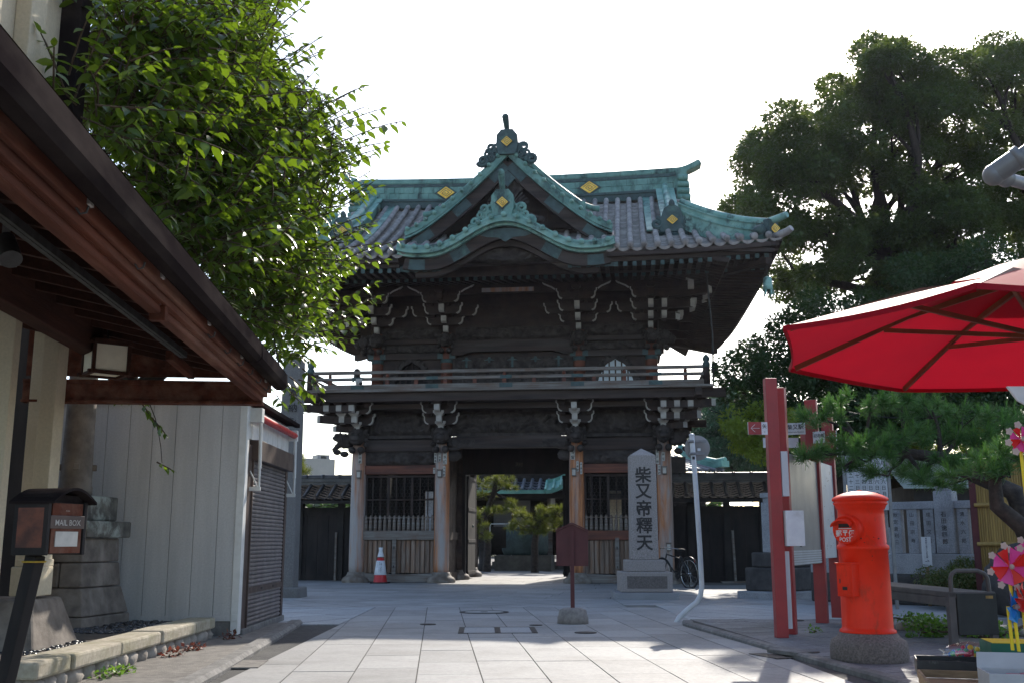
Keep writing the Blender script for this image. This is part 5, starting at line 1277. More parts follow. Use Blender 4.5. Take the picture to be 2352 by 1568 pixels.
q = Vector(rel(1592, 1051)); b = MB(); b.box(q.x - .018, q.x + .02, q.y - .041, q.y - .036, q.z - .022, q.z + .022); b.build('number_sticker', 'ink', sp_)
# ---- red framed map boards
def rpost(p, w, d, h, rz=0.0, name='post'):
    b = MB(); b.box(-w / 2, w / 2, -d / 2, d / 2, 0, h); return b
P1, P1b, P2, P3 = (on(x, y, SW) for x, y in ((1798, 1464), (1815, 1455), (1880, 1429), (1925, 1417)))
P1.y += .05
dirv = (P3 - P1b).normalized(); yaw = math.atan2(dirv.y, dirv.x)
gs = thing('guide_post', 'front red square steel post with white direction boards and grey meter boxes', 'guide post', (P1.x, P1.y, SW), R(4))
b = MB(); b.box(-.07, .07, -.055, .055, 0, 3.03); b.build('post', 'post_red', gs, .006)
def arrow_board(parent, o, ux, L, h, txt, sub, left, flip=1):
    ux = Vector(ux).normalized(); n = ux.cross(V3(0, 0, 1)); o = Vector(o)
    b = MB(); b.prism([(0, -h / 2), (L, -h / 2), (L, h / 2), (0, h / 2)], o, ux, (0, 0, 1), n * -.02); bd = b.build('direction_board', 'white_pole', parent)
    x0 = 0 if left else L - .16
    b = MB(); b.prism([(x0, -h / 2), (x0 + .16, -h / 2), (x0 + .16, h / 2), (x0, h / 2)], o + n * .003, ux, (0, 0, 1), n * -.002); b.build('arrow_field', 'post_red', bd)
    b = MB(); s = 1 if left else -1; cx = x0 + .08
    for q in (((-.05 * s, 0), (.055 * s, 0)), ((-.05 * s, 0), (0, .045)), ((-.05 * s, 0), (0, -.045))): b.beam(o + n * .006 + ux * (cx + q[0][0]) + V3(0, 0, q[0][1]), o + n * .006 + ux * (cx + q[1][0]) + V3(0, 0, q[1][1]), .004, .013, n)
    b.build('arrow', 'white_pole', bd)
    tx = x0 + .16 + (L - .16) / 2 if left else (L - .16) / 2
    b = MB(); b.text(txt, min(.075, (L - .18) / len(txt)), o + n * .006 + ux * tx + V3(0, 0, .025), ux, (0, 0, 1), bold=.01); b.text(sub, .032, o + n * .006 + ux * tx + V3(0, 0, -.045), ux, (0, 0, 1)); b.build('lettering', 'ink', bd)
arrow_board(gs, (-.31, -.066, 2.42), (1, 0, 0), .235, .15, '矢', 'Y', True)
b = MB(); b.box(.08, .34, -.03, -.01, 1.27, 1.84) if False else b.box(.078, .30, -.11, .10, 1.04, 1.45); bx = b.build('meter_box', 'white_pole', gs, .006)
b = MB()
for i in range(4): b.box(.3005, .303, -.06 + i * .035, -.04 + i * .035, 1.385, 1.405)
for x, z in ((.12, 1.037), (.27, 1.037)): b.box(x - .012, x + .012, -.05, -.03, z - .006, z + .005)
b.build('vent', 'ink', bx)
b = MB(); b.box(.078, .16, -.05, .08, 1.62, 2.15); b.build('cable_box', 'panel_white', gs, .004)
b = MB(); b.box(.078, .13, -.02, .08, .1, .98); b.build('cable_trunk', 'panel_white', gs)
mbd = thing('map_board', 'row of three red posts holding large grey and white map panels seen edge on', 'map board', (P1b.x, P1b.y, SW), yaw)
d12, d13 = (P2 - P1b).length, (P3 - P1b).length
for d, h in ((0, 2.98), (d12, 3.06), (d13, 2.95)):
    b = MB(); b.box(d - .06, d + .06, -.08, .08, 0, h); b.build('post', 'post_red', mbd, .006)
b = MB(); b.box(.075, d12 - .06, -.045, .045, .80, 2.18); pn = b.build('map_panel', 'panel_grey', mbd, .004)
b = MB()
for i in range(6): b.box(.08, d12 - .065, -.052, -.046, .81 + i * .03, .83 + i * .03)
b.build('lower_slats', 'panel_white', pn)
b = MB(); b.box(d12 + .065, d13 - .06, -.045, .045, .86, 2.20); pn = b.build('map_panel', 'panel_white', mbd, .004); pn['label'] = 'white panel with faded notes'
b = MB(); r = random.Random(3)
for i in range(22): x, z = r.uniform(d12 + .12, d13 - .2), r.uniform(.95, 2.1); b.box(x, x + r.uniform(.02, .07), .0455, .047, z, z + .012); b.box(x, x + r.uniform(.02, .07), -.047, -.0455, z, z + .012)
b.build('faded_notes', 'panel_grey', pn)
dl = thing('direction_sign', 'white direction boards with red arrow ends fixed high between the red posts', 'sign', (P2.x, P2.y, SW), R(0))
arrow_board(dl, (-.55, -.26, 2.62), (.92, -.38, 0), .42, .16, '柴又駅', 'Shibamata Station', True)
arrow_board(dl, (.02, -.14, 2.52), (.70, -.62, 0), .34, .16, '記念館', 'Museum', False)
arrow_board(dl, (.02, -.14, 2.30), (.70, -.62, 0), .34, .15, '会館', 'Hall', False)
b = MB(); b.box(-.62, -.12, .10, .12, 2.40, 2.54); b.build('back_board', 'white_pole', dl); b = MB(); b.box(-.08, .10, -.12, .13, 2.2, 2.72); b.build('bracket', 'post_red', dl)
# ---- round red post box
p = on(2008, 1524, SW); px = thing('post_box', 'old round cast iron red post box on a stone base', 'post box', (p.x + .07, p.y + .33, SW), R(-14))
b = MB(); b.lathe([(.34, -.03), (.355, .03), (.355, .12), (.34, .18), (.30, .205), (.285, .215), (.27, .245), (.255, .255), (.0, .255)], n=36); b.build('stone_base', 'granite_dark', px)
b = MB(); z = .25
prof = [(.245, 0), (.25, .012), (.246, .03), (.228, .04), (.224, .06), (.222, .52), (.218, .86), (.224, .865), (.232, .88), (.232, .90), (.224, .915), (.212, .925), (.207, 1.24), (.205, 1.29), (.215, 1.30), (.222, 1.32), (.228, 1.34), (.24, 1.35), (.243, 1.365), (.232, 1.375), (.24, 1.385), (.25, 1.39), (.253, 1.405), (.245, 1.42), (.20, 1.45), (.14, 1.475), (.07, 1.49), (.022, 1.494), (.02, 1.505), (0, 1.508)]
b.lathe([(r_ * 1.04, q * .885 + z) for r_, q in prof], n=48); bd = b.build('body', 'post_box_red', px)
b = MB(); A = V3(-.62, -.78, 0).normalized(); T = V3(.78, -.62, 0); c0 = V3(0, 0, z + .955)
M = []
b.lathe([(.138, .10), (.140, .22), (.138, .255), (.126, .262), (0, .262)], c0, 32, axis=A); b.lathe([(.132, .262), (.135, .27), (.126, .272), (.12, .264)], c0, 32, axis=A); sl = b.build('slot_drum', 'post_box_red', px)
b = MB(); n = 12; vs = []
for i in range(n + 1):
    a = math.pi * (.05 + .9 * i / n)
    for (rr, dd, zz) in ((.085, .262, 0), (.11, .345, -.025)): q = c0 + A * dd + T * (rr * math.cos(a)) + V3(0, 0, .02 + rr * .62 * math.sin(a) + zz + .03); vs.append(q)
vs += [v + V3(0, 0, -.014) for v in vs]; m_ = 2 * (n + 1)
b.add(vs, [(2 * i, 2 * i + 1, 2 * i + 3, 2 * i + 2) for i in range(n)] + [(m_ + 2 * i, m_ + 2 * i + 2, m_ + 2 * i + 3, m_ + 2 * i + 1) for i in range(n)] + [(2 * i + 1, m_ + 2 * i + 1, m_ + 2 * i + 3, 2 * i + 3) for i in range(n)], True); b.build('slot_hood', 'post_box_red', sl)
b = MB(); q = c0 + A * .264; b.prism([(-.07, .02), (.07, .02), (.07, .055), (-.07, .055)], q, T, (0, 0, 1), A * .004); b.build('slot', 'ink', sl)
b = MB(); q = c0 + A * .268; b.text('郵', .066, q - T * .07 + V3(0, 0, -.035), T, (0, 0, 1), bold=.02); b.text('〒', .066, q + V3(0, 0, -.032), T, (0, 0, 1), bold=.03); b.text('便', .066, q + T * .07 + V3(0, 0, -.035), T, (0, 0, 1), bold=.02); b.text('POST', .055, q + V3(0, 0, -.092), T, (0, 0, 1), bold=.015); b.prism([(-.07, .006), (.07, .006), (.07, .014), (-.07, .014)], q - A * .002, T, (0, 0, 1), A * .003); b.build('lettering', 'white_pole', sl)
b = MB(); Fd = V3(-.62, -.78, 0).normalized(); q = V3(0, 0, z + .34)
b.prism([(-.085, 0), (.085, 0), (.085, .30), (-.085, .30)], q + Fd * .12, T, (0, 0, 1), Fd * .20); b.prism([(-.095, .295), (.095, .295), (.095, .31), (-.095, .31)], q + Fd * .12, T, (0, 0, 1), Fd * .212); b.prism([(-.068, .02), (.068, .02), (.068, .28), (-.068, .28)], q + Fd * .319, T, (0, 0, 1), Fd * .008); dr = b.build('collection_door', 'post_box_red', px, .006)
b = MB(); b.prism([(-.02, .06), (.03, .06), (.03, .09), (-.02, .09)], q + Fd * .327, T, (0, 0, 1), Fd * .003); b.prism([(-.05, .12), (-.04, .12), (-.04, .16), (-.05, .16)], q + Fd * .327, T, (0, 0, 1), Fd * .003); b.build('keyhole', 'ink', dr)
b = MB(); r = random.Random(8)
for i in range(60): a = r.uniform(-2.8, 0.2); zz = r.uniform(.3, .95) + z - .05; rr = .2215; s = r.uniform(.003, .009); b.blob((rr * math.cos(a), rr * math.sin(a), zz), (s, s, s * .8), n=6, m=4)
b.build('paint_chips', 'ink', bd)
# ---- bench with hoop arms
p = on(2188, 1482, SW); be = thing('bench', 'long dark bench with steel hoop armrests and black end panel behind the post box', 'bench', (p.x, p.y, SW), R(3))
Wb, Lb = .52, 3.1
b = MB(); b.box(0, Wb, 0, Lb, .50, .56); b.box(.02, Wb - .02, .03, Lb - .03, .38, .50) if False else b.box(.0, .05, .05, Lb - .05, .40, .50); b.build('seat', 'bench_grey', be, .01)
for y in (.0, Lb - .08):
    b = MB(); b.box(-.005, .075, y, y + .08, 0, .56); b.build('leg', 'bench_grey', be, .006); b = MB(); b.box(Wb - .07, Wb, y, y + .08, 0.05, .555); b.build('leg', 'bench_grey', be, .006)
    b = MB(); b.box(.08, Wb - .0, y - .01, y + .07, .11, .545); o = b.build('end_panel', 'bench_panel', be, .006)
    b = MB(); b.tube([(.05, y + .04, .55), (.05, y + .04, .70), (.07, y + .04, .75), (.12, y + .04, .78), (.36, y + .04, .78), (.43, y + .04, .75), (.46, y + .04, .70), (.47, y + .04, .55)], .024, 12); b.build('armrest', 'galvanised' if False else 'bench_grey', be)
b = MB(); b.box(.40, .48, -.013, -.01, .49, .52); b.build('label_plate', 'bamboo', be)
# ---- stone fence with inscribed pickets
FA, FB = V3(8.45, 18.6, 0), V3(5.65, 21.0, 0)
fd_ = (FA - FB).normalized(); fy = math.atan2(fd_.y, fd_.x); FL = (FA - FB).length
fe = thing('stone_fence', 'pale granite fence of inscribed upright pickets on a stone block wall', 'fence', (FB.x, FB.y, 0), fy)
b = MB(); x = .35
while x < FL + .3: b.box(x, x + 1.15, -.30, .30, .02, .55); b.box(x + .3, x + 1.46, -.26, .28, .555, .80) if False else None; x += 1.16
b.build('block_wall', 'dark_stone', fe, .03)
b = MB(); b.box(.35, FL + .3, -.26, .26, .555, .92); b.build('base_course', 'fence_granite', fe, .015)
b = MB(); b.box(.4, FL + .2, -.10, .10, 1.72, 1.86); b.build('top_rail', 'fence_granite', fe, .012)
nm = ['明治座', '高砂亭', '大野金次郎', '萬又秋家', '大本條小太郎', '秋定倉利三', '山田宗寿', '成田又松', '石田徳四郎', '清水六郎', '我田和幸商店']
n = 12
for i in range(n):
    x = .5 + (FL - .4) * i / (n - 1)
    big = i in (8,)
    if big:
        b = MB(); b.obox((x, 0, 1.48), (.33, .33, 1.12)); b.obox((x, 0, 2.09), (.26, .26, .10)); b.obox((x, 0, 2.20), (.36, .36, .14)); b.obox((x, 0, 2.29), (.30, .30, .05)); pk = b.build('fence_post', 'fence_granite', fe, .02)
    else:
        b = MB(); b.obox((x, 0, 1.32), (.19, .17, .80)); pk = b.build('picket', 'fence_granite', fe, .012)
    b = MB(); t_ = nm[i % len(nm)]; b.text(t_, .085 if not big else .10, (x, -.172 if big else -.0875, 1.62), (1, 0, 0), (0, 0, 1), True, .01, .62 / len(t_) / .085 if not big else 1.2); b.build('inscription', 'dark_stone', pk)
FA2 = V3(5.1, 21.4, 0); f2 = thing('stone_fence', 'short granite fence end on a dark stepped base by the roofed wall', 'fence', (FA2.x, FA2.y, 0), R(42))
b = MB(); b.box(-.2, 1.9, -.5, .6, 0, .16); b.build('plinth', 'fence_granite', f2, .02)
b = MB(); b.box(-.05, 1.9, -.38, .5, .165, .62); b.build('lower_base', 'dark_stone', f2, .03); b = MB(); b.box(.05, 1.9, -.28, .4, .625, .92); b.build('upper_base', 'dark_stone', f2, .03)
for i in range(6): x = .2 + i * .30; b = MB(); (b.obox((x, 0, 1.38), (.16, .15, .90)) if i else (b.obox((x, 0, 1.42), (.26, .26, 1.0)), b.obox((x, 0, 1.97), (.2, .2, .1)), b.obox((x, 0, 2.06), (.28, .28, .1)))); b.build('picket' if i else 'fence_post', 'fence_granite', f2, .015)
b = MB(); b.box(.1, 1.9, -.09, .09, 1.70, 1.82); b.build('top_rail', 'fence_granite', f2, .01)
# old marker stone, little arrow sign, dates board
p = on(2066, 1365, 0); ms = thing('marker_stone', 'weathered grey marker stone with worn carved characters beside the post box', 'marker stone', (p.x - .05, p.y, 0), R(-8))
b = MB(); b.obox((0, 0, .72), (.40, .30, 1.44), 0, .88); b.build('stone', 'fence_granite', ms, .03)
b = MB(); b.text('宮二天龍', .20, (.0, -.150, 1.02), (1, 0, 0), (0, .02, 1), True, .01, 1.25); b.build('carved_characters', 'dark_stone', ms)
p = on(2147, 1395, 0); as_ = thing('arrow_sign', 'small narrow white sign with vertical writing and an arrow on a wooden stake', 'sign', (p.x, p.y + .2, 0), R(-6))
b = MB(); b.box(-.075, .085, -.02, .0, .70, 1.22); bo = b.build('board', 'white_pole', as_); b = MB(); b.box(-.02, .03, .0, .04, 0, 1.1); b.build('stake', 'rough_wood', as_)
b = MB(); b.text('葛飾柴又寅さん記念館', .036, (.005, -.022, 1.19), (1, 0, 0), (0, 0, 1), True, .01, 1.0); b.text('→', .10, (.005, -.022, .79), (1, 0, 0), (0, 0, 1), bold=.01); b.text('徒歩八分', .03, (.005, -.022, .725), (1, 0, 0), (0, 0, 1)); b.build('lettering', 'ink_blue', bo)
q = at(1990, 1080, 18.2); db = thing('dates_board', 'white board of festival dates in vertical columns behind the post box', 'sign', (q.x, q.y, 0), R(-4))
zt, zb = at(1990, 1040, 18.2).z, at(1990, 1150, 18.2).z
b = MB(); b.box(-.34, .34, 0, .03, zb - .15, zt); bo = b.build('board', 'panel_white', db); b = MB(); b.box(-.40, -.35, .0, .05, 0, zt + .05); b.box(.35, .40, 0, .05, 0, zt + .05); b.build('post', 'galvanised', db)
b = MB()
for i, s_ in enumerate(('二月二十六日(月)', '四月二十六日(金)', '六月二十五日(火)', '八月二十四日(土)', '十月二十三日(水)', '十二月二十二日(日)')):
    b.text(s_.replace('(', '').replace(')', ''), .082, (.275 - i * .11, -.003, zt - .07), (1, 0, 0), (0, 0, 1), True, .006, 1.28)
    b.box(.275 - i * .11 - .057, .275 - i * .11 - .0555, -.003, -.001, zb - .1, zt - .03)
b.build('lettering', 'ink', bo)
# ---- bamboo fence and boulder at the far right
A, B_ = at(2245, 1241, 17.2), at(2500, 1241, 16.4); bf = thing('bamboo_fence', 'ochre bamboo screen fence tied with dark cord at far right', 'fence', (A.x, A.y, 0), math.atan2(B_.y - A.y, B_.x - A.x))
b = MB()
for i in range(60): b.tube([(.05 + i * .036, 0, .3), (.05 + i * .036, 0, 2.5)], .019, 7)
b.build('screen', 'bamboo', bf)
for z in (1.10, 1.72, 2.35): b = MB(); b.tube([(0, -.045, z), (2.3, -.045, z)], .035, 10); ra = b.build('rail', 'bamboo', bf); b = MB(); [b.lathe([(.037, -.02), (.044, -.01), (.044, .01), (.037, .02)], (x, -.045, z), 10, axis=(1, 0, 0)) for x in (.38, 1.0, 1.6)]; b.build('tie', 'rubber', ra)
b = MB(); b.box(-.06, .04, -.05, .05, 0, 2.6); b.build('post', 'maroon', bf)
q = at(2305, 1300, 16.4); bo = MB(); bo.blob((0, 0, .50), (.62, .4, .60), .25, 2.0, n=24, m=16, seed=5); o = bo.build('boulder', 'dark_stone'); o.location = (q.x + .3, q.y, 0); tag(o, 'large dark rounded boulder behind the clipped bush at right', 'boulder')
# ---- timber stakes, bicycle, cone
for x, y, h, tilt, lab in ((767, 1332, 1.05, 0, 'left of the two thin stakes by the left roofed wall, at the cone side') if False else (769, 1333, 1.40, 0, 'thin grey stake standing before the left roofed wall beside the gate'), (697, 1332, 1.38, 0, 'thin grey stake nearest the stone pillar before the left roofed wall'),
        (1634, 1336, 1.42, 0, 'thin upright timber stake just right of the bent sign pole'), (1690, 1338, 1.44, -1.5, 'middle timber stake with a foot board before the right roofed wall'), (1760, 1336, 1.45, -5, 'leaning timber stake nearest the granite fence end')):
    p = on(x, y); b = MB(); b.beam((0, 0, 0), (math.sin(R(tilt)) * h, 0, h), .09, .06)
    if tilt == -1.5: b.box(-.4, .45, -.1, .1, 0, .05)
    o = b.build('stake', 'grey_wood', None, .005); o.location = p; tag(o, lab, 'stake', 'timber stakes before the roofed walls')
p = at(872, 1339, 29.1); p.z = 0; cn = thing('traffic_cone', 'red and white traffic cone with a white cap and pasted notice', 'traffic cone', (p.x, p.y + .1, 0), GA)
b = MB(); b.obox((0, 0, .025), (.46, .46, .05)); b.build('base', 'rubber', cn, .01)
b = MB(); b.lathe([(.20, .04), (.185, .06), (.11, .56), (.085, .70)], n=28); b.build('body', 'red_paint', cn)
b = MB(); b.lathe([(.166, .24), (.170, .245), (.112, .62), (.108, .62)], n=28); bn = b.build('white_band', 'white_pole', cn); b = MB(); b.lathe([(.093, .72), (.088, .74), (.05, .88), (.055, .93), (.06, .97), (.0, .975)], n=24); b.build('cap', 'white_pole', cn)
b = MB()
for i, s_ in enumerate(('お願い自転車は', '境内に入れない', 'で下さい')): b.text(s_, .034, (.055 - i * .05, -.150 + .01 * 0, .56), (1, 0, 0), (0, .16, 1), True, .01, 1.15)
b.build('lettering', 'ink', bn)
p = on(1570, 1350); bk = thing('bicycle', 'black bicycle parked on its stand between the monument and the sign pole', 'bicycle', (p.x - .15, p.y + .25, 0), R(118))
wr = .36
for x in (-.56, .54):                                               # +x is the front
    t_ = MB(); n = 36; t_.tube([(x + wr * math.cos(2 * math.pi * i / n), 0, wr + wr * math.sin(2 * math.pi * i / n)) for i in range(n + 1)], .022, 8, False); wh_ = t_.build('wheel', 'rubber', bk)
    t_ = MB(); t_.tube([(x + .33 * math.cos(2 * math.pi * i / n), 0, wr + .33 * math.sin(2 * math.pi * i / n)) for i in range(n + 1)], .010, 6, False)
    for i in range(18): a = 2 * math.pi * i / 18; t_.tube([(x, .02 * (-1) ** i, wr), (x + .33 * math.cos(a), 0, wr + .33 * math.sin(a))], .0025, 4)
    t_.lathe([(.02, -.05), (.025, -.03), (.02, .05)], (x, 0, wr), 10, axis=(0, 1, 0)); t_.build('spokes', 'chrome', wh_)
b = MB(); BB, ST, HT, HB = V3(-.08, 0, .30), V3(-.22, 0, .78), V3(.36, 0, .82), V3(.40, 0, .66)
for q in ((BB, ST), (BB, HB), (ST + V3(.02, 0, -.06), HT), (BB, V3(-.56, .05, wr)), (BB, V3(-.56, -.05, wr)), (ST, V3(-.56, .05, wr)), (ST, V3(-.56, -.05, wr)), (HT, HB)): b.tube(q, .017, 8)
for s in (-1, 1): b.tube([HB, HB + V3(.03, s * .05, -.05), V3(.54, s * .05, wr)], .014, 8)
b.build('frame', 'bike_black', bk)
b = MB(); b.tube([ST, ST + V3(-.03, 0, .12)], .014, 8); b.blob(ST + V3(-.05, 0, .15), (.14, .07, .035), n=14, m=8); b.build('saddle', 'rubber', bk)
b = MB(); b.tube([HT, HT + V3(-.02, 0, .14)], .013, 8); b.tube([HT + V3(-.16, -.28, .12), HT + V3(-.02, -.2, .15), HT + V3(.02, 0, .15), HT + V3(-.02, .2, .15), HT + V3(-.16, .28, .12)], .012, 8); b.build('handlebar', 'chrome', bk)
b = MB(); b.lathe([(.09, -.01), (.10, 0), (.09, .01)], BB, 20, axis=(0, 1, 0)); b.tube([BB + V3(0, -.03, 0), BB + V3(.10, -.05, -.13), BB + V3(.10, -.14, -.13)], .011, 6); b.tube([BB + V3(0, .03, 0), BB + V3(-.10, .05, .13), BB + V3(-.10, .14, .13)], .011, 6); b.build('crank', 'iron', bk)
b = MB(); b.tube([V3(-.56 + .40 * math.cos(a), 0, wr + .40 * math.sin(a)) for a in [R(q) for q in range(20, 200, 15)]], .018, 6); b.build('mudguard', 'bike_black', bk)
b = MB(); b.tube([V3(-.3, -.06, .3), V3(-.34, -.2, .0)], .012, 6); b.build('stand', 'iron', bk); b = MB(); b.blob((-.80, 0, .66), (.02, .03, .03), n=8, m=6); b.build('reflector', 'tag_red', bk)
# ---- big red market umbrella
mat('umbrella_wood', (.20, .075, .028), (.13, .048, .02), 5, (1, 1, .3), rough=.5)
m, nt, out = new_mat('canopy_red')
p_ = nt.nodes.new('ShaderNodeBsdfPrincipled'); p_.inputs['Base Color'].default_value = (.37, .008, .022, 1); p_.inputs['Roughness'].default_value = .6; p_.inputs['Specular IOR Level'].default_value = .12
t_ = nt.nodes.new('ShaderNodeBsdfTranslucent'); nz_ = tex(nt, 3, detail=3); nt.links.new(ramp(nt, nz_, [(.3, (.62, .012, .03)), (.7, (.50, .010, .028))]), t_.inputs[0])
x_ = nt.nodes.new('ShaderNodeMixShader'); x_.inputs[0].default_value = .22; nt.links.new(p_.outputs[0], x_.inputs[1]); nt.links.new(t_.outputs[0], x_.inputs[2]); nt.links.new(x_.outputs[0], out.inputs[0])
HU = 2.55
Q = [on(2242, 652, HU), on(1800, 750, HU), on(1813, 845, HU), on(2070, 893, HU)]
cx_, cy_, RU = 4.02, 7.75, 2.05
A0 = math.atan2(Q[2].y - cy_, Q[2].x - cx_)
um = thing('market_umbrella', 'large red canvas market umbrella with wooden ribs at upper right', 'umbrella', (cx_, cy_, 0), 0)
crn = [Vector((q.x - cx_, q.y - cy_, HU)) for q in (Q[1], Q[2], Q[3])]
def polar(a, z=HU, r=RU): return V3(r * math.cos(a), r * math.sin(a), z)
a1, a2, a3, aN = [math.atan2(q.y - cy_, q.x - cx_) for q in (Q[1], Q[2], Q[3], Q[0])]
angs = [polar(0)] * 0
corners = [crn[0], crn[1], crn[2]]
rest = [(a3 - (i + 1) * ((a3 - (aN % (2 * math.pi) - 2 * math.pi)) % (2 * math.pi)) / 5) for i in range(4)]
for a in rest: corners.append(polar(a))
corners.append(Vector((Q[0].x - cx_, Q[0].y - cy_, HU)))
TOPU = V3(0, 0, HU + .66)
b = MB(); vs, fs = [], []
NU, NV = 6, 8
for i in range(8):
    c0, c1 = corners[i], corners[(i + 1) % 8]; base = len(vs)
    for j in range(NV + 1):
        t = j / NV
        for q in range(NU + 1):
            u = q / NU; e = c0.lerp(c1, u); sag = 4 * u * (1 - u)
            pnt = TOPU.lerp(e, .10 + .90 * t) + V3(0, 0, .02 * math.sin(math.pi * t) - .02 * sag * t); pnt = V3(pnt.x * (1 - .02 * sag * t), pnt.y * (1 - .02 * sag * t), pnt.z); vs.append(pnt)
    fs += [(base + j * (NU + 1) + q, base + j * (NU + 1) + q + 1, base + (j + 1) * (NU + 1) + q + 1, base + (j + 1) * (NU + 1) + q) for j in range(NV) for q in range(NU)]
b.add(vs, fs, True)
for i in range(8):
    c0, c1 = corners[i], corners[(i + 1) % 8]; ed = []
    for q in range(9): u = q / 8; e = c0.lerp(c1, u); sag = 4 * u * (1 - u); ed.append(V3(e.x * (1 - .02 * sag), e.y * (1 - .02 * sag), e.z - .02 * sag))
    b.strip([e + V3(0, 0, -.012) for e in ed], .012, .035)
b.build('canopy', 'canopy_red', um)
b = MB(); vs = []
for i in range(17):
    a = 2 * math.pi * i / 16; k = 1 + .06 * (i % 2); vs += [V3(.03 * math.cos(a), .03 * math.sin(a), HU + .74), V3(.40 * math.cos(a), .40 * math.sin(a), HU + .63), V3(.80 * k * math.cos(a), .80 * k * math.sin(a), HU + .44 + .02 * (i % 2))]
b.add(vs, [(3 * i + q, 3 * i + q + 1, 3 * i + q + 4, 3 * i + q + 3) for i in range(16) for q in range(2)], True); b.build('top_vent', 'canopy_red', um)
b = MB(); b.lathe([(.03, .72), (.05, .75), (.04, .8), (0, .83)], (0, 0, HU), 14); b.build('finial', 'maroon', um)
for c in corners:
    b = MB(); st = TOPU.lerp(c, .06) + V3(0, 0, -.06); md = TOPU.lerp(c, .5) + V3(0, 0, .02); en = c * .975; en = V3(en.x, en.y, c.z - .005); b.strip([st, md, en], .028, .042); rb = b.build('rib', 'umbrella_wood', um)
    b = MB(); b.beam(V3(c.x * .03, c.y * .03, HU + .12), TOPU.lerp(c, .60) + V3(0, 0, -.01), .024, .034); b.build('strut', 'umbrella_wood', rb)
b = MB(); b.tube([(0, 0, 0), (0, 0, HU + .7)], .03, 14); b.lathe([(.06, HU + .05), (.07, HU + .1), (.07, HU + .16), (.04, HU + .2)], n=14); b.build('pole', 'umbrella_wood', um)
b = MB(); b.lathe([(.35, 0), (.35, .08), (.3, .12), (.06, .14), (.05, .4)], n=24); b.build('foot', 'concrete', um)
# ---- grey pipe frame of the awning at the far right
J = at(2283, 402, 4.2)
pf = thing('pipe_frame', 'grey galvanised pipe frame with an elbow joint reaching in at the right edge', 'pipe frame', J)
b = MB(); e1 = (at(2500, 250, 4.0) - J) * 3.2; e2 = at(2520, 470, 4.9) - J; d1, d2 = e1.normalized(), e2.normalized()
b.tube([d1 * .05, e1], .031, 18); b.build('pipe', 'galvanised', pf); b = MB(); b.tube([d2 * .05, e2], .027, 18); b.build('pipe', 'galvanised', pf)
b = MB(); b.tube([-d1 * .03, d1 * .02, d1 * .12], [.030, .045, .045], 20); b.lathe([(.045, -.0), (.050, .002), (.050, .03), (.045, .032)], d1 * .10, 20, axis=d1); b.tube([d2 * .0, d2 * .10, d2 * .115], [.036, .036, .040], 18); b.blob((0, 0, 0), .046, n=18, m=12); el = b.build('elbow', 'galvanised', pf)
b = MB(); b.tube([e1 * .28, e1 * .16 + V3(0, 0, -.09), d1 * .16 + V3(0, 0, -.07), d2 * .13 + V3(.01, 0, .03)], .006, 6); b.build('wire_tie', 'white_pole', pf)
b = MB(); b.tube([d1 * .30, d1 * .42], .0325, 18); b.build('tape', 'maroon', pf)
b = MB(); b.tube([e2, e2 + V3(.6, .1, -4.6)], .03, 14); b.build('upright', 'galvanised', pf)
q = at(2352, 908, 6.5); b = MB(); b.prism([(-.10, .06), (.5, .06), (.5, -.3), (.08, -.10), (-.04, -.03)], (0, 0, 0), (1, 0, 0), (0, 0, 1), (0, .02, 0)); o = b.build('price_board', 'white_pole'); o.location = q; tag(o, 'corner of a white board hanging below the red umbrella at the right edge', 'board')
# ---- market stall: table, trays, boxes, pinwheels
TZ = .47
mat('card_black', (.028, .026, .026), (.018, .017, .017), 9, (1, 6, 1), rough=.5, bump=.1, stain=(.25, .23, .21), sscale=10, samt=.35, slo=.62, shi=.72)
mat('card_grey', (.44, .42, .42), (.38, .36, .365), 6, rough=.8, bump=.03)
mat('card_green', (.015, .12, .075), (.012, .09, .06), 6, rough=.6, bump=.03)
mat('card_pink', (.52, .16, .20), (.42, .12, .16), 16, (1, 1, 5), rough=.8, bump=.15)
mat('yellow', (.85, .62, .03), (.8, .55, .02), 6, rough=.5, bump=0)
mat('toy_blue', (.03, .18, .55), rough=.3, bump=0); mat('toy_yellow', (.7, .5, .04), rough=.3, bump=0); mat('toy_green', (.05, .35, .12), rough=.3, bump=0); mat('toy_red', (.55, .03, .08), rough=.3, bump=0)
m, nt, out = new_mat('clear_film'); t_ = nt.nodes.new('ShaderNodeBsdfTransparent'); g_ = nt.nodes.new('ShaderNodeBsdfGlossy'); g_.inputs['Roughness'].default_value = .12; x_ = nt.nodes.new('ShaderNodeMixShader'); x_.inputs[0].default_value = .14; nt.links.new(t_.outputs[0], x_.inputs[1]); nt.links.new(g_.outputs[0], x_.inputs[2]); nt.links.new(x_.outputs[0], out.inputs[0])
def film(name, c, rgb):
    m = leaf_mat(name, [rgb, tuple(v * .8 for v in rgb)], .5, rgb, .2, .6)
film('film_red', 0, (.85, .04, .03)); film('film_pink', 0, (.85, .10, .42)); film('film_white', 0, (.70, .55, .50)); film('film_blue', 0, (.04, .30, .75))
q0 = on(2125, 1545, TZ)
tb_ = thing('stall_table', 'dark trestle table of worn boards in the lower right corner', 'table', (q0.x, q0.y, 0), R(-16))
b = MB(); b.box(0, 1.5, -.5, .45, TZ - .10, TZ - .075); b.build('table_top', 'rough_wood', tb_, .004); b = MB(); b.box(-.005, .012, -.5, .45, TZ - .072, TZ - .03); b.box(0, 1.5, .44, .455, TZ - .07, TZ - .03); b.build('edge_strip', 'rough_wood', tb_, .003)
for x in (.05, 1.4):
    for y in (-.45, .4): b = MB(); b.box(x - .03, x + .03, y - .03, y + .03, 0, TZ - .10); b.build('leg', 'black_wood', tb_, .004)
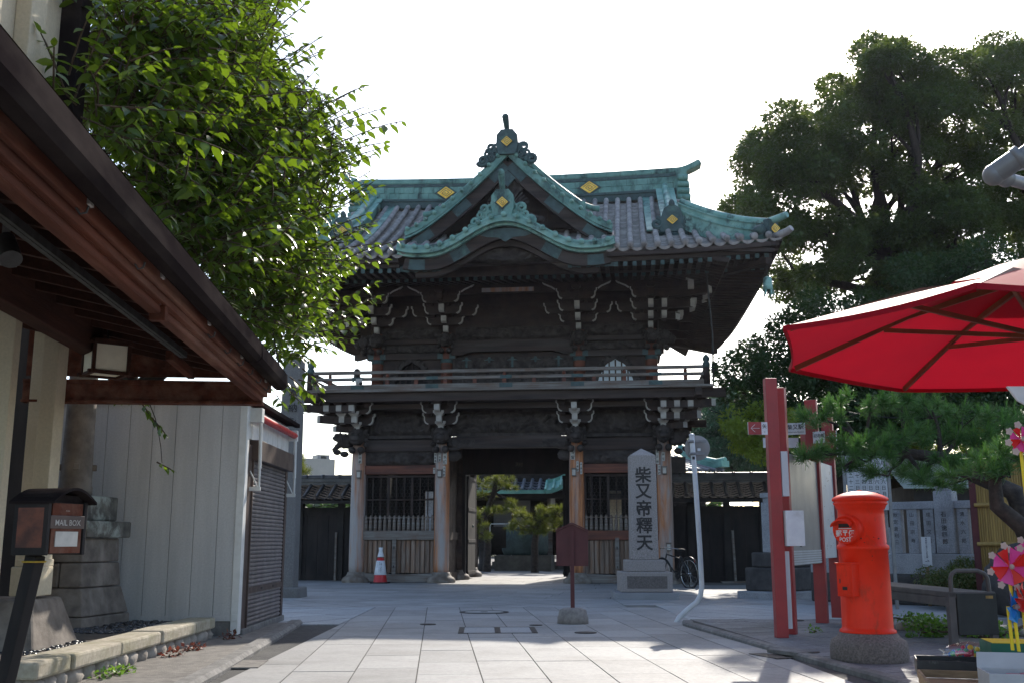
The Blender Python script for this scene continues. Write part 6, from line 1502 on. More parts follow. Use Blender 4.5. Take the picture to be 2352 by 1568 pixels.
def tray(name, lab, loc, rz, w, d, h, m, group=None, cat='tray'):
    t = thing(name, lab, cat, loc, rz, group); b = MB(); b.box(-w / 2, w / 2, -d / 2, d / 2, 0, .006)
    for x0, x1, y0, y1 in ((-w / 2, w / 2, -d / 2, -d / 2 + .008), (-w / 2, w / 2, d / 2 - .008, d / 2), (-w / 2, -w / 2 + .008, -d / 2 + .009, d / 2 - .009), (w / 2 - .008, w / 2, -d / 2 + .009, d / 2 - .009)): b.box(x0, x1, y0, y1, .007, h)
    b.build('shell', m, t, .002); return t
def on_t(x, y, z): return on(x, y, z)
c1 = on(2200, 1516, TZ); t1 = tray('toy_tray', 'long black card tray nearest the table corner, holding clear bags of toys', (c1.x, c1.y, TZ - .075), R(-18), .46, .30, .085, 'card_black', 'black trays on the stall')
c2 = on(2262, 1522, TZ); t2 = tray('toy_tray', 'second black card tray, half hidden by the grey card box', (c2.x + .10, c2.y - .22, TZ - .075), R(-10), .30, .25, .08, 'card_black', 'black trays on the stall')
def toy_bag(lab, loc, seed, n=26, sc=1.0):
    t = thing('toy_bag', lab, 'toy bag', loc, 0, 'clear bags of small toys'); r = random.Random(seed)
    bs = {k: MB() for k in ('toy_blue', 'toy_yellow', 'toy_green', 'toy_red')}
    for i in range(n): x, y = r.uniform(-.11, .11) * sc, r.uniform(-.05, .05) * sc; bs[r.choice(list(bs))].blob((x, y, .03 + r.uniform(0, .05) * (1 - abs(x) / .13)), (r.uniform(.013, .026), .013, .016), .3, 4, n=8, m=6, seed=i)
    for k, b in bs.items():
        if b.v: b.build('toys', k, t)
    b = MB(); b.blob((0, 0, .045), (.15 * sc, .075 * sc, .06), .35, 3, n=18, m=12, seed=seed); b.build('film', 'clear_film', t)
c = on(2228, 1500, TZ + .02); toy_bag('clear bag of blue, yellow and red toys on the black tray', (c.x, c.y, TZ - .02), 3, 34, 1.1)
c = on(2330, 1495, TZ + .06); toy_bag('clear bag of yellow toys behind the grey card box', (c.x, c.y, TZ), 8, 24, .9)
c = on(2340, 1511, .60); t3 = tray('card_box', 'open grey card box with red packets at the right edge', (c.x + .06, c.y + .10, TZ - .07), R(-12), .36, .26, .13, 'card_grey', None, 'box')
b = MB(); b.add([(-.18, .13, .13), (.18, .13, .13), (.18, .17, .20), (-.17, .17, .20)], [(0, 1, 2, 3)]); b.add([(-.18, .134, .13), (.18, .134, .13), (.18, .174, .20), (-.17, .174, .20)], [(3, 2, 1, 0)]); b.build('flap', 'card_grey', t3)
for i in range(3): b = MB(); b.obox((-.06 + i * .07, -.02 + .03 * i, .10), (.16, .05, .03), R(-6 * i)); o = b.build('snack_packet', 'toy_red', None, .004); o.location = t3.location; o.rotation_euler = t3.rotation_euler; tag(o, 'red packet lying in the open grey card box', 'packet', 'red packets in the grey box')
c = on(2335, 1482, .62); b = MB(); pb = thing('pinwheel_stand', 'dark green and pink card stand holding pinwheels at the right edge', 'stand', (c.x + .27, c.y + .62, TZ - .075), R(-12))
b = MB(); b.box(-.12, .3, -.12, .12, .0, .115); b.build('lower_box', 'card_pink', pb); b = MB(); b.box(-.15, .33, -.15, .15, .117, .19); b.build('upper_box', 'card_green', pb); b = MB(); b.box(-.14, .32, -.14, .14, .191, .194); b.build('lining', 'yellow', pb)
def pinwheel(lab, loc, R_, stickz, cols, seed, rim=True, tilt=0.0):
    t = thing('pinwheel', lab, 'pinwheel', loc, R(tilt), 'pinwheels on the stall'); r = random.Random(seed)
    for k in range(8):
        a0 = 2 * math.pi * k / 8; a1 = a0 + .80; b = MB()
        P0, P1, P2, P3_ = V3(0, 0, 0), V3(R_ * math.cos(a0), -.0, R_ * math.sin(a0)), V3(R_ * .98 * math.cos(a1), -.05 * R_ * 6, R_ * .98 * math.sin(a1)), V3(R_ * .45 * math.cos(a0 + .75), -.035, R_ * .45 * math.sin(a0 + .75))
        b.add([P0, P1, P2, P3_], [(0, 1, 2), (0, 2, 3)]); b.build('vane', cols[k % len(cols)], t)
    if rim:
        for k in range(8):
            a = 2 * math.pi * (k + .3) / 8; c = V3(R_ * 1.1 * math.cos(a), -.02, R_ * 1.1 * math.sin(a)); b = MB(); pts = [c + V3(.018 * (1 + .18 * math.cos(5 * q * math.pi / 10)) * math.cos(q * math.pi / 10), 0, .018 * (1 + .18 * math.cos(5 * q * math.pi / 10)) * math.sin(q * math.pi / 10)) for q in range(20)]
            b.add(pts + [p + V3(0, .004, 0) for p in pts], [tuple(range(20)), tuple(range(39, 19, -1))]); b.build('paper_flower', 'film_white', t)
    b = MB(); b.blob((0, -.03, 0), .014, n=8, m=6); b.build('hub', 'film_white', t)
    b = MB(); b.tube([(0, .015, .0), (.02, .015, stickz)], .009, 8); b.build('stick', 'yellow', t)
s0 = at(2318, 1300, 5.6); pinwheel('red and pink pinwheel with paper flowers on a yellow stick, left of the pair', s0, .10, -.43, ('film_red', 'film_pink'), 1)
s0 = at(2356, 1286, 5.7); pinwheel('red and pink pinwheel cut by the picture edge, right of the pair', s0, .10, -.43, ('film_pink', 'film_red'), 2)
s0 = at(2345, 1008, 5.5); pinwheel('red pinwheel hanging high at the right edge beside the pine', s0, .07, -.9, ('film_red', 'film_pink'), 3)
s0 = at(2322, 1392, 5.6); pinwheel('small blue pinwheel low on the stand', s0, .085, -.22, ('film_blue',), 4, False, 50)
s0 = at(2352, 1372, 5.6); pinwheel('small plain red pinwheel low on the stand', s0, .085, -.27, ('film_red',), 5, False, 30)

# ================================================================== trees and plants
RG = np.random.default_rng(5)
def rotm(d, up, roll=None):
    """N frames whose second axis runs along d, third as near to 'up' as it goes"""
    d = d / np.linalg.norm(d, axis=1, keepdims=True)
    x = np.cross(d, up); nx = np.linalg.norm(x, axis=1, keepdims=True); x = np.where(nx < 1e-4, np.array([[1., 0, 0]]), x / np.maximum(nx, 1e-6))
    z = np.cross(x, d)
    if roll is not None:
        c, s = np.cos(roll)[:, None], np.sin(roll)[:, None]; x, z = x * c + z * s, z * c - x * s
    return x, d, z
def stamp(b, T, F, pos, x, y, z, sc):
    n, k = len(pos), len(T)
    V = pos[:, None, :] + sc[:, None, None] * (T[None, :, 0:1] * x[:, None, :] + T[None, :, 1:2] * y[:, None, :] + T[None, :, 2:3] * z[:, None, :])
    b.arr(V.reshape(-1, 3), (F[None] + (np.arange(n) * k)[:, None, None]).reshape(-1, F.shape[1]))
LEAF_T = np.array([[0, 0, 0], [-.20, .22, .05], [0, .25, 0], [.20, .22, .05], [-.26, .50, .05], [0, .55, -.01], [.26, .50, .05], [-.15, .80, 0], [0, .84, -.06], [.15, .80, 0], [0, 1.08, -.16]], np.float32)
LEAF_F = np.array([[0, 2, 1], [0, 3, 2], [1, 2, 5], [1, 5, 4], [2, 3, 6], [2, 6, 5], [4, 5, 8], [4, 8, 7], [5, 6, 9], [5, 9, 8], [7, 8, 10], [8, 9, 10]], np.int32)
QUAD_T = np.array([[0, 0, 0], [-.33, .45, .06], [0, 1.0, -.08], [.33, .45, .06]], np.float32); QUAD_F = np.array([[0, 3, 2, 1]], np.int32)
NEED_T = np.array([[-.026, 0, 0], [.026, 0, 0], [.016, 1, 0], [-.016, 1, 0]], np.float32); NEED_F = np.array([[0, 1, 2, 3]], np.int32)
leaf_mat('cherry_leaf', [(.008, .027, .010), (.014, .044, .011), (.030, .076, .013), (.080, .135, .017)], .38, (.30, .46, .015), .30, .6)
leaf_mat('camphor_leaf', [(.016, .036, .014), (.030, .058, .020), (.050, .084, .024), (.09, .115, .03)], .32, (.26, .34, .05), .42, .5, .35)
leaf_mat('yellow_leaf', [(.09, .15, .018), (.15, .22, .028), (.22, .28, .04)], .45, (.40, .46, .03), .4, .5, .6)
leaf_mat('dark_leaf', [(.016, .036, .014), (.028, .060, .020), (.046, .085, .026)], .3, (.10, .2, .03), .45, .4, .5)
leaf_mat('blue_leaf', [(.03, .085, .05), (.05, .125, .065), (.08, .165, .08)], .2, (.08, .2, .06), .5, .3, .3)
leaf_mat('pine_needle', [(.035, .10, .030), (.06, .155, .042), (.10, .21, .05)], .25, (.16, .34, .05), .45, .4)
leaf_mat('candle_needle', [(.07, .20, .03), (.11, .27, .045), (.16, .34, .06)], .3, (.2, .42, .05), .45, .4)
leaf_mat('old_pine', [(.06, .10, .02), (.11, .155, .026), (.18, .20, .035)], .3, (.30, .32, .04), .5, .3, 1.5)
leaf_mat('azalea_leaf', [(.05, .085, .022), (.085, .125, .03), (.16, .12, .045)], .25, (.15, .2, .03), .5, .3)
leaf_mat('weed_leaf', [(.05, .14, .02), (.09, .22, .03), (.14, .28, .04)], .4, (.3, .5, .05), .45, .4)
leaf_mat('red_weed', [(.10, .035, .028), (.13, .05, .04), (.07, .05, .025)], .3, (.4, .1, .06), .5, .3)
mat('bark', (.055, .043, .036), (.028, .023, .02), 6, (2, 2, .6), rough=.95, bump=.8, bscale=14)
mat('twig', (.09, .06, .035), (.06, .042, .028), 6, rough=.9, bump=.2)
mat('pine_bark', (.075, .06, .052), (.03, .026, .024), 9, rough=.95, bump=1.0, bscale=20)
def limb(b, a, c, r0, r1, bend=.15, n=7, seed=0, sides=8):
    a, c = Vector(a), Vector(c); r = random.Random(seed); L = (c - a).length; pts = []
    o = V3(r.uniform(-1, 1), r.uniform(-1, 1), r.uniform(-.3, .8)) * (L * bend)
    for i in range(n + 1): t = i / n; pts.append(a.lerp(c, t) + o * math.sin(math.pi * t) + V3(r.uniform(-1, 1), r.uniform(-1, 1), r.uniform(-1, 1)) * (L * .012 * (0 < i < n)))
    b.tube(pts, [r0 + (r1 - r0) * i / n for i in range(n + 1)], sides); return pts
# ---- the cherry tree over the left roof: shoots of drooping alternate leaves
ct = thing('cherry_tree', 'large leafy cherry tree spreading over the left eave and the grey shed', 'tree', (-5.4, 14.6, 0))
TO = Vector((-5.4, 14.6, 0))
tr = MB(); forks = [V3(-4.4, 12.2, 5.6), V3(-3.4, 11.6, 6.8), V3(-5.2, 13.0, 7.5), V3(-3.0, 12.6, 4.9), V3(-4.2, 9.6, 6.0)]
limb(tr, (0, 0, -.1), (.1, -.3, 3.2), .32, .25, .05, 8, 1, 14)
for i, f in enumerate(forks): limb(tr, (.1, -.3, 3.1), f - TO, .13, .03, .12, 8, 3 + i, 10)
SIL = [(215, -60), (700, -60), (650, 30), (625, 80), (690, 125), (655, 160), (720, 200), (790, 205), (760, 250), (745, 310), (830, 320), (850, 330), (800, 370), (760, 400), (800, 430), (810, 455), (760, 490), (750, 540), (800, 570), (830, 590), (800, 630), (760, 660), (780, 700), (790, 720), (750, 760), (720, 800), (700, 830), (650, 850), (600, 820), (560, 770), (430, 620), (330, 480), (230, 350), (150, 235), (140, 180), (230, 120)]
def inside(x, y, P):
    c = False; j = len(P) - 1
    for i in range(len(P)):
        if (P[i][1] > y) != (P[j][1] > y) and x < (P[j][0] - P[i][0]) * (y - P[i][1]) / (P[j][1] - P[i][1]) + P[i][0]: c = not c
        j = i
    return c
def shoots(b, tw, base, dirs, lens, seed, size=.152, step=.072):
    r = np.random.default_rng(seed); P, D, S = [], [], []
    for p, d, L in zip(base, dirs, lens):
        d = d / np.linalg.norm(d); n = max(4, int(L / step)); q = p.copy(); pts = [Vector(q)]; side = 1
        for k in range(n):
            d = d + np.array([0, 0, -.035 * (k / n)]) + r.normal(0, .03, 3); d /= np.linalg.norm(d); q = q + d * step; pts.append(Vector(q))
            sv = np.cross(d, [0, 0, 1.]); sv /= (np.linalg.norm(sv) + 1e-6)
            ld = d * .45 + sv * side * .85 + np.array([0, 0, -.55 + r.normal(0, .22)]); P.append(q.copy()); D.append(ld); S.append(size * r.uniform(.65, 1.15) * (1.0 if k < n - 2 else .6)); side = -side
        P.append(q.copy()); D.append(d.copy()); S.append(size * .6)
        if tw is not None: tw.tube(pts, [.005 + .004 * (1 - i / len(pts)) for i in range(len(pts))], 4, False)
    P, D, S = np.array(P), np.array(D), np.array(S)
    x, y, z = rotm(D, np.array([[0, 0, 1.]]), r.normal(0, .45, len(P)))
    stamp(b, LEAF_T, LEAF_F, P, x, y, z, S)
lv = MB(); tw = MB(); r = random.Random(21)
holes = [(560, 555, 48), (500, 330, 34), (640, 450, 34), (600, 250, 30), (430, 480, 26), (700, 640, 34), (730, 330, 30), (400, 200, 26), (800, 350, 26), (760, 560, 24), (560, 90, 26)]
base, dirs, lens = [], [], []; k = 0; cen = []
while len(cen) < 245:
    x, y = r.uniform(20, 920), r.uniform(-80, 870)
    if not inside(x, y, SIL): continue
    if any((x - h[0]) ** 2 + (y - h[1]) ** 2 < h[2] ** 2 for h in holes): continue
    Yc = 7.6 + 4.6 * min(1, max(0, (x - 150) / 650)) + (.8 if y > 600 else 0)
    cen.append((x, y, Yc + (r.uniform(-.5, 1.6) if len(cen) < 150 else r.uniform(1.4, 4.2 if x < 420 else 2.3)), r.uniform(.22, .5)))
for x, y, Y, q in cen:
    c = at(x, y, Y); od = V3(r.uniform(-.2, .9), r.uniform(-.9, .3), r.uniform(-.1, .5))
    for j in range(int(46 * q) + 3):
        p = c + V3(r.gauss(0, q), r.gauss(0, q), r.gauss(0, q * .55))
        g = p - V3(0, 0, CAM_H); f_ = g.y * _cp + g.z * _sp; X_ = 1176 + 2400 * g.x / f_; Y_ = 784 - 2400 * (g.z * _cp - g.y * _sp) / f_
        if not inside(X_, Y_, SIL): continue
        if p.y < 10.9 and p.z < 3.0 - .2 * min(0, p.x + 2.0) and p.x < -2.0: continue
        if p.x < -3.5 and p.y < 8.4: continue
        dd = od + (p - c) * 1.1 + V3(r.uniform(-.5, .5), r.uniform(-.5, .5), r.uniform(-.4, .3)); ll = r.uniform(.32, .75)
        g = p + dd.normalized() * (ll + .1) - V3(0, 0, CAM_H); f_ = g.y * _cp + g.z * _sp; X_ = 1176 + 2400 * g.x / f_; Y_ = 784 - 2400 * (g.z * _cp - g.y * _sp) / f_
        if not inside(X_, Y_, SIL) and X_ > 400: continue
        base.append(np.array(p)); dirs.append(np.array(dd)); lens.append(ll)
for (x0, y0, x1, y1, Y) in ((740, 345, 935, 285, 11.5), (700, 270, 845, 182, 11.2), (730, 620, 925, 562, 11.8), (730, 400, 890, 335, 11.6), (700, 500, 870, 425, 11.8), (690, 330, 800, 240, 11.0), (620, 190, 742, 120, 10.4), (720, 545, 850, 500, 11.9), (690, 750, 880, 695, 12.0), (760, 735, 872, 692, 12.0), (700, 790, 768, 812, 12.0), (660, 160, 738, 122, 10.5), (640, 40, 700, -30, 10), (780, 470, 868, 425, 11.6),
                            (170, 230, 235, 60, 7.4), (150, 210, 80, 40, 7.6), (330, 300, 410, 215, 7.9), (450, 330, 550, 235, 8.2), (560, 250, 620, 130, 9.6), (650, 880, 690, 905, 12.2), (640, 860, 655, 890, 12.0), (260, 240, 300, 120, 7.9), (560, 420, 640, 330, 10.2), (620, 560, 740, 520, 10.8), (690, 680, 800, 640, 11.5), (520, 640, 600, 600, 10.5)):
    for q in range(6 if Y > 8.5 else 3):
        a, c = at(x0, y0, Y), at(x1, y1, Y - .25); L = (c - a).length * (1 - .14 * q); o = V3(r.gauss(0, .12), r.gauss(0, .25), r.gauss(0, .13)) * (q > 0); base.append(np.array(a + o)); dirs.append(np.array(c - a) + np.array([0, 0, .10 * L]) + np.array(o) * .8); lens.append(L)
shoots(lv, tw, np.array(base) - np.array(TO), np.array(dirs), lens, 77)
# hanging sprays in front of the siding
b2 = []; d2 = []
for (x0, y0, x1, y1, Y) in ((325, 925, 350, 985, 11.5), (350, 960, 375, 1010, 11.4), (360, 1060, 390, 1090, 11.4), (215, 905, 290, 925, 11.2), (300, 905, 330, 940, 11.4)):
    a, c = at(x0, y0, Y), at(x1, y1, Y); b2.append(np.array(a)); d2.append(np.array(c - a) * np.array([1, 1, .6]))
shoots(lv, tw, np.array(b2) - np.array(TO), np.array(d2), [.30, .26, .20, .40, .2], 12, .12, .045)
for i in range(110):                                                # boughs carrying the shoots
    j = r.randrange(len(base)); f = min(forks, key=lambda q: (q - Vector(base[j])).length); 
    if (Vector(base[j]) - f).length < 3.2: limb(tr, f - TO, Vector(base[j]) - TO, .022, .006, .12, 6, 100 + i, 5)
pts = limb(tr, (.4, -1.8, 3.4), at(345, 930, 11.4) - TO, .02, .006, .1, 6, 991, 5); limb(tr, at(345, 930, 11.4) - TO, at(372, 1062, 11.4) - TO, .006, .004, .05, 4, 992, 4)
tr.build('trunk', 'bark', ct); tw.build('twigs', 'twig', ct); lv.build('crown', 'cherry_leaf', ct)
# ---- broadleaf trees built from clumps of small leaves on real limbs
def clump_cloud(b, cs, rs, dens, size, seed, T=QUAD_T, F=QUAD_F, up=.35, flat=.66):
    r = np.random.default_rng(seed); P, D, S = [], [], []
    for c, rad in zip(cs, rs):
        n = int(dens * rad ** 2); v = r.normal(0, 1, (n, 3)); v /= np.linalg.norm(v, axis=1, keepdims=True)
        rr = rad * r.uniform(.08, 1.0, n) ** .30; q = v * rr[:, None] * np.array([1, 1, flat]); q += r.normal(0, .06 * rad, (n, 3))
        P.append(np.array(c) + q); d = v * .7 + r.normal(0, .5, (n, 3)) + np.array([0, 0, -.1]); D.append(d); S.append(size * r.uniform(.6, 1.3, n))
    P, D, S = np.concatenate(P), np.concatenate(D), np.concatenate(S)
    x, y, z = rotm(D, np.array([[0, 0, 1.]]), r.normal(0, .6, len(P)))
    stamp(b, T, F, P, x, y, z, S)
def big_tree(name, label, base, outline, Y, dY, n, rad, dens, size, m, seed, trunk_r, crotch, gaps=(), group=None, limbs=14, thin=.0):
    t = thing(name, label, 'tree', base, 0, group); B0 = Vector(base); r = random.Random(seed); cs, rs = [], []; k = 0; guard = 0
    xs = [p[0] for p in outline]; ys = [p[1] for p in outline]
    while k < n and guard < n * 60:
        guard += 1; x, y = r.uniform(min(xs), max(xs)), r.uniform(min(ys), max(ys))
        if not inside(x, y, outline): continue
        if any((x - g[0]) ** 2 + (y - g[1]) ** 2 < (g[2] + rad * 400 / Y) ** 2 for g in gaps): continue
        if not inside(x - rad * 900 / Y, y, outline) and name == 'camphor_tree' and y < 470: continue
        p = at(x, y, Y + r.uniform(-dY, dY)) - B0; q = rad * r.uniform(.6, 1.25)
        cs.append(p); rs.append(q); k += 1
    b = MB(); cr = Vector(crotch) - B0
    limb(b, (0, 0, -.2), cr, trunk_r, trunk_r * .7, .05, 8, seed, 14)
    ch = sorted(range(len(cs)), key=lambda i: r.random())[:limbs]
    for i in ch:
        p = limb(b, cr - V3(0, 0, r.uniform(0, .25) * cr.z), cs[i], trunk_r * .42, trunk_r * .09, .14, 8, seed + i, 8)
        for j in sorted(range(len(cs)), key=lambda j: (cs[j] - cs[i]).length)[1:5]: limb(b, p[r.randrange(4, 7)], cs[j], trunk_r * .16, trunk_r * .03, .12, 5, seed + i + j, 5)
    b.build('trunk', 'bark', t); lv = MB(); clump_cloud(lv, cs, rs, dens, size, seed + 5); lv.build('crown', m, t); return t
O1 = [(1690, 500), (1685, 420), (1705, 370), (1695, 320), (1740, 310), (1790, 250), (1810, 200), (1850, 180), (1880, 165), (1930, 165), (1990, 100), (2060, 110), (2100, 125), (2170, 135), (2200, 150), (2260, 260), (2300, 420), (2290, 560), (2200, 640), (2100, 680), (1960, 680), (1850, 700), (1770, 690), (1740, 650), (1790, 590), (1770, 530)]
big_tree('camphor_tree', 'huge dark green camphor tree rising behind the right end of the gate', V3(at(2045, 1241, 34.5).x, 34.5, 0), O1, 34, 2.8, 265, .62, 1700, .14, 'camphor_leaf', 11, .50, at(2040, 520, 34),
         ((2000, 465, 26), (2010, 580, 24), (1760, 440, 10), (1930, 530, 12), (2060, 600, 18), (2180, 560, 20), (1960, 640, 16), (1890, 590, 20), (2085, 475, 18), (1950, 455, 16), (1830, 570, 14), (2150, 640, 22), (1790, 470, 12), (1880, 500, 14), (2120, 560, 14)), limbs=22)
O2 = [(2190, 170), (2230, 130), (2290, 100), (2330, 90), (2480, 100), (2600, 250), (2600, 560), (2480, 640), (2330, 600), (2260, 500), (2230, 330)]
big_tree('camphor_tree', 'second dark camphor tree cut off by the right picture edge above the umbrella', (18.5, 36, 0), O2, 36, 2.5, 150, .66, 1600, .14, 'camphor_leaf', 23, .5, at(2400, 520, 36), ((2235, 480, 26), (2330, 440, 20), (2300, 330, 14), (2290, 250, 12)), limbs=14)
b = MB(); p0, p1 = at(2120, 790, 30), at(2330, 560, 30)
O3 = [(1960, 690), (2050, 620), (2200, 600), (2352, 560), (2480, 560), (2500, 800), (2352, 900), (2000, 900), (1930, 780)]
big_tree('leaning_tree', 'thick leaning dark trunk and shaded foliage behind the red umbrella', (10.5, 32, 0), O3, 31, 2.5, 110, .75, 1200, .13, 'dark_leaf', 31, .42, at(2250, 640, 32), ((2290, 590, 18), (2330, 610, 16), (2230, 650, 8)), limbs=10)
O4 = [(1690, 880), (1700, 800), (1740, 770), (1800, 755), (1830, 690), (1950, 700), (2100, 800), (2352, 880), (2352, 960), (2100, 1000), (1900, 1080), (1800, 1010), (1760, 960), (1700, 940)]
big_tree('evergreen_tree', 'dark bushy evergreen tree behind the red posts and the pine', (8.6, 30, 0), O4, 29, 2.0, 150, .60, 1400, .12, 'dark_leaf', 41, .25, at(1960, 930, 29), (), limbs=10)
O5 = [(1680, 960), (1720, 925), (1790, 935), (1830, 960), (1800, 1040), (1740, 1050), (1690, 1010)]
big_tree('young_tree', 'small yellow green sunlit tree left of the red posts', (6.4, 26, 0), O5, 26, .8, 40, .34, 1800, .09, 'yellow_leaf', 51, .07, at(1770, 1000, 26), limbs=8)
O6 = [(1600, 985), (1640, 910), (1690, 905), (1760, 950), (1800, 1000), (1810, 1070), (1700, 1075), (1640, 1060), (1605, 1030)]
big_tree('far_tree', 'rounded bluish green tree far behind the right roofed wall', (15, 66, 0), O6, 60, 2.5, 80, 1.0, 800, .20, 'blue_leaf', 61, .3, at(1710, 1040, 60), limbs=8)
O7 = [(1900, 900), (2000, 880), (2100, 890), (2352, 900), (2352, 1080), (2150, 1100), (1930, 1060)]
big_tree('background_tree', 'yellow green sunlit foliage glimpsed behind the pine branches', (12.5, 31, 0), O7, 30.5, 1.2, 90, .5, 1200, .11, 'yellow_leaf', 71, .2, at(2120, 1010, 30.5), limbs=8)
# ---- pines
def tufts(b, c2, pos, dirs, L, n, seed, cand=.5):
    r = np.random.default_rng(seed); P, D, S = [], [], []; P2, D2, S2 = [], [], []
    for p, d in zip(pos, dirs):
        d = np.array(d) / np.linalg.norm(d); v = r.normal(0, 1, (n, 3)); v /= np.linalg.norm(v, axis=1, keepdims=True); dd = d * .65 + v * .85
        P.append(np.repeat([p], n, 0) + d * r.uniform(-.06, .06, n)[:, None]); D.append(dd); S.append(L * r.uniform(.75, 1.2, n))
        if r.random() < cand:
            m = int(n * .9); h = r.uniform(0, 1, m); up = d * .35 + np.array([0, 0, 1.]); up /= np.linalg.norm(up); v = r.normal(0, 1, (m, 3)); hl = L * r.uniform(.8, 1.5)
            P2.append(np.array(p) + up * (h * hl)[:, None]); D2.append(up * .9 + v * .33); S2.append(L * .42 * r.uniform(.7, 1.1, m))
    for bb, p_, d_, s_ in ((b, P, D, S), (c2, P2, D2, S2)):
        if not p_: continue
        p_, d_, s_ = np.concatenate(p_), np.concatenate(d_), np.concatenate(s_); x, y, z = rotm(d_, np.array([[0, 0, 1.]]), r.uniform(0, 3, len(p_))); stamp(bb, NEED_T, NEED_F, p_, x, y, z, s_)
def pine(label, base, pads, Y, L, n, trunk, m1, m2, seed, cand, dens, wid=1.0, group=None, tr_r=(.16, .05)):
    t = thing('pine_tree', label, 'tree', base, 0, group); B0 = Vector(base); r = random.Random(seed); pos, dirs = [], []; b = MB()
    path = [Vector(q) - B0 for q in trunk]; b.tube(path, [tr_r[0] + (tr_r[1] - tr_r[0]) * i / (len(path) - 1) for i in range(len(path))], 12)
    for (x, y, w, h, dy) in pads:
        c = at(x, y, Y + dy) - B0; k = (Y + dy) / 2400
        near = min(path, key=lambda q: (q - c).length); pts = limb(b, near, c, tr_r[1] * .7, tr_r[1] * .25, .10, 6, seed + int(x), 6)
        for i in range(int(dens * w * h * k * k * 40) + 4):
            a = r.uniform(0, 6.28); q = math.sqrt(r.random()); p = c + V3(w * k * q * math.cos(a), w * k * .8 * q * math.sin(a), h * k * r.uniform(-.7, .7) * (1 - .6 * q)); pos.append(np.array(p)); dirs.append((math.cos(a) * q, math.sin(a) * q, .55))
            if r.random() < .35: b.tube([c + V3(0, 0, -h * k * .4), p], [tr_r[1] * .18, .006], 5, False)
    b.build('trunk', 'pine_bark', t); lv, cn = MB(), MB(); tufts(lv, cn, pos, dirs, L, n, seed, cand)
    lv.build('needles', m1, t)
    if cn.np: cn.build('candles', m2, t)
    return t
B0 = at(2420, 1300, 13.4); B0.z = 0
pads = [(1880, 960, 45, 35, .3), (1930, 945, 55, 40, .2), (2000, 930, 70, 45, 0), (2070, 920, 70, 45, .2), (2140, 940, 80, 50, 0), (2210, 960, 70, 50, .4), (2270, 990, 60, 40, .4), (1880, 1040, 45, 25, -.3), (1940, 1030, 65, 38, -.2), (2010, 1020, 70, 45, -.3), (2080, 1010, 75, 45, -.1), (2160, 1010, 70, 40, .2), (1850, 1045, 30, 18, -.4), (2240, 1010, 60, 35, .2), (2300, 950, 55, 40, .6), (2110, 1080, 45, 22, .5), (1990, 1050, 60, 25, -.4), (1940, 1070, 45, 22, .3), (2040, 1082, 55, 24, .2), (2120, 1098, 50, 24, -.3), (2190, 1062, 55, 30, -.2), (2255, 1052, 45, 26, -.2), (2180, 1112, 40, 20, .3)]
pine('spreading black pine reaching left over the post box with fresh upright candles', B0, pads, 13.6, .13, 95, [B0, B0 + V3(-.05, .1, .9), at(2330, 1130, 13.5), at(2240, 1090, 13.6), at(2160, 1050, 13.7), at(2080, 1040, 13.7), at(1990, 1035, 13.6)], 'pine_needle', 'candle_needle', 81, .8, 1.9)
B1 = at(2440, 1330, 11.2); B1.z = 0
pine('smaller twisted pine with a dark curving trunk at the right edge', B1, [(2290, 1050, 45, 30, 0), (2340, 1040, 45, 35, .2), (2250, 1080, 35, 22, 0), (2320, 1085, 50, 25, -.2), (2390, 1060, 50, 35, .1), (2200, 1090, 22, 16, .3)], 11.2, .12, 90, [B1, B1 + V3(-.1, 0, .6), at(2350, 1210, 11.2), at(2290, 1160, 11.2), at(2285, 1110, 11.2), at(2300, 1060, 11.2)], 'pine_needle', 'candle_needle', 91, .8, 1.9, tr_r=(.13, .05))
def at0(x, Y): q = at(x, 1241, Y); q.z = 0; return q
pine('trained garden pine with layered pads left of the gateway view', at0(1118, 40), [(1105, 1105, 24, 10, 0), (1140, 1115, 30, 10, .3), (1110, 1135, 26, 9, 0), (1150, 1100, 26, 9, 0), (1170, 1120, 16, 7, .2), (1140, 1170, 26, 12, -.3), (1105, 1175, 18, 8, 0), (1170, 1155, 14, 8, 0), (1190, 1172, 14, 6, .2)], 40, .20, 60, [at0(1118, 40), at(1120, 1250, 40), at(1112, 1190, 40), at(1135, 1130, 40), at(1140, 1095, 40)], 'old_pine', 'old_pine', 101, 0, 2.2, tr_r=(.16, .07))
pine('low sunlit golden green pine beside the open left gate door', at0(1092, 37.5), [(1094, 1190, 12, 9, 0), (1100, 1205, 18, 10, 0), (1096, 1222, 20, 9, 0), (1112, 1232, 16, 7, 0)], 37.5, .18, 60, [at0(1092, 37.5), at(1094, 1220, 37.5), at(1094, 1190, 37.5)], 'old_pine', 'old_pine', 111, 0, 2.2, tr_r=(.10, .05))
pine('wide trained pine with a propped trunk before the hall at right of the gateway view', at0(1228, 39), [(1205, 1205, 34, 11, 0), (1235, 1190, 26, 10, 0), (1240, 1172, 24, 10, .3), (1262, 1180, 24, 9, 0), (1285, 1170, 24, 10, 0), (1275, 1195, 22, 9, 0), (1220, 1222, 30, 8, -.2), (1180, 1215, 20, 8, 0), (1250, 1212, 22, 8, 0), (1295, 1195, 18, 9, 0), (1195, 1182, 14, 7, .3)], 39, .20, 60, [at0(1228, 39), at(1228, 1250, 39), at(1232, 1215, 39), at(1245, 1185, 39), at(1280, 1175, 39)], 'old_pine', 'old_pine', 121, 0, 2.2, tr_r=(.15, .07))
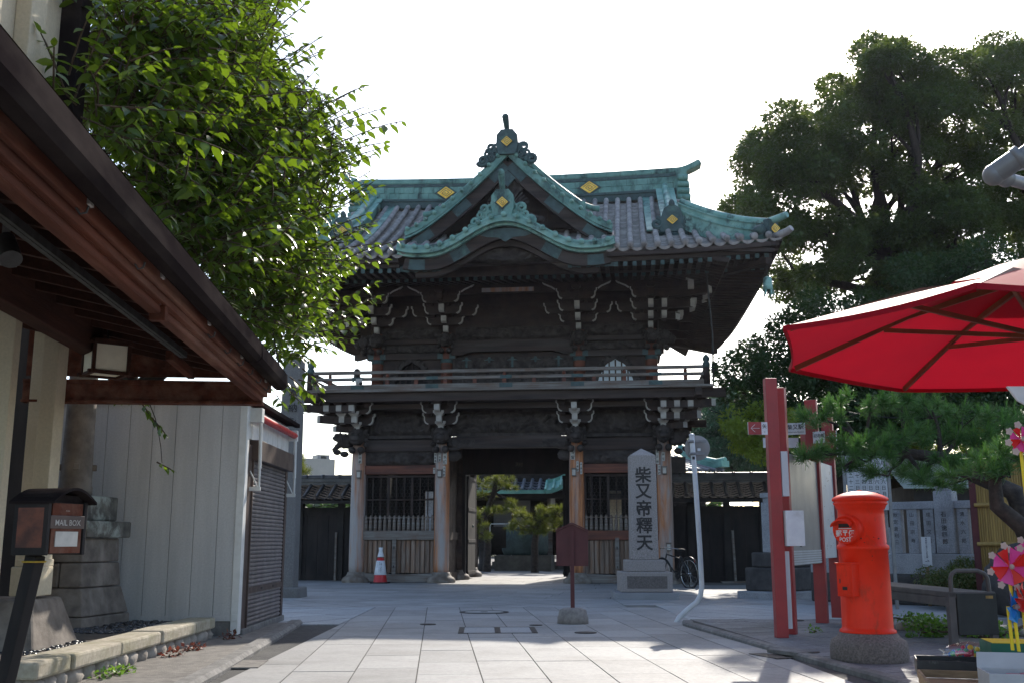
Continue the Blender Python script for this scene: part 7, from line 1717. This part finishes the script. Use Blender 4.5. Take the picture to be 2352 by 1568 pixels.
pine('tall sunlit pine behind the left roofed wall next to the stone pillar', at0(672, 36), [(665, 1030, 14, 9, 0), (672, 1050, 22, 9, 0), (680, 1070, 30, 10, 0), (668, 1085, 36, 9, 0), (690, 1082, 24, 8, 0), (655, 1060, 18, 9, 0)], 36, .20, 60, [at0(672, 36), at(672, 1150, 36), at(668, 1070, 36), at(666, 1030, 36)], 'old_pine', 'old_pine', 131, 0, 2.2)
# ---- low plants
def bush(name, lab, loc, cs, rs, dens, size, m, seed, cat='bush'):
    t = thing(name, lab, cat, loc, 0); b = MB()
    for i, (c, q) in enumerate(zip(cs, rs)): limb(b, (0, 0, -.02), c, .02, .008, .1, 4, seed + i, 5)
    b.build('stems', 'twig', t); lv = MB(); clump_cloud(lv, [Vector(c) for c in cs], rs, dens, size, seed, flat=.8); lv.build('foliage', m, t); return t
p = on(2225, 1400, 0); r = random.Random(5)
cs = [(x_, r.uniform(-.5, .5), r.uniform(.15, .48 + .30 * min(1, (x_ + .55) / .9))) for x_ in [r.uniform(-.55, 1.7) for i in range(60)]]
bush('azalea_bush', 'clipped dark azalea hedge with reddish leaf tips behind the bench', (p.x, p.y, .03), cs, [r.uniform(.18, .28) for _ in cs], 9000, .038, 'azalea_leaf', 7)
p = on(2300, 1470, SW); cs = [(r.uniform(-.8, 1.2), r.uniform(-.3, .5), r.uniform(.02, .12)) for i in range(16)]
bush('ground_cover', 'low bright green ground plants around the foot of the bench', (p.x, p.y + .3, SW), cs, [r.uniform(.08, .16) for _ in cs], 6500, .05, 'weed_leaf', 17, 'plants')
p = on(2140, 1450, SW); cs = [(r.uniform(-.3, .5), r.uniform(-.2, 1.2), r.uniform(.02, .12)) for i in range(10)]
bush('ground_cover', 'green weeds growing underneath the bench seat', (p.x, p.y, SW), cs, [r.uniform(.07, .14) for _ in cs], 6500, .05, 'weed_leaf', 27, 'plants')
for i, (x, y, lab, m) in enumerate(((325, 1563, 'bright green weed at the bottom edge below the capstone corner', 'weed_leaf'), (425, 1556, 'leafy green weed at the foot of the rubble wall, right of the bright weed', 'weed_leaf'), (490, 1512, 'reddish weed tuft nearer the viewer along the rubble wall', 'red_weed'), (555, 1498, 'reddish weed tuft halfway along the rubble wall', 'red_weed'), (812, 1475, 'reddish dry weeds where the planter meets the shed corner', 'red_weed'))):
    if x == 812: x, y = 470, 1464
    p = on(x, y); p.x = -3.40 + .02 * i; bush('weed', lab, (p.x, min(max(p.y, 8.6 + .8 * i), 12.6), .01), [(.0, 0, .03), (.04, .07, .04), (-.02, -.08, .03), (.03, .14, .02)], [.07, .06, .06, .05], 5200, .05, m, 37 + i, 'weed')
p = on(1850, 1452, SW); bush('weed', 'small grass tuft at the foot of the front red post', (p.x + .06, p.y, SW), [(0, 0, .02), (.08, .03, .02)], [.06, .06], 5000, .05, 'weed_leaf', 57, 'weed')
b = MB()
for i in range(14): b.blob((.16 * i, .03 * math.sin(i), .03), (.10, .08, .06), .3, 3, n=10, m=6, seed=i)
o = b.build('edging_stones', 'boulder'); p = on(2075, 1445, SW); o.location = (p.x, p.y, SW); o.rotation_euler = (0, 0, R(-42)); tag(o, 'row of rounded edging stones along the planted bed under the bench', 'edging')

# ================================================================== behind: roofed walls, temple hall, far buildings, a visitor
mat('hall_wood', (.030, .024, .021), (.016, .014, .013), 4, rough=.8, bump=.15)
mat('plaster', (.36, .36, .38), (.30, .30, .32), 5, rough=.8, bump=.05)
mat('far_concrete', (.50, .44, .38), (.44, .39, .34), 1.2, rough=.85, bump=.05, stain=(.34, .30, .26), sscale=.35, sstretch=(1, 1, .25), samt=.4)
mat('copper_bright', (.22, .50, .42), (.15, .38, .32), 2, rough=.5, bump=.05, isl=.1, stain=(.06, .14, .12), sscale=1, samt=.4)
mat('stone_steps', (.16, .145, .125), (.10, .092, .08), 4, rough=.85, bump=.2)
mat('corrugated', (.42, .45, .40), (.34, .37, .33), 4, rough=.5, bump=.05, metal=.2)
def tiles(b, P, nu, nv, r=.07, off=.04):
    """P(u, v): a roof slope; rows of round cover tiles over a stepped sheet"""
    for j in range(nv):
        v0, v1 = j / nv, (j + 1) / nv
        for i in range(nu):
            u0, u1 = i / nu, (i + 1) / nu; um = (u0 + u1) / 2
            A, B, C, D, M0, M1 = P(u0, v0), P(u1, v0), P(u1, v1), P(u0, v1), P(um, v0), P(um, v1); z = V3(0, 0, .03)
            b.add([A + z, M0 - z * 1.2, B + z, B - z * .2, M1 - z * 2.4, D - z * .2, ][:0] or [A + z, M0 - z, B + z, C - z * .2, M1 - z * 2.2, D - z * .2], [(0, 1, 4, 5), (1, 2, 3, 4)])
    for i in range(nu + 1): b.tube([P(i / nu, j / 6) + V3(0, 0, off) for j in range(7)], r, 6)
mat('wall_tile', (.075, .07, .07), (.04, .038, .04), 4, rough=.4, bump=.1, bscale=20, isl=.25)
def roofed_wall(label, x0, x1, gate_side):
    t = thing('roofed_wall', label, 'wall', GO, GA); y = 1.4
    b = MB(); L = x1 - x0
    n = int(abs(L) / .32)
    for i in range(n): a = x0 + L * i / n; b.box(a + .004, a + L / n - .004, y, y + .04 + .01 * (i % 2), .06, 1.92)
    b.box(x0, x1, y + .05, y + .07, .05, 1.9); b.box(x0, x1, y - .03, y + .1, .0, .16); b.box(x0, x1, y - .03, y + .1, 1.9, 2.12); b.build('board_wall', 'black_wood', t)
    for i in range(4):
        a = x0 + L * (i + .5) / 4; b = MB(); b.box(a - .09, a + .09, y - .06, y + .12, 0, 2.36); b.build('post', 'hall_wood', t)
    b = MB()
    for i in range(9): a = x0 + L * i / 9; b.beam((a, y + .05, 2.1 + .1 * (i % 2)), (a + L / 9, y + .05, 2.2 - .1 * (i % 2)), .02, .02)
    b.box(x0, x1, y - .05, y + .12, 2.24, 2.36); b.box(x0, x1, y - .75, y - .66, 2.22, 2.30)
    for i in range(int(L / .25)): b.box(x0 + i * .25, x0 + i * .25 + .06, y - .72, y + .6, 2.30, 2.36)
    b.build('eave_frame', 'black_wood', t)
    b = MB(); tiles(b, lambda u, v: V3(x0 + L * u, y - .80 + .75 * v, 2.36 + .42 * v), max(4, int(L / .36)), 6, .055)
    b.add([(x0, y - .05, 2.78), (x1, y - .05, 2.78), (x1, y + .9, 2.36), (x0, y + .9, 2.36)], [(0, 1, 2, 3)]); b.build('roof', 'wall_tile', t)
    b = MB(); b.box(x0, x1, y - .16, y + .16, 2.78, 2.86); b.box(x0, x1, y - .20, y + .20, 2.865, 2.89); b.box(x0, x1, y - .14, y + .14, 2.895, 2.96); b.tube([(x0, y, 3.0), (x1, y, 3.0)], .085, 10)
    for i in range(int(L / .5)): b.lathe([(.095, -.05), (.10, 0), (.095, .05)], (x0 + .25 + i * .5, y, 3.0), 10, axis=(1, 0, 0))
    b.build('ridge', 'wall_tile', t); return t
roofed_wall('dark boarded wall with a tiled roof, left of the gate behind the stone pillar', -9.5, -4.55, 1)
roofed_wall('dark boarded wall with a tiled roof, right of the gate behind the bicycle', 4.55, 8.6, -1)
# ---- main hall seen through the gateway
HY = 46.0; hx = at(1200, 1241, HY).x
hall = thing('temple_hall', 'dark timber temple hall with grey tiled roof and bright green copper eave beyond the gateway', 'temple hall', (hx, HY, 0), GA)
def HL(x, y, Y): q = at(x, y, Y) - Vector((hx, HY, 0)); c, s = math.cos(-GA), math.sin(-GA); return V3(q.x * c - q.y * s, q.x * s + q.y * c, q.z)
b = MB(); b.box(-5.5, 5.5, 0, 6, .55, 5.0); b.box(-5, 7, -1.5, 0, 2.9, 4.6); b.build('wall', 'hall_wood', hall)
for x0, x1 in ((-1.25, -.45), (-.40, .35)): b = MB(); b.box(x0, x1, -.08, -.02, 1.75, 2.9); b.build('plaster_panel', 'plaster', hall)
b = MB(); b.box(-.45, -.40, -.1, -.02, 1.7, 2.95); b.box(-5.5, 5.5, -.12, -.02, 1.55, 1.72); b.build('door_rail', 'red_wood', hall)
for x in (-2.6, 1.35, 2.9): b = MB(); b.box(x - .10, x + .10, -2.05, -1.85, .4, 3.2); b.build('porch_post', 'grey_wood', hall)
b = MB(); b.box(-.9, 1.3, -1.2, -.4, .0, .55); b.box(-1.1, 1.6, -1.7, -1.2, .0, .30); b.box(1.65, 6, -1.9, -.8, 0, .28); b.box(1.65, 6, -1.5, -.5, .285, .55); b.build('stone_steps', 'stone_steps', hall)
b = MB()
for i in range(5): b.box(1.9, 6, -.9 + i * .2, -.7 + i * .2, .55 + i * .18, .72 + i * .18)
b.box(-.6, .95, -1.1, -.5, .56, 1.55); b.build('timber_stairs', 'hall_wood', hall)
for i in range(2): b = MB(); b.box(2.55 + i * .62, 3.12 + i * .62, -.93, -.91, 1.22, 1.36); b.build('notice', 'paper', hall)
zE = at(1210, 1126, 43.4).z
b = MB(); tiles(b, lambda u, v: V3(-6 + 11.8 * u, -2.6 + 7.6 * v, zE + 3.9 * (.8 * v + .2 * v * v)), 34, 26, .075); b.build('roof', 'roof_tile_bright', hall)
b = MB(); b.strip([(-6, -2.65, zE - .05), (1.2, -2.65, zE - .05)], .2, .14); b.build('copper_gutter', 'copper_bright', hall)
b = MB(); NK = 22
KP = [V3(1.25 + 2.25 * i / NK, -2.9, zE - .02 + .95 * (.5 - .5 * math.cos(math.pi * i / NK))) for i in range(NK + 1)]; KP = KP + [V3(2 * 3.5 - p.x, p.y, p.z) for p in KP[-2::-1]]
vs = KP + [p + V3(0, .9, .42) for p in KP]; m_ = len(KP); b.add(vs, [(i, i + 1, m_ + i + 1, m_ + i) for i in range(m_ - 1)]); b.strip([p + V3(0, -.02, -.05) for p in KP], .14, .14, side=(0, 1, 0))
for i in range(0, m_, 3): b.tube([KP[i] + V3(0, -.05, .04), KP[i] + V3(0, .9, .46)], .06, 7)
b.strip([p + V3(0, .9, .45) for p in KP], .2, .12, side=(0, 1, 0)); b.build('wavy_copper_eave', 'copper_bright', hall)
for x in (1.5, 2.95): b = MB(); b.box(x - .09, x + .09, -2.3, -2.2, 2.62, 2.95); b.obox((x, -2.25, 2.98), (.3, .1, .12)); b.build('bracket_end', 'white_tip', hall)
b = MB(); b.box(-6, 5.8, -2.4, 0, zE - .3, zE - .12); b.build('soffit', 'hall_wood', hall)
b = MB(); b.box(2.6, 4.2, -.2, -.15, 2.2, 2.42); b.build('bamboo_blind', 'bamboo', hall)
# ---- things in the courtyard
p = at0(1150, 41.5); t = thing('notice_stand', 'thin white tubular notice stand in the gravel courtyard', 'notice stand', p, GA)
b = MB(); b.tube([(-.42, 0, 0), (-.42, 0, 1.72), (-.38, 0, 1.80), (.38, 0, 1.80), (.42, 0, 1.72), (.42, 0, 0)], .02, 8); b.build('frame', 'white_pole', t); b = MB(); b.box(-.40, .40, -.01, .01, .88, 1.7); b.build('board', 'hall_wood', t)
p = at0(1142, 41.0); t = thing('stone_lantern', 'small dark stone lantern at the left of the courtyard', 'lantern', at0(1108, 41), 0)
b = MB(); b.lathe([(.30, 0), (.30, .2), (.14, .3), (.12, .9), (.28, 1.0), (.28, 1.05)], n=12); b.build('pedestal', 'dark_stone', t); b = MB(); b.lathe([(.2, 1.05), (.2, 1.35), (.42, 1.38), (.3, 1.5), (.1, 1.62), (.06, 1.75), (0, 1.8)], n=8); b.build('lantern_top', 'dark_stone', t)
p = at0(1206, 42.0); t = thing('water_tank', 'dark green rounded water tank on a stone base before the hall', 'tank', p, GA); b = MB(); b.lathe([(.85, .62), (.92, .8), (.92, 1.7), (.85, 1.75), (0, 1.78)], n=24); b.build('tank_body', 'copper_dark', t); b = MB(); b.box(-1.1, 1.1, -.9, .9, 0, .60); b.build('stone_base', 'stone_steps', t)
# ---- hall roof seen to the right of the gate, green hip on it
t = thing('side_hall', 'tiled hall roof with a bright green copper hip behind the right roofed wall', 'hall', at0(1570, 52), R(-4))
O_ = at0(1570, 52)
a, c = at(1500, 1086, 50) - O_, at(1668, 1086, 50) - O_; tp = at(1545, 1022, 54) - O_
b = MB(); b.box(a.x - 2, c.x - .5, 1.5, 6, 0, a.z); b.build('wall', 'hall_wood', t)
b = MB(); tiles(b, lambda u, v: V3(a.x - 2 + (c.x - a.x + 2) * u * (1 - .68 * v), a.y + (tp.y - a.y) * v, a.z + .1 + (tp.z - a.z) * (.75 * v + .25 * v * v)), 16, 12, .085); b.build('roof', 'roof_tile_bright', t)
b = MB(); Q = [at(1558, 1030, 53) - O_, at(1590, 1050, 52) - O_, at(1620, 1062, 51) - O_, at(1650, 1068, 50.5) - O_, at(1672, 1064, 50) - O_]
b.strip(Q, .5, .28); b.tube([q + V3(0, 0, .2) for q in Q], .12, 8); b.build('copper_hip', 'copper_bright', t)
t = thing('side_hall', 'low green copper roof glimpsed under the right roofed wall eave', 'roof', at0(1690, 40), 0); O_ = at0(1690, 40)
b = MB(); a, c = at(1655, 1160, 40) - O_, at(1745, 1160, 40) - O_; b.add([a, c, at(1720, 1148, 43) - O_, at(1680, 1148, 43) - O_], [(0, 1, 2, 3)]); b.build('roof', 'copper_bright', t); b = MB(); b.box(a.x, c.x, .2, 3, 0, a.z - .05); b.build('wall', 'plaster', t)
# corrugated roof behind the pine
t = thing('shop_roof', 'pale green corrugated metal roof behind the pine at right', 'house', at0(2200, 26), R(-8)); O_ = at0(2200, 26)
b = MB(); a, c = at(2080, 1120, 26) - O_, at(2420, 1120, 26) - O_; tz = at(2200, 1040, 29).z
def cr(u, v): return V3(a.x + (c.x - a.x) * u, 3.2 * v, a.z + (tz - a.z) * v + .02 * (int(v * 22) % 2))
b.grid(cr, 6, 22, False); b.build('roof', 'corrugated', t); b = MB(); b.box(a.x + .3, c.x - .3, .3, 3, 0, a.z + .12); b.build('wall', 'hall_wood', t)
# far flat block at left
t = thing('apartment_block', 'beige concrete block with a grey stair tower in the distance at left', 'building', at0(735, 90), R(28)); O_ = at0(735, 90)
s = 90 / 2400; zt = at(720, 1054, 90).z
b = MB(); b.box(-2.0, .9, -.6, 6, 0, zt); b.build('wall', 'far_concrete', t)
zt2 = at(750, 1040, 90).z; b = MB(); b.box(.0, 1.1, 1.5, 3, 0, zt2); tw_ = b.build('stair_tower', 'panel_grey', t); b = MB(); b.box(.3, .8, 1.48, 1.5, zt - 1, zt2 - .1); b.build('window', 'dark_glass', tw_)
t = thing('neighbour_house', 'pale ochre courtyard house glimpsed through the right window grille', 'house', at0(1425, 44), R(-5)); b = MB(); b.box(-1.4, 1.2, 0, 4, 0, 3.2); b.build('wall', 'cream_wall', t); b = MB(); b.prism([(-1.6, 3.2), (1.4, 3.2), (-0.1, 3.9)], (0, -.3, 0), (1, 0, 0), (0, 0, 1), (0, 4.6, 0)); b.build('roof', 'roof_tile', t)
t = thing('neighbour_house', 'grey plastered courtyard house glimpsed through the left window grille', 'house', at0(935, 44), R(-5)); b = MB(); b.box(-2.2, 2.4, 0, 4, 0, 2.9); b.build('wall', 'plaster', t); b = MB(); b.prism([(-2.7, 2.9), (2.9, 2.9), (0.1, 3.6)], (0, -.3, 0), (1, 0, 0), (0, 0, 1), (0, 4.6, 0)); b.build('roof', 'roof_tile', t)
r = random.Random(44); lv = MB(); cs = [(r.uniform(-58, 60), r.uniform(74, 82), r.uniform(.8, 3.4)) for i in range(330)]
clump_cloud(lv, [Vector(c) for c in cs], [r.uniform(1.3, 2.0) for _ in cs], 90, .55, 12); o = lv.build('distant_trees', 'dark_leaf'); o['kind'] = 'stuff'
# ---- overhead wires
def cable(lab, pts, sag, r=.012):
    b = MB(); P = []
    for i in range(len(pts) - 1):
        for k in range(9): u = k / 8; p = Vector(pts[i]).lerp(Vector(pts[i + 1]), u); P.append(p - V3(0, 0, sag * 4 * u * (1 - u)))
    b.tube(P, r, 5); o = b.build('overhead_cable', 'rubber'); tag(o, lab, 'cable', 'overhead cables')
cable('upper black cable running right from the gate balcony end', [gw(5.8, 0, 5.0), at(1800, 905, 27), at(2100, 960, 24)], .15)
cable('lower black cable running right from the gate balcony end', [gw(5.6, .2, 4.75), at(1790, 960, 26), at(2000, 1010, 22)], .15)
cable('thin upper cable left of the stone pillar', [at(480, 960, 30), at(655, 925, 30), gw(-5.6, 0, 5.1)], .1)
cable('thin lower cable left of the stone pillar', [at(480, 985, 30), at(655, 943, 30), gw(-5.4, 0, 4.9)], .1)
b = MB(); b.tube([gw(-5.25, -.9, 4.95), gw(-5.0, -.7, 4.75), gw(-4.85, -.6, 4.5), gw(-4.75, -.5, 4.2), gw(-4.7, -.3, 3.9)], .015, 6); o = b.build('loose_wire', 'rubber'); tag(o, 'tangle of wire sagging from the left balcony corner to the carved beam end', 'wire')
# ---- visitor half hidden by the right door leaf
p = at0(1305, 35.2); pe = thing('person', 'visitor in black clothes half hidden behind the right side of the gateway', 'person', p, R(70))
mat('skin', (.42, .23, .15), (.36, .19, .12), 10, rough=.6, bump=.03); mat('black_cloth', (.014, .014, .016), (.01, .01, .012), 20, rough=.9, bump=.1); mat('hair', (.015, .012, .01), rough=.6)
def skin_body(name, verts, edges, rad, m, parent, sub=2):
    me = bpy.data.meshes.new(name); me.from_pydata(verts, edges, []); o = bpy.data.objects.new(name, me); COL.objects.link(o); o.parent = parent
    md = o.modifiers.new('skin', 'SKIN'); o.modifiers.new('sub', 'SUBSURF').levels = sub; o.modifiers['sub'].render_levels = sub
    if not me.skin_vertices: me.attributes.new('x', 'FLOAT', 'POINT')
    for i, rr in enumerate(rad):
        if me.skin_vertices: me.skin_vertices[0].data[i].radius = (rr, rr * .9)
    if me.skin_vertices: me.skin_vertices[0].data[0].use_root = True
    md.use_smooth_shade = True; me.materials.append(MATS[m]); return o
H = 1.52 / 1.7
def S3(*q): return tuple(v * H for v in q)
V_ = [S3(0, 0, .95), S3(0, .01, 1.15), S3(0, 0, 1.35), S3(0, 0, 1.45), S3(0, -.02, 1.52), S3(0, -.03, 1.63), S3(.19, 0, 1.38), S3(.26, .02, 1.12), S3(.27, -.05, .87), S3(.27, -.07, .78), S3(-.19, 0, 1.38), S3(-.26, .02, 1.12), S3(-.27, -.05, .87), S3(-.27, -.07, .78), S3(.10, 0, .90), S3(.11, -.02, .5), S3(.11, .02, .10), S3(.11, -.12, .04), S3(-.10, 0, .90), S3(-.11, -.02, .5), S3(-.11, .02, .10), S3(-.11, -.12, .04)]
E_ = [(0, 1), (1, 2), (2, 3), (3, 4), (4, 5), (2, 6), (6, 7), (7, 8), (8, 9), (2, 10), (10, 11), (11, 12), (12, 13), (0, 14), (14, 15), (15, 16), (16, 17), (0, 18), (18, 19), (19, 20), (20, 21)]
R_ = [.14, .135, .14, .06, .075, .095, .06, .045, .032, .035, .06, .045, .032, .035, .085, .06, .045, .04, .085, .06, .045, .04]
skin_body('body', V_, E_, [q * H for q in R_], 'skin', pe)
V2 = V_[:4] + [V_[6], S3(.235, .015, 1.20), V_[10], S3(-.235, .015, 1.20)]; skin_body('shirt', V2, [(0, 1), (1, 2), (2, 3), (2, 4), (4, 5), (2, 6), (6, 7)], [q * H for q in (.155, .15, .155, .07, .075, .062, .075, .062)], 'black_cloth', pe)
V3_ = [V_[0]] + V_[14:17] + V_[18:21]; skin_body('trousers', V3_, [(0, 1), (1, 2), (2, 3), (0, 4), (4, 5), (5, 6)], [q * H for q in (.15, .098, .075, .065, .098, .075, .065)], 'black_cloth', pe)
b = MB(); b.blob(S3(0, .0, 1.66), (.10 * H, .115 * H, .10 * H), .1, 4); b.build('hair', 'hair', pe)
b = MB(); b.blob(S3(0, -.13, 1.60), (.012, .02, .018), n=8, m=6)
for k in (-1, 1): b.blob(S3(.035 * k, -.115, 1.635), .010, n=8, m=6); b.blob(S3(.095 * k, -.02, 1.61), (.012, .022, .03), n=8, m=6)
for s in (-1, 1):
    for f, l in enumerate((.055, .065, .068, .06, .045)):
        b.tube([S3(s * .27 + (f - 2) * .004, -.09 + f * .018 - .02, .74), S3(s * .27 + (f - 2) * .004, -.095 + f * .018 - .02, .74 - l * .6), S3(s * .265, -.09 + f * .018 - .02, .74 - l)], [.011, .010, .008], 6)
b.build('face_and_fingers', 'skin', pe)

# ================================================================== thin volume added to lift the darks, standing in for lens flare veil
m, nt, out = new_mat('veil_haze'); pv = nt.nodes.new('ShaderNodeVolumePrincipled')
pv.inputs['Color'].default_value = (.74, .80, 1.0, 1); pv.inputs['Density'].default_value = .00012; pv.inputs['Anisotropy'].default_value = .55
nt.links.new(pv.outputs[0], out.inputs['Volume'])
b = MB(); b.box(-70, 75, -12, 130, -1.0, 40); hz = b.build('veil_haze', 'veil_haze'); hz['kind'] = 'stuff'
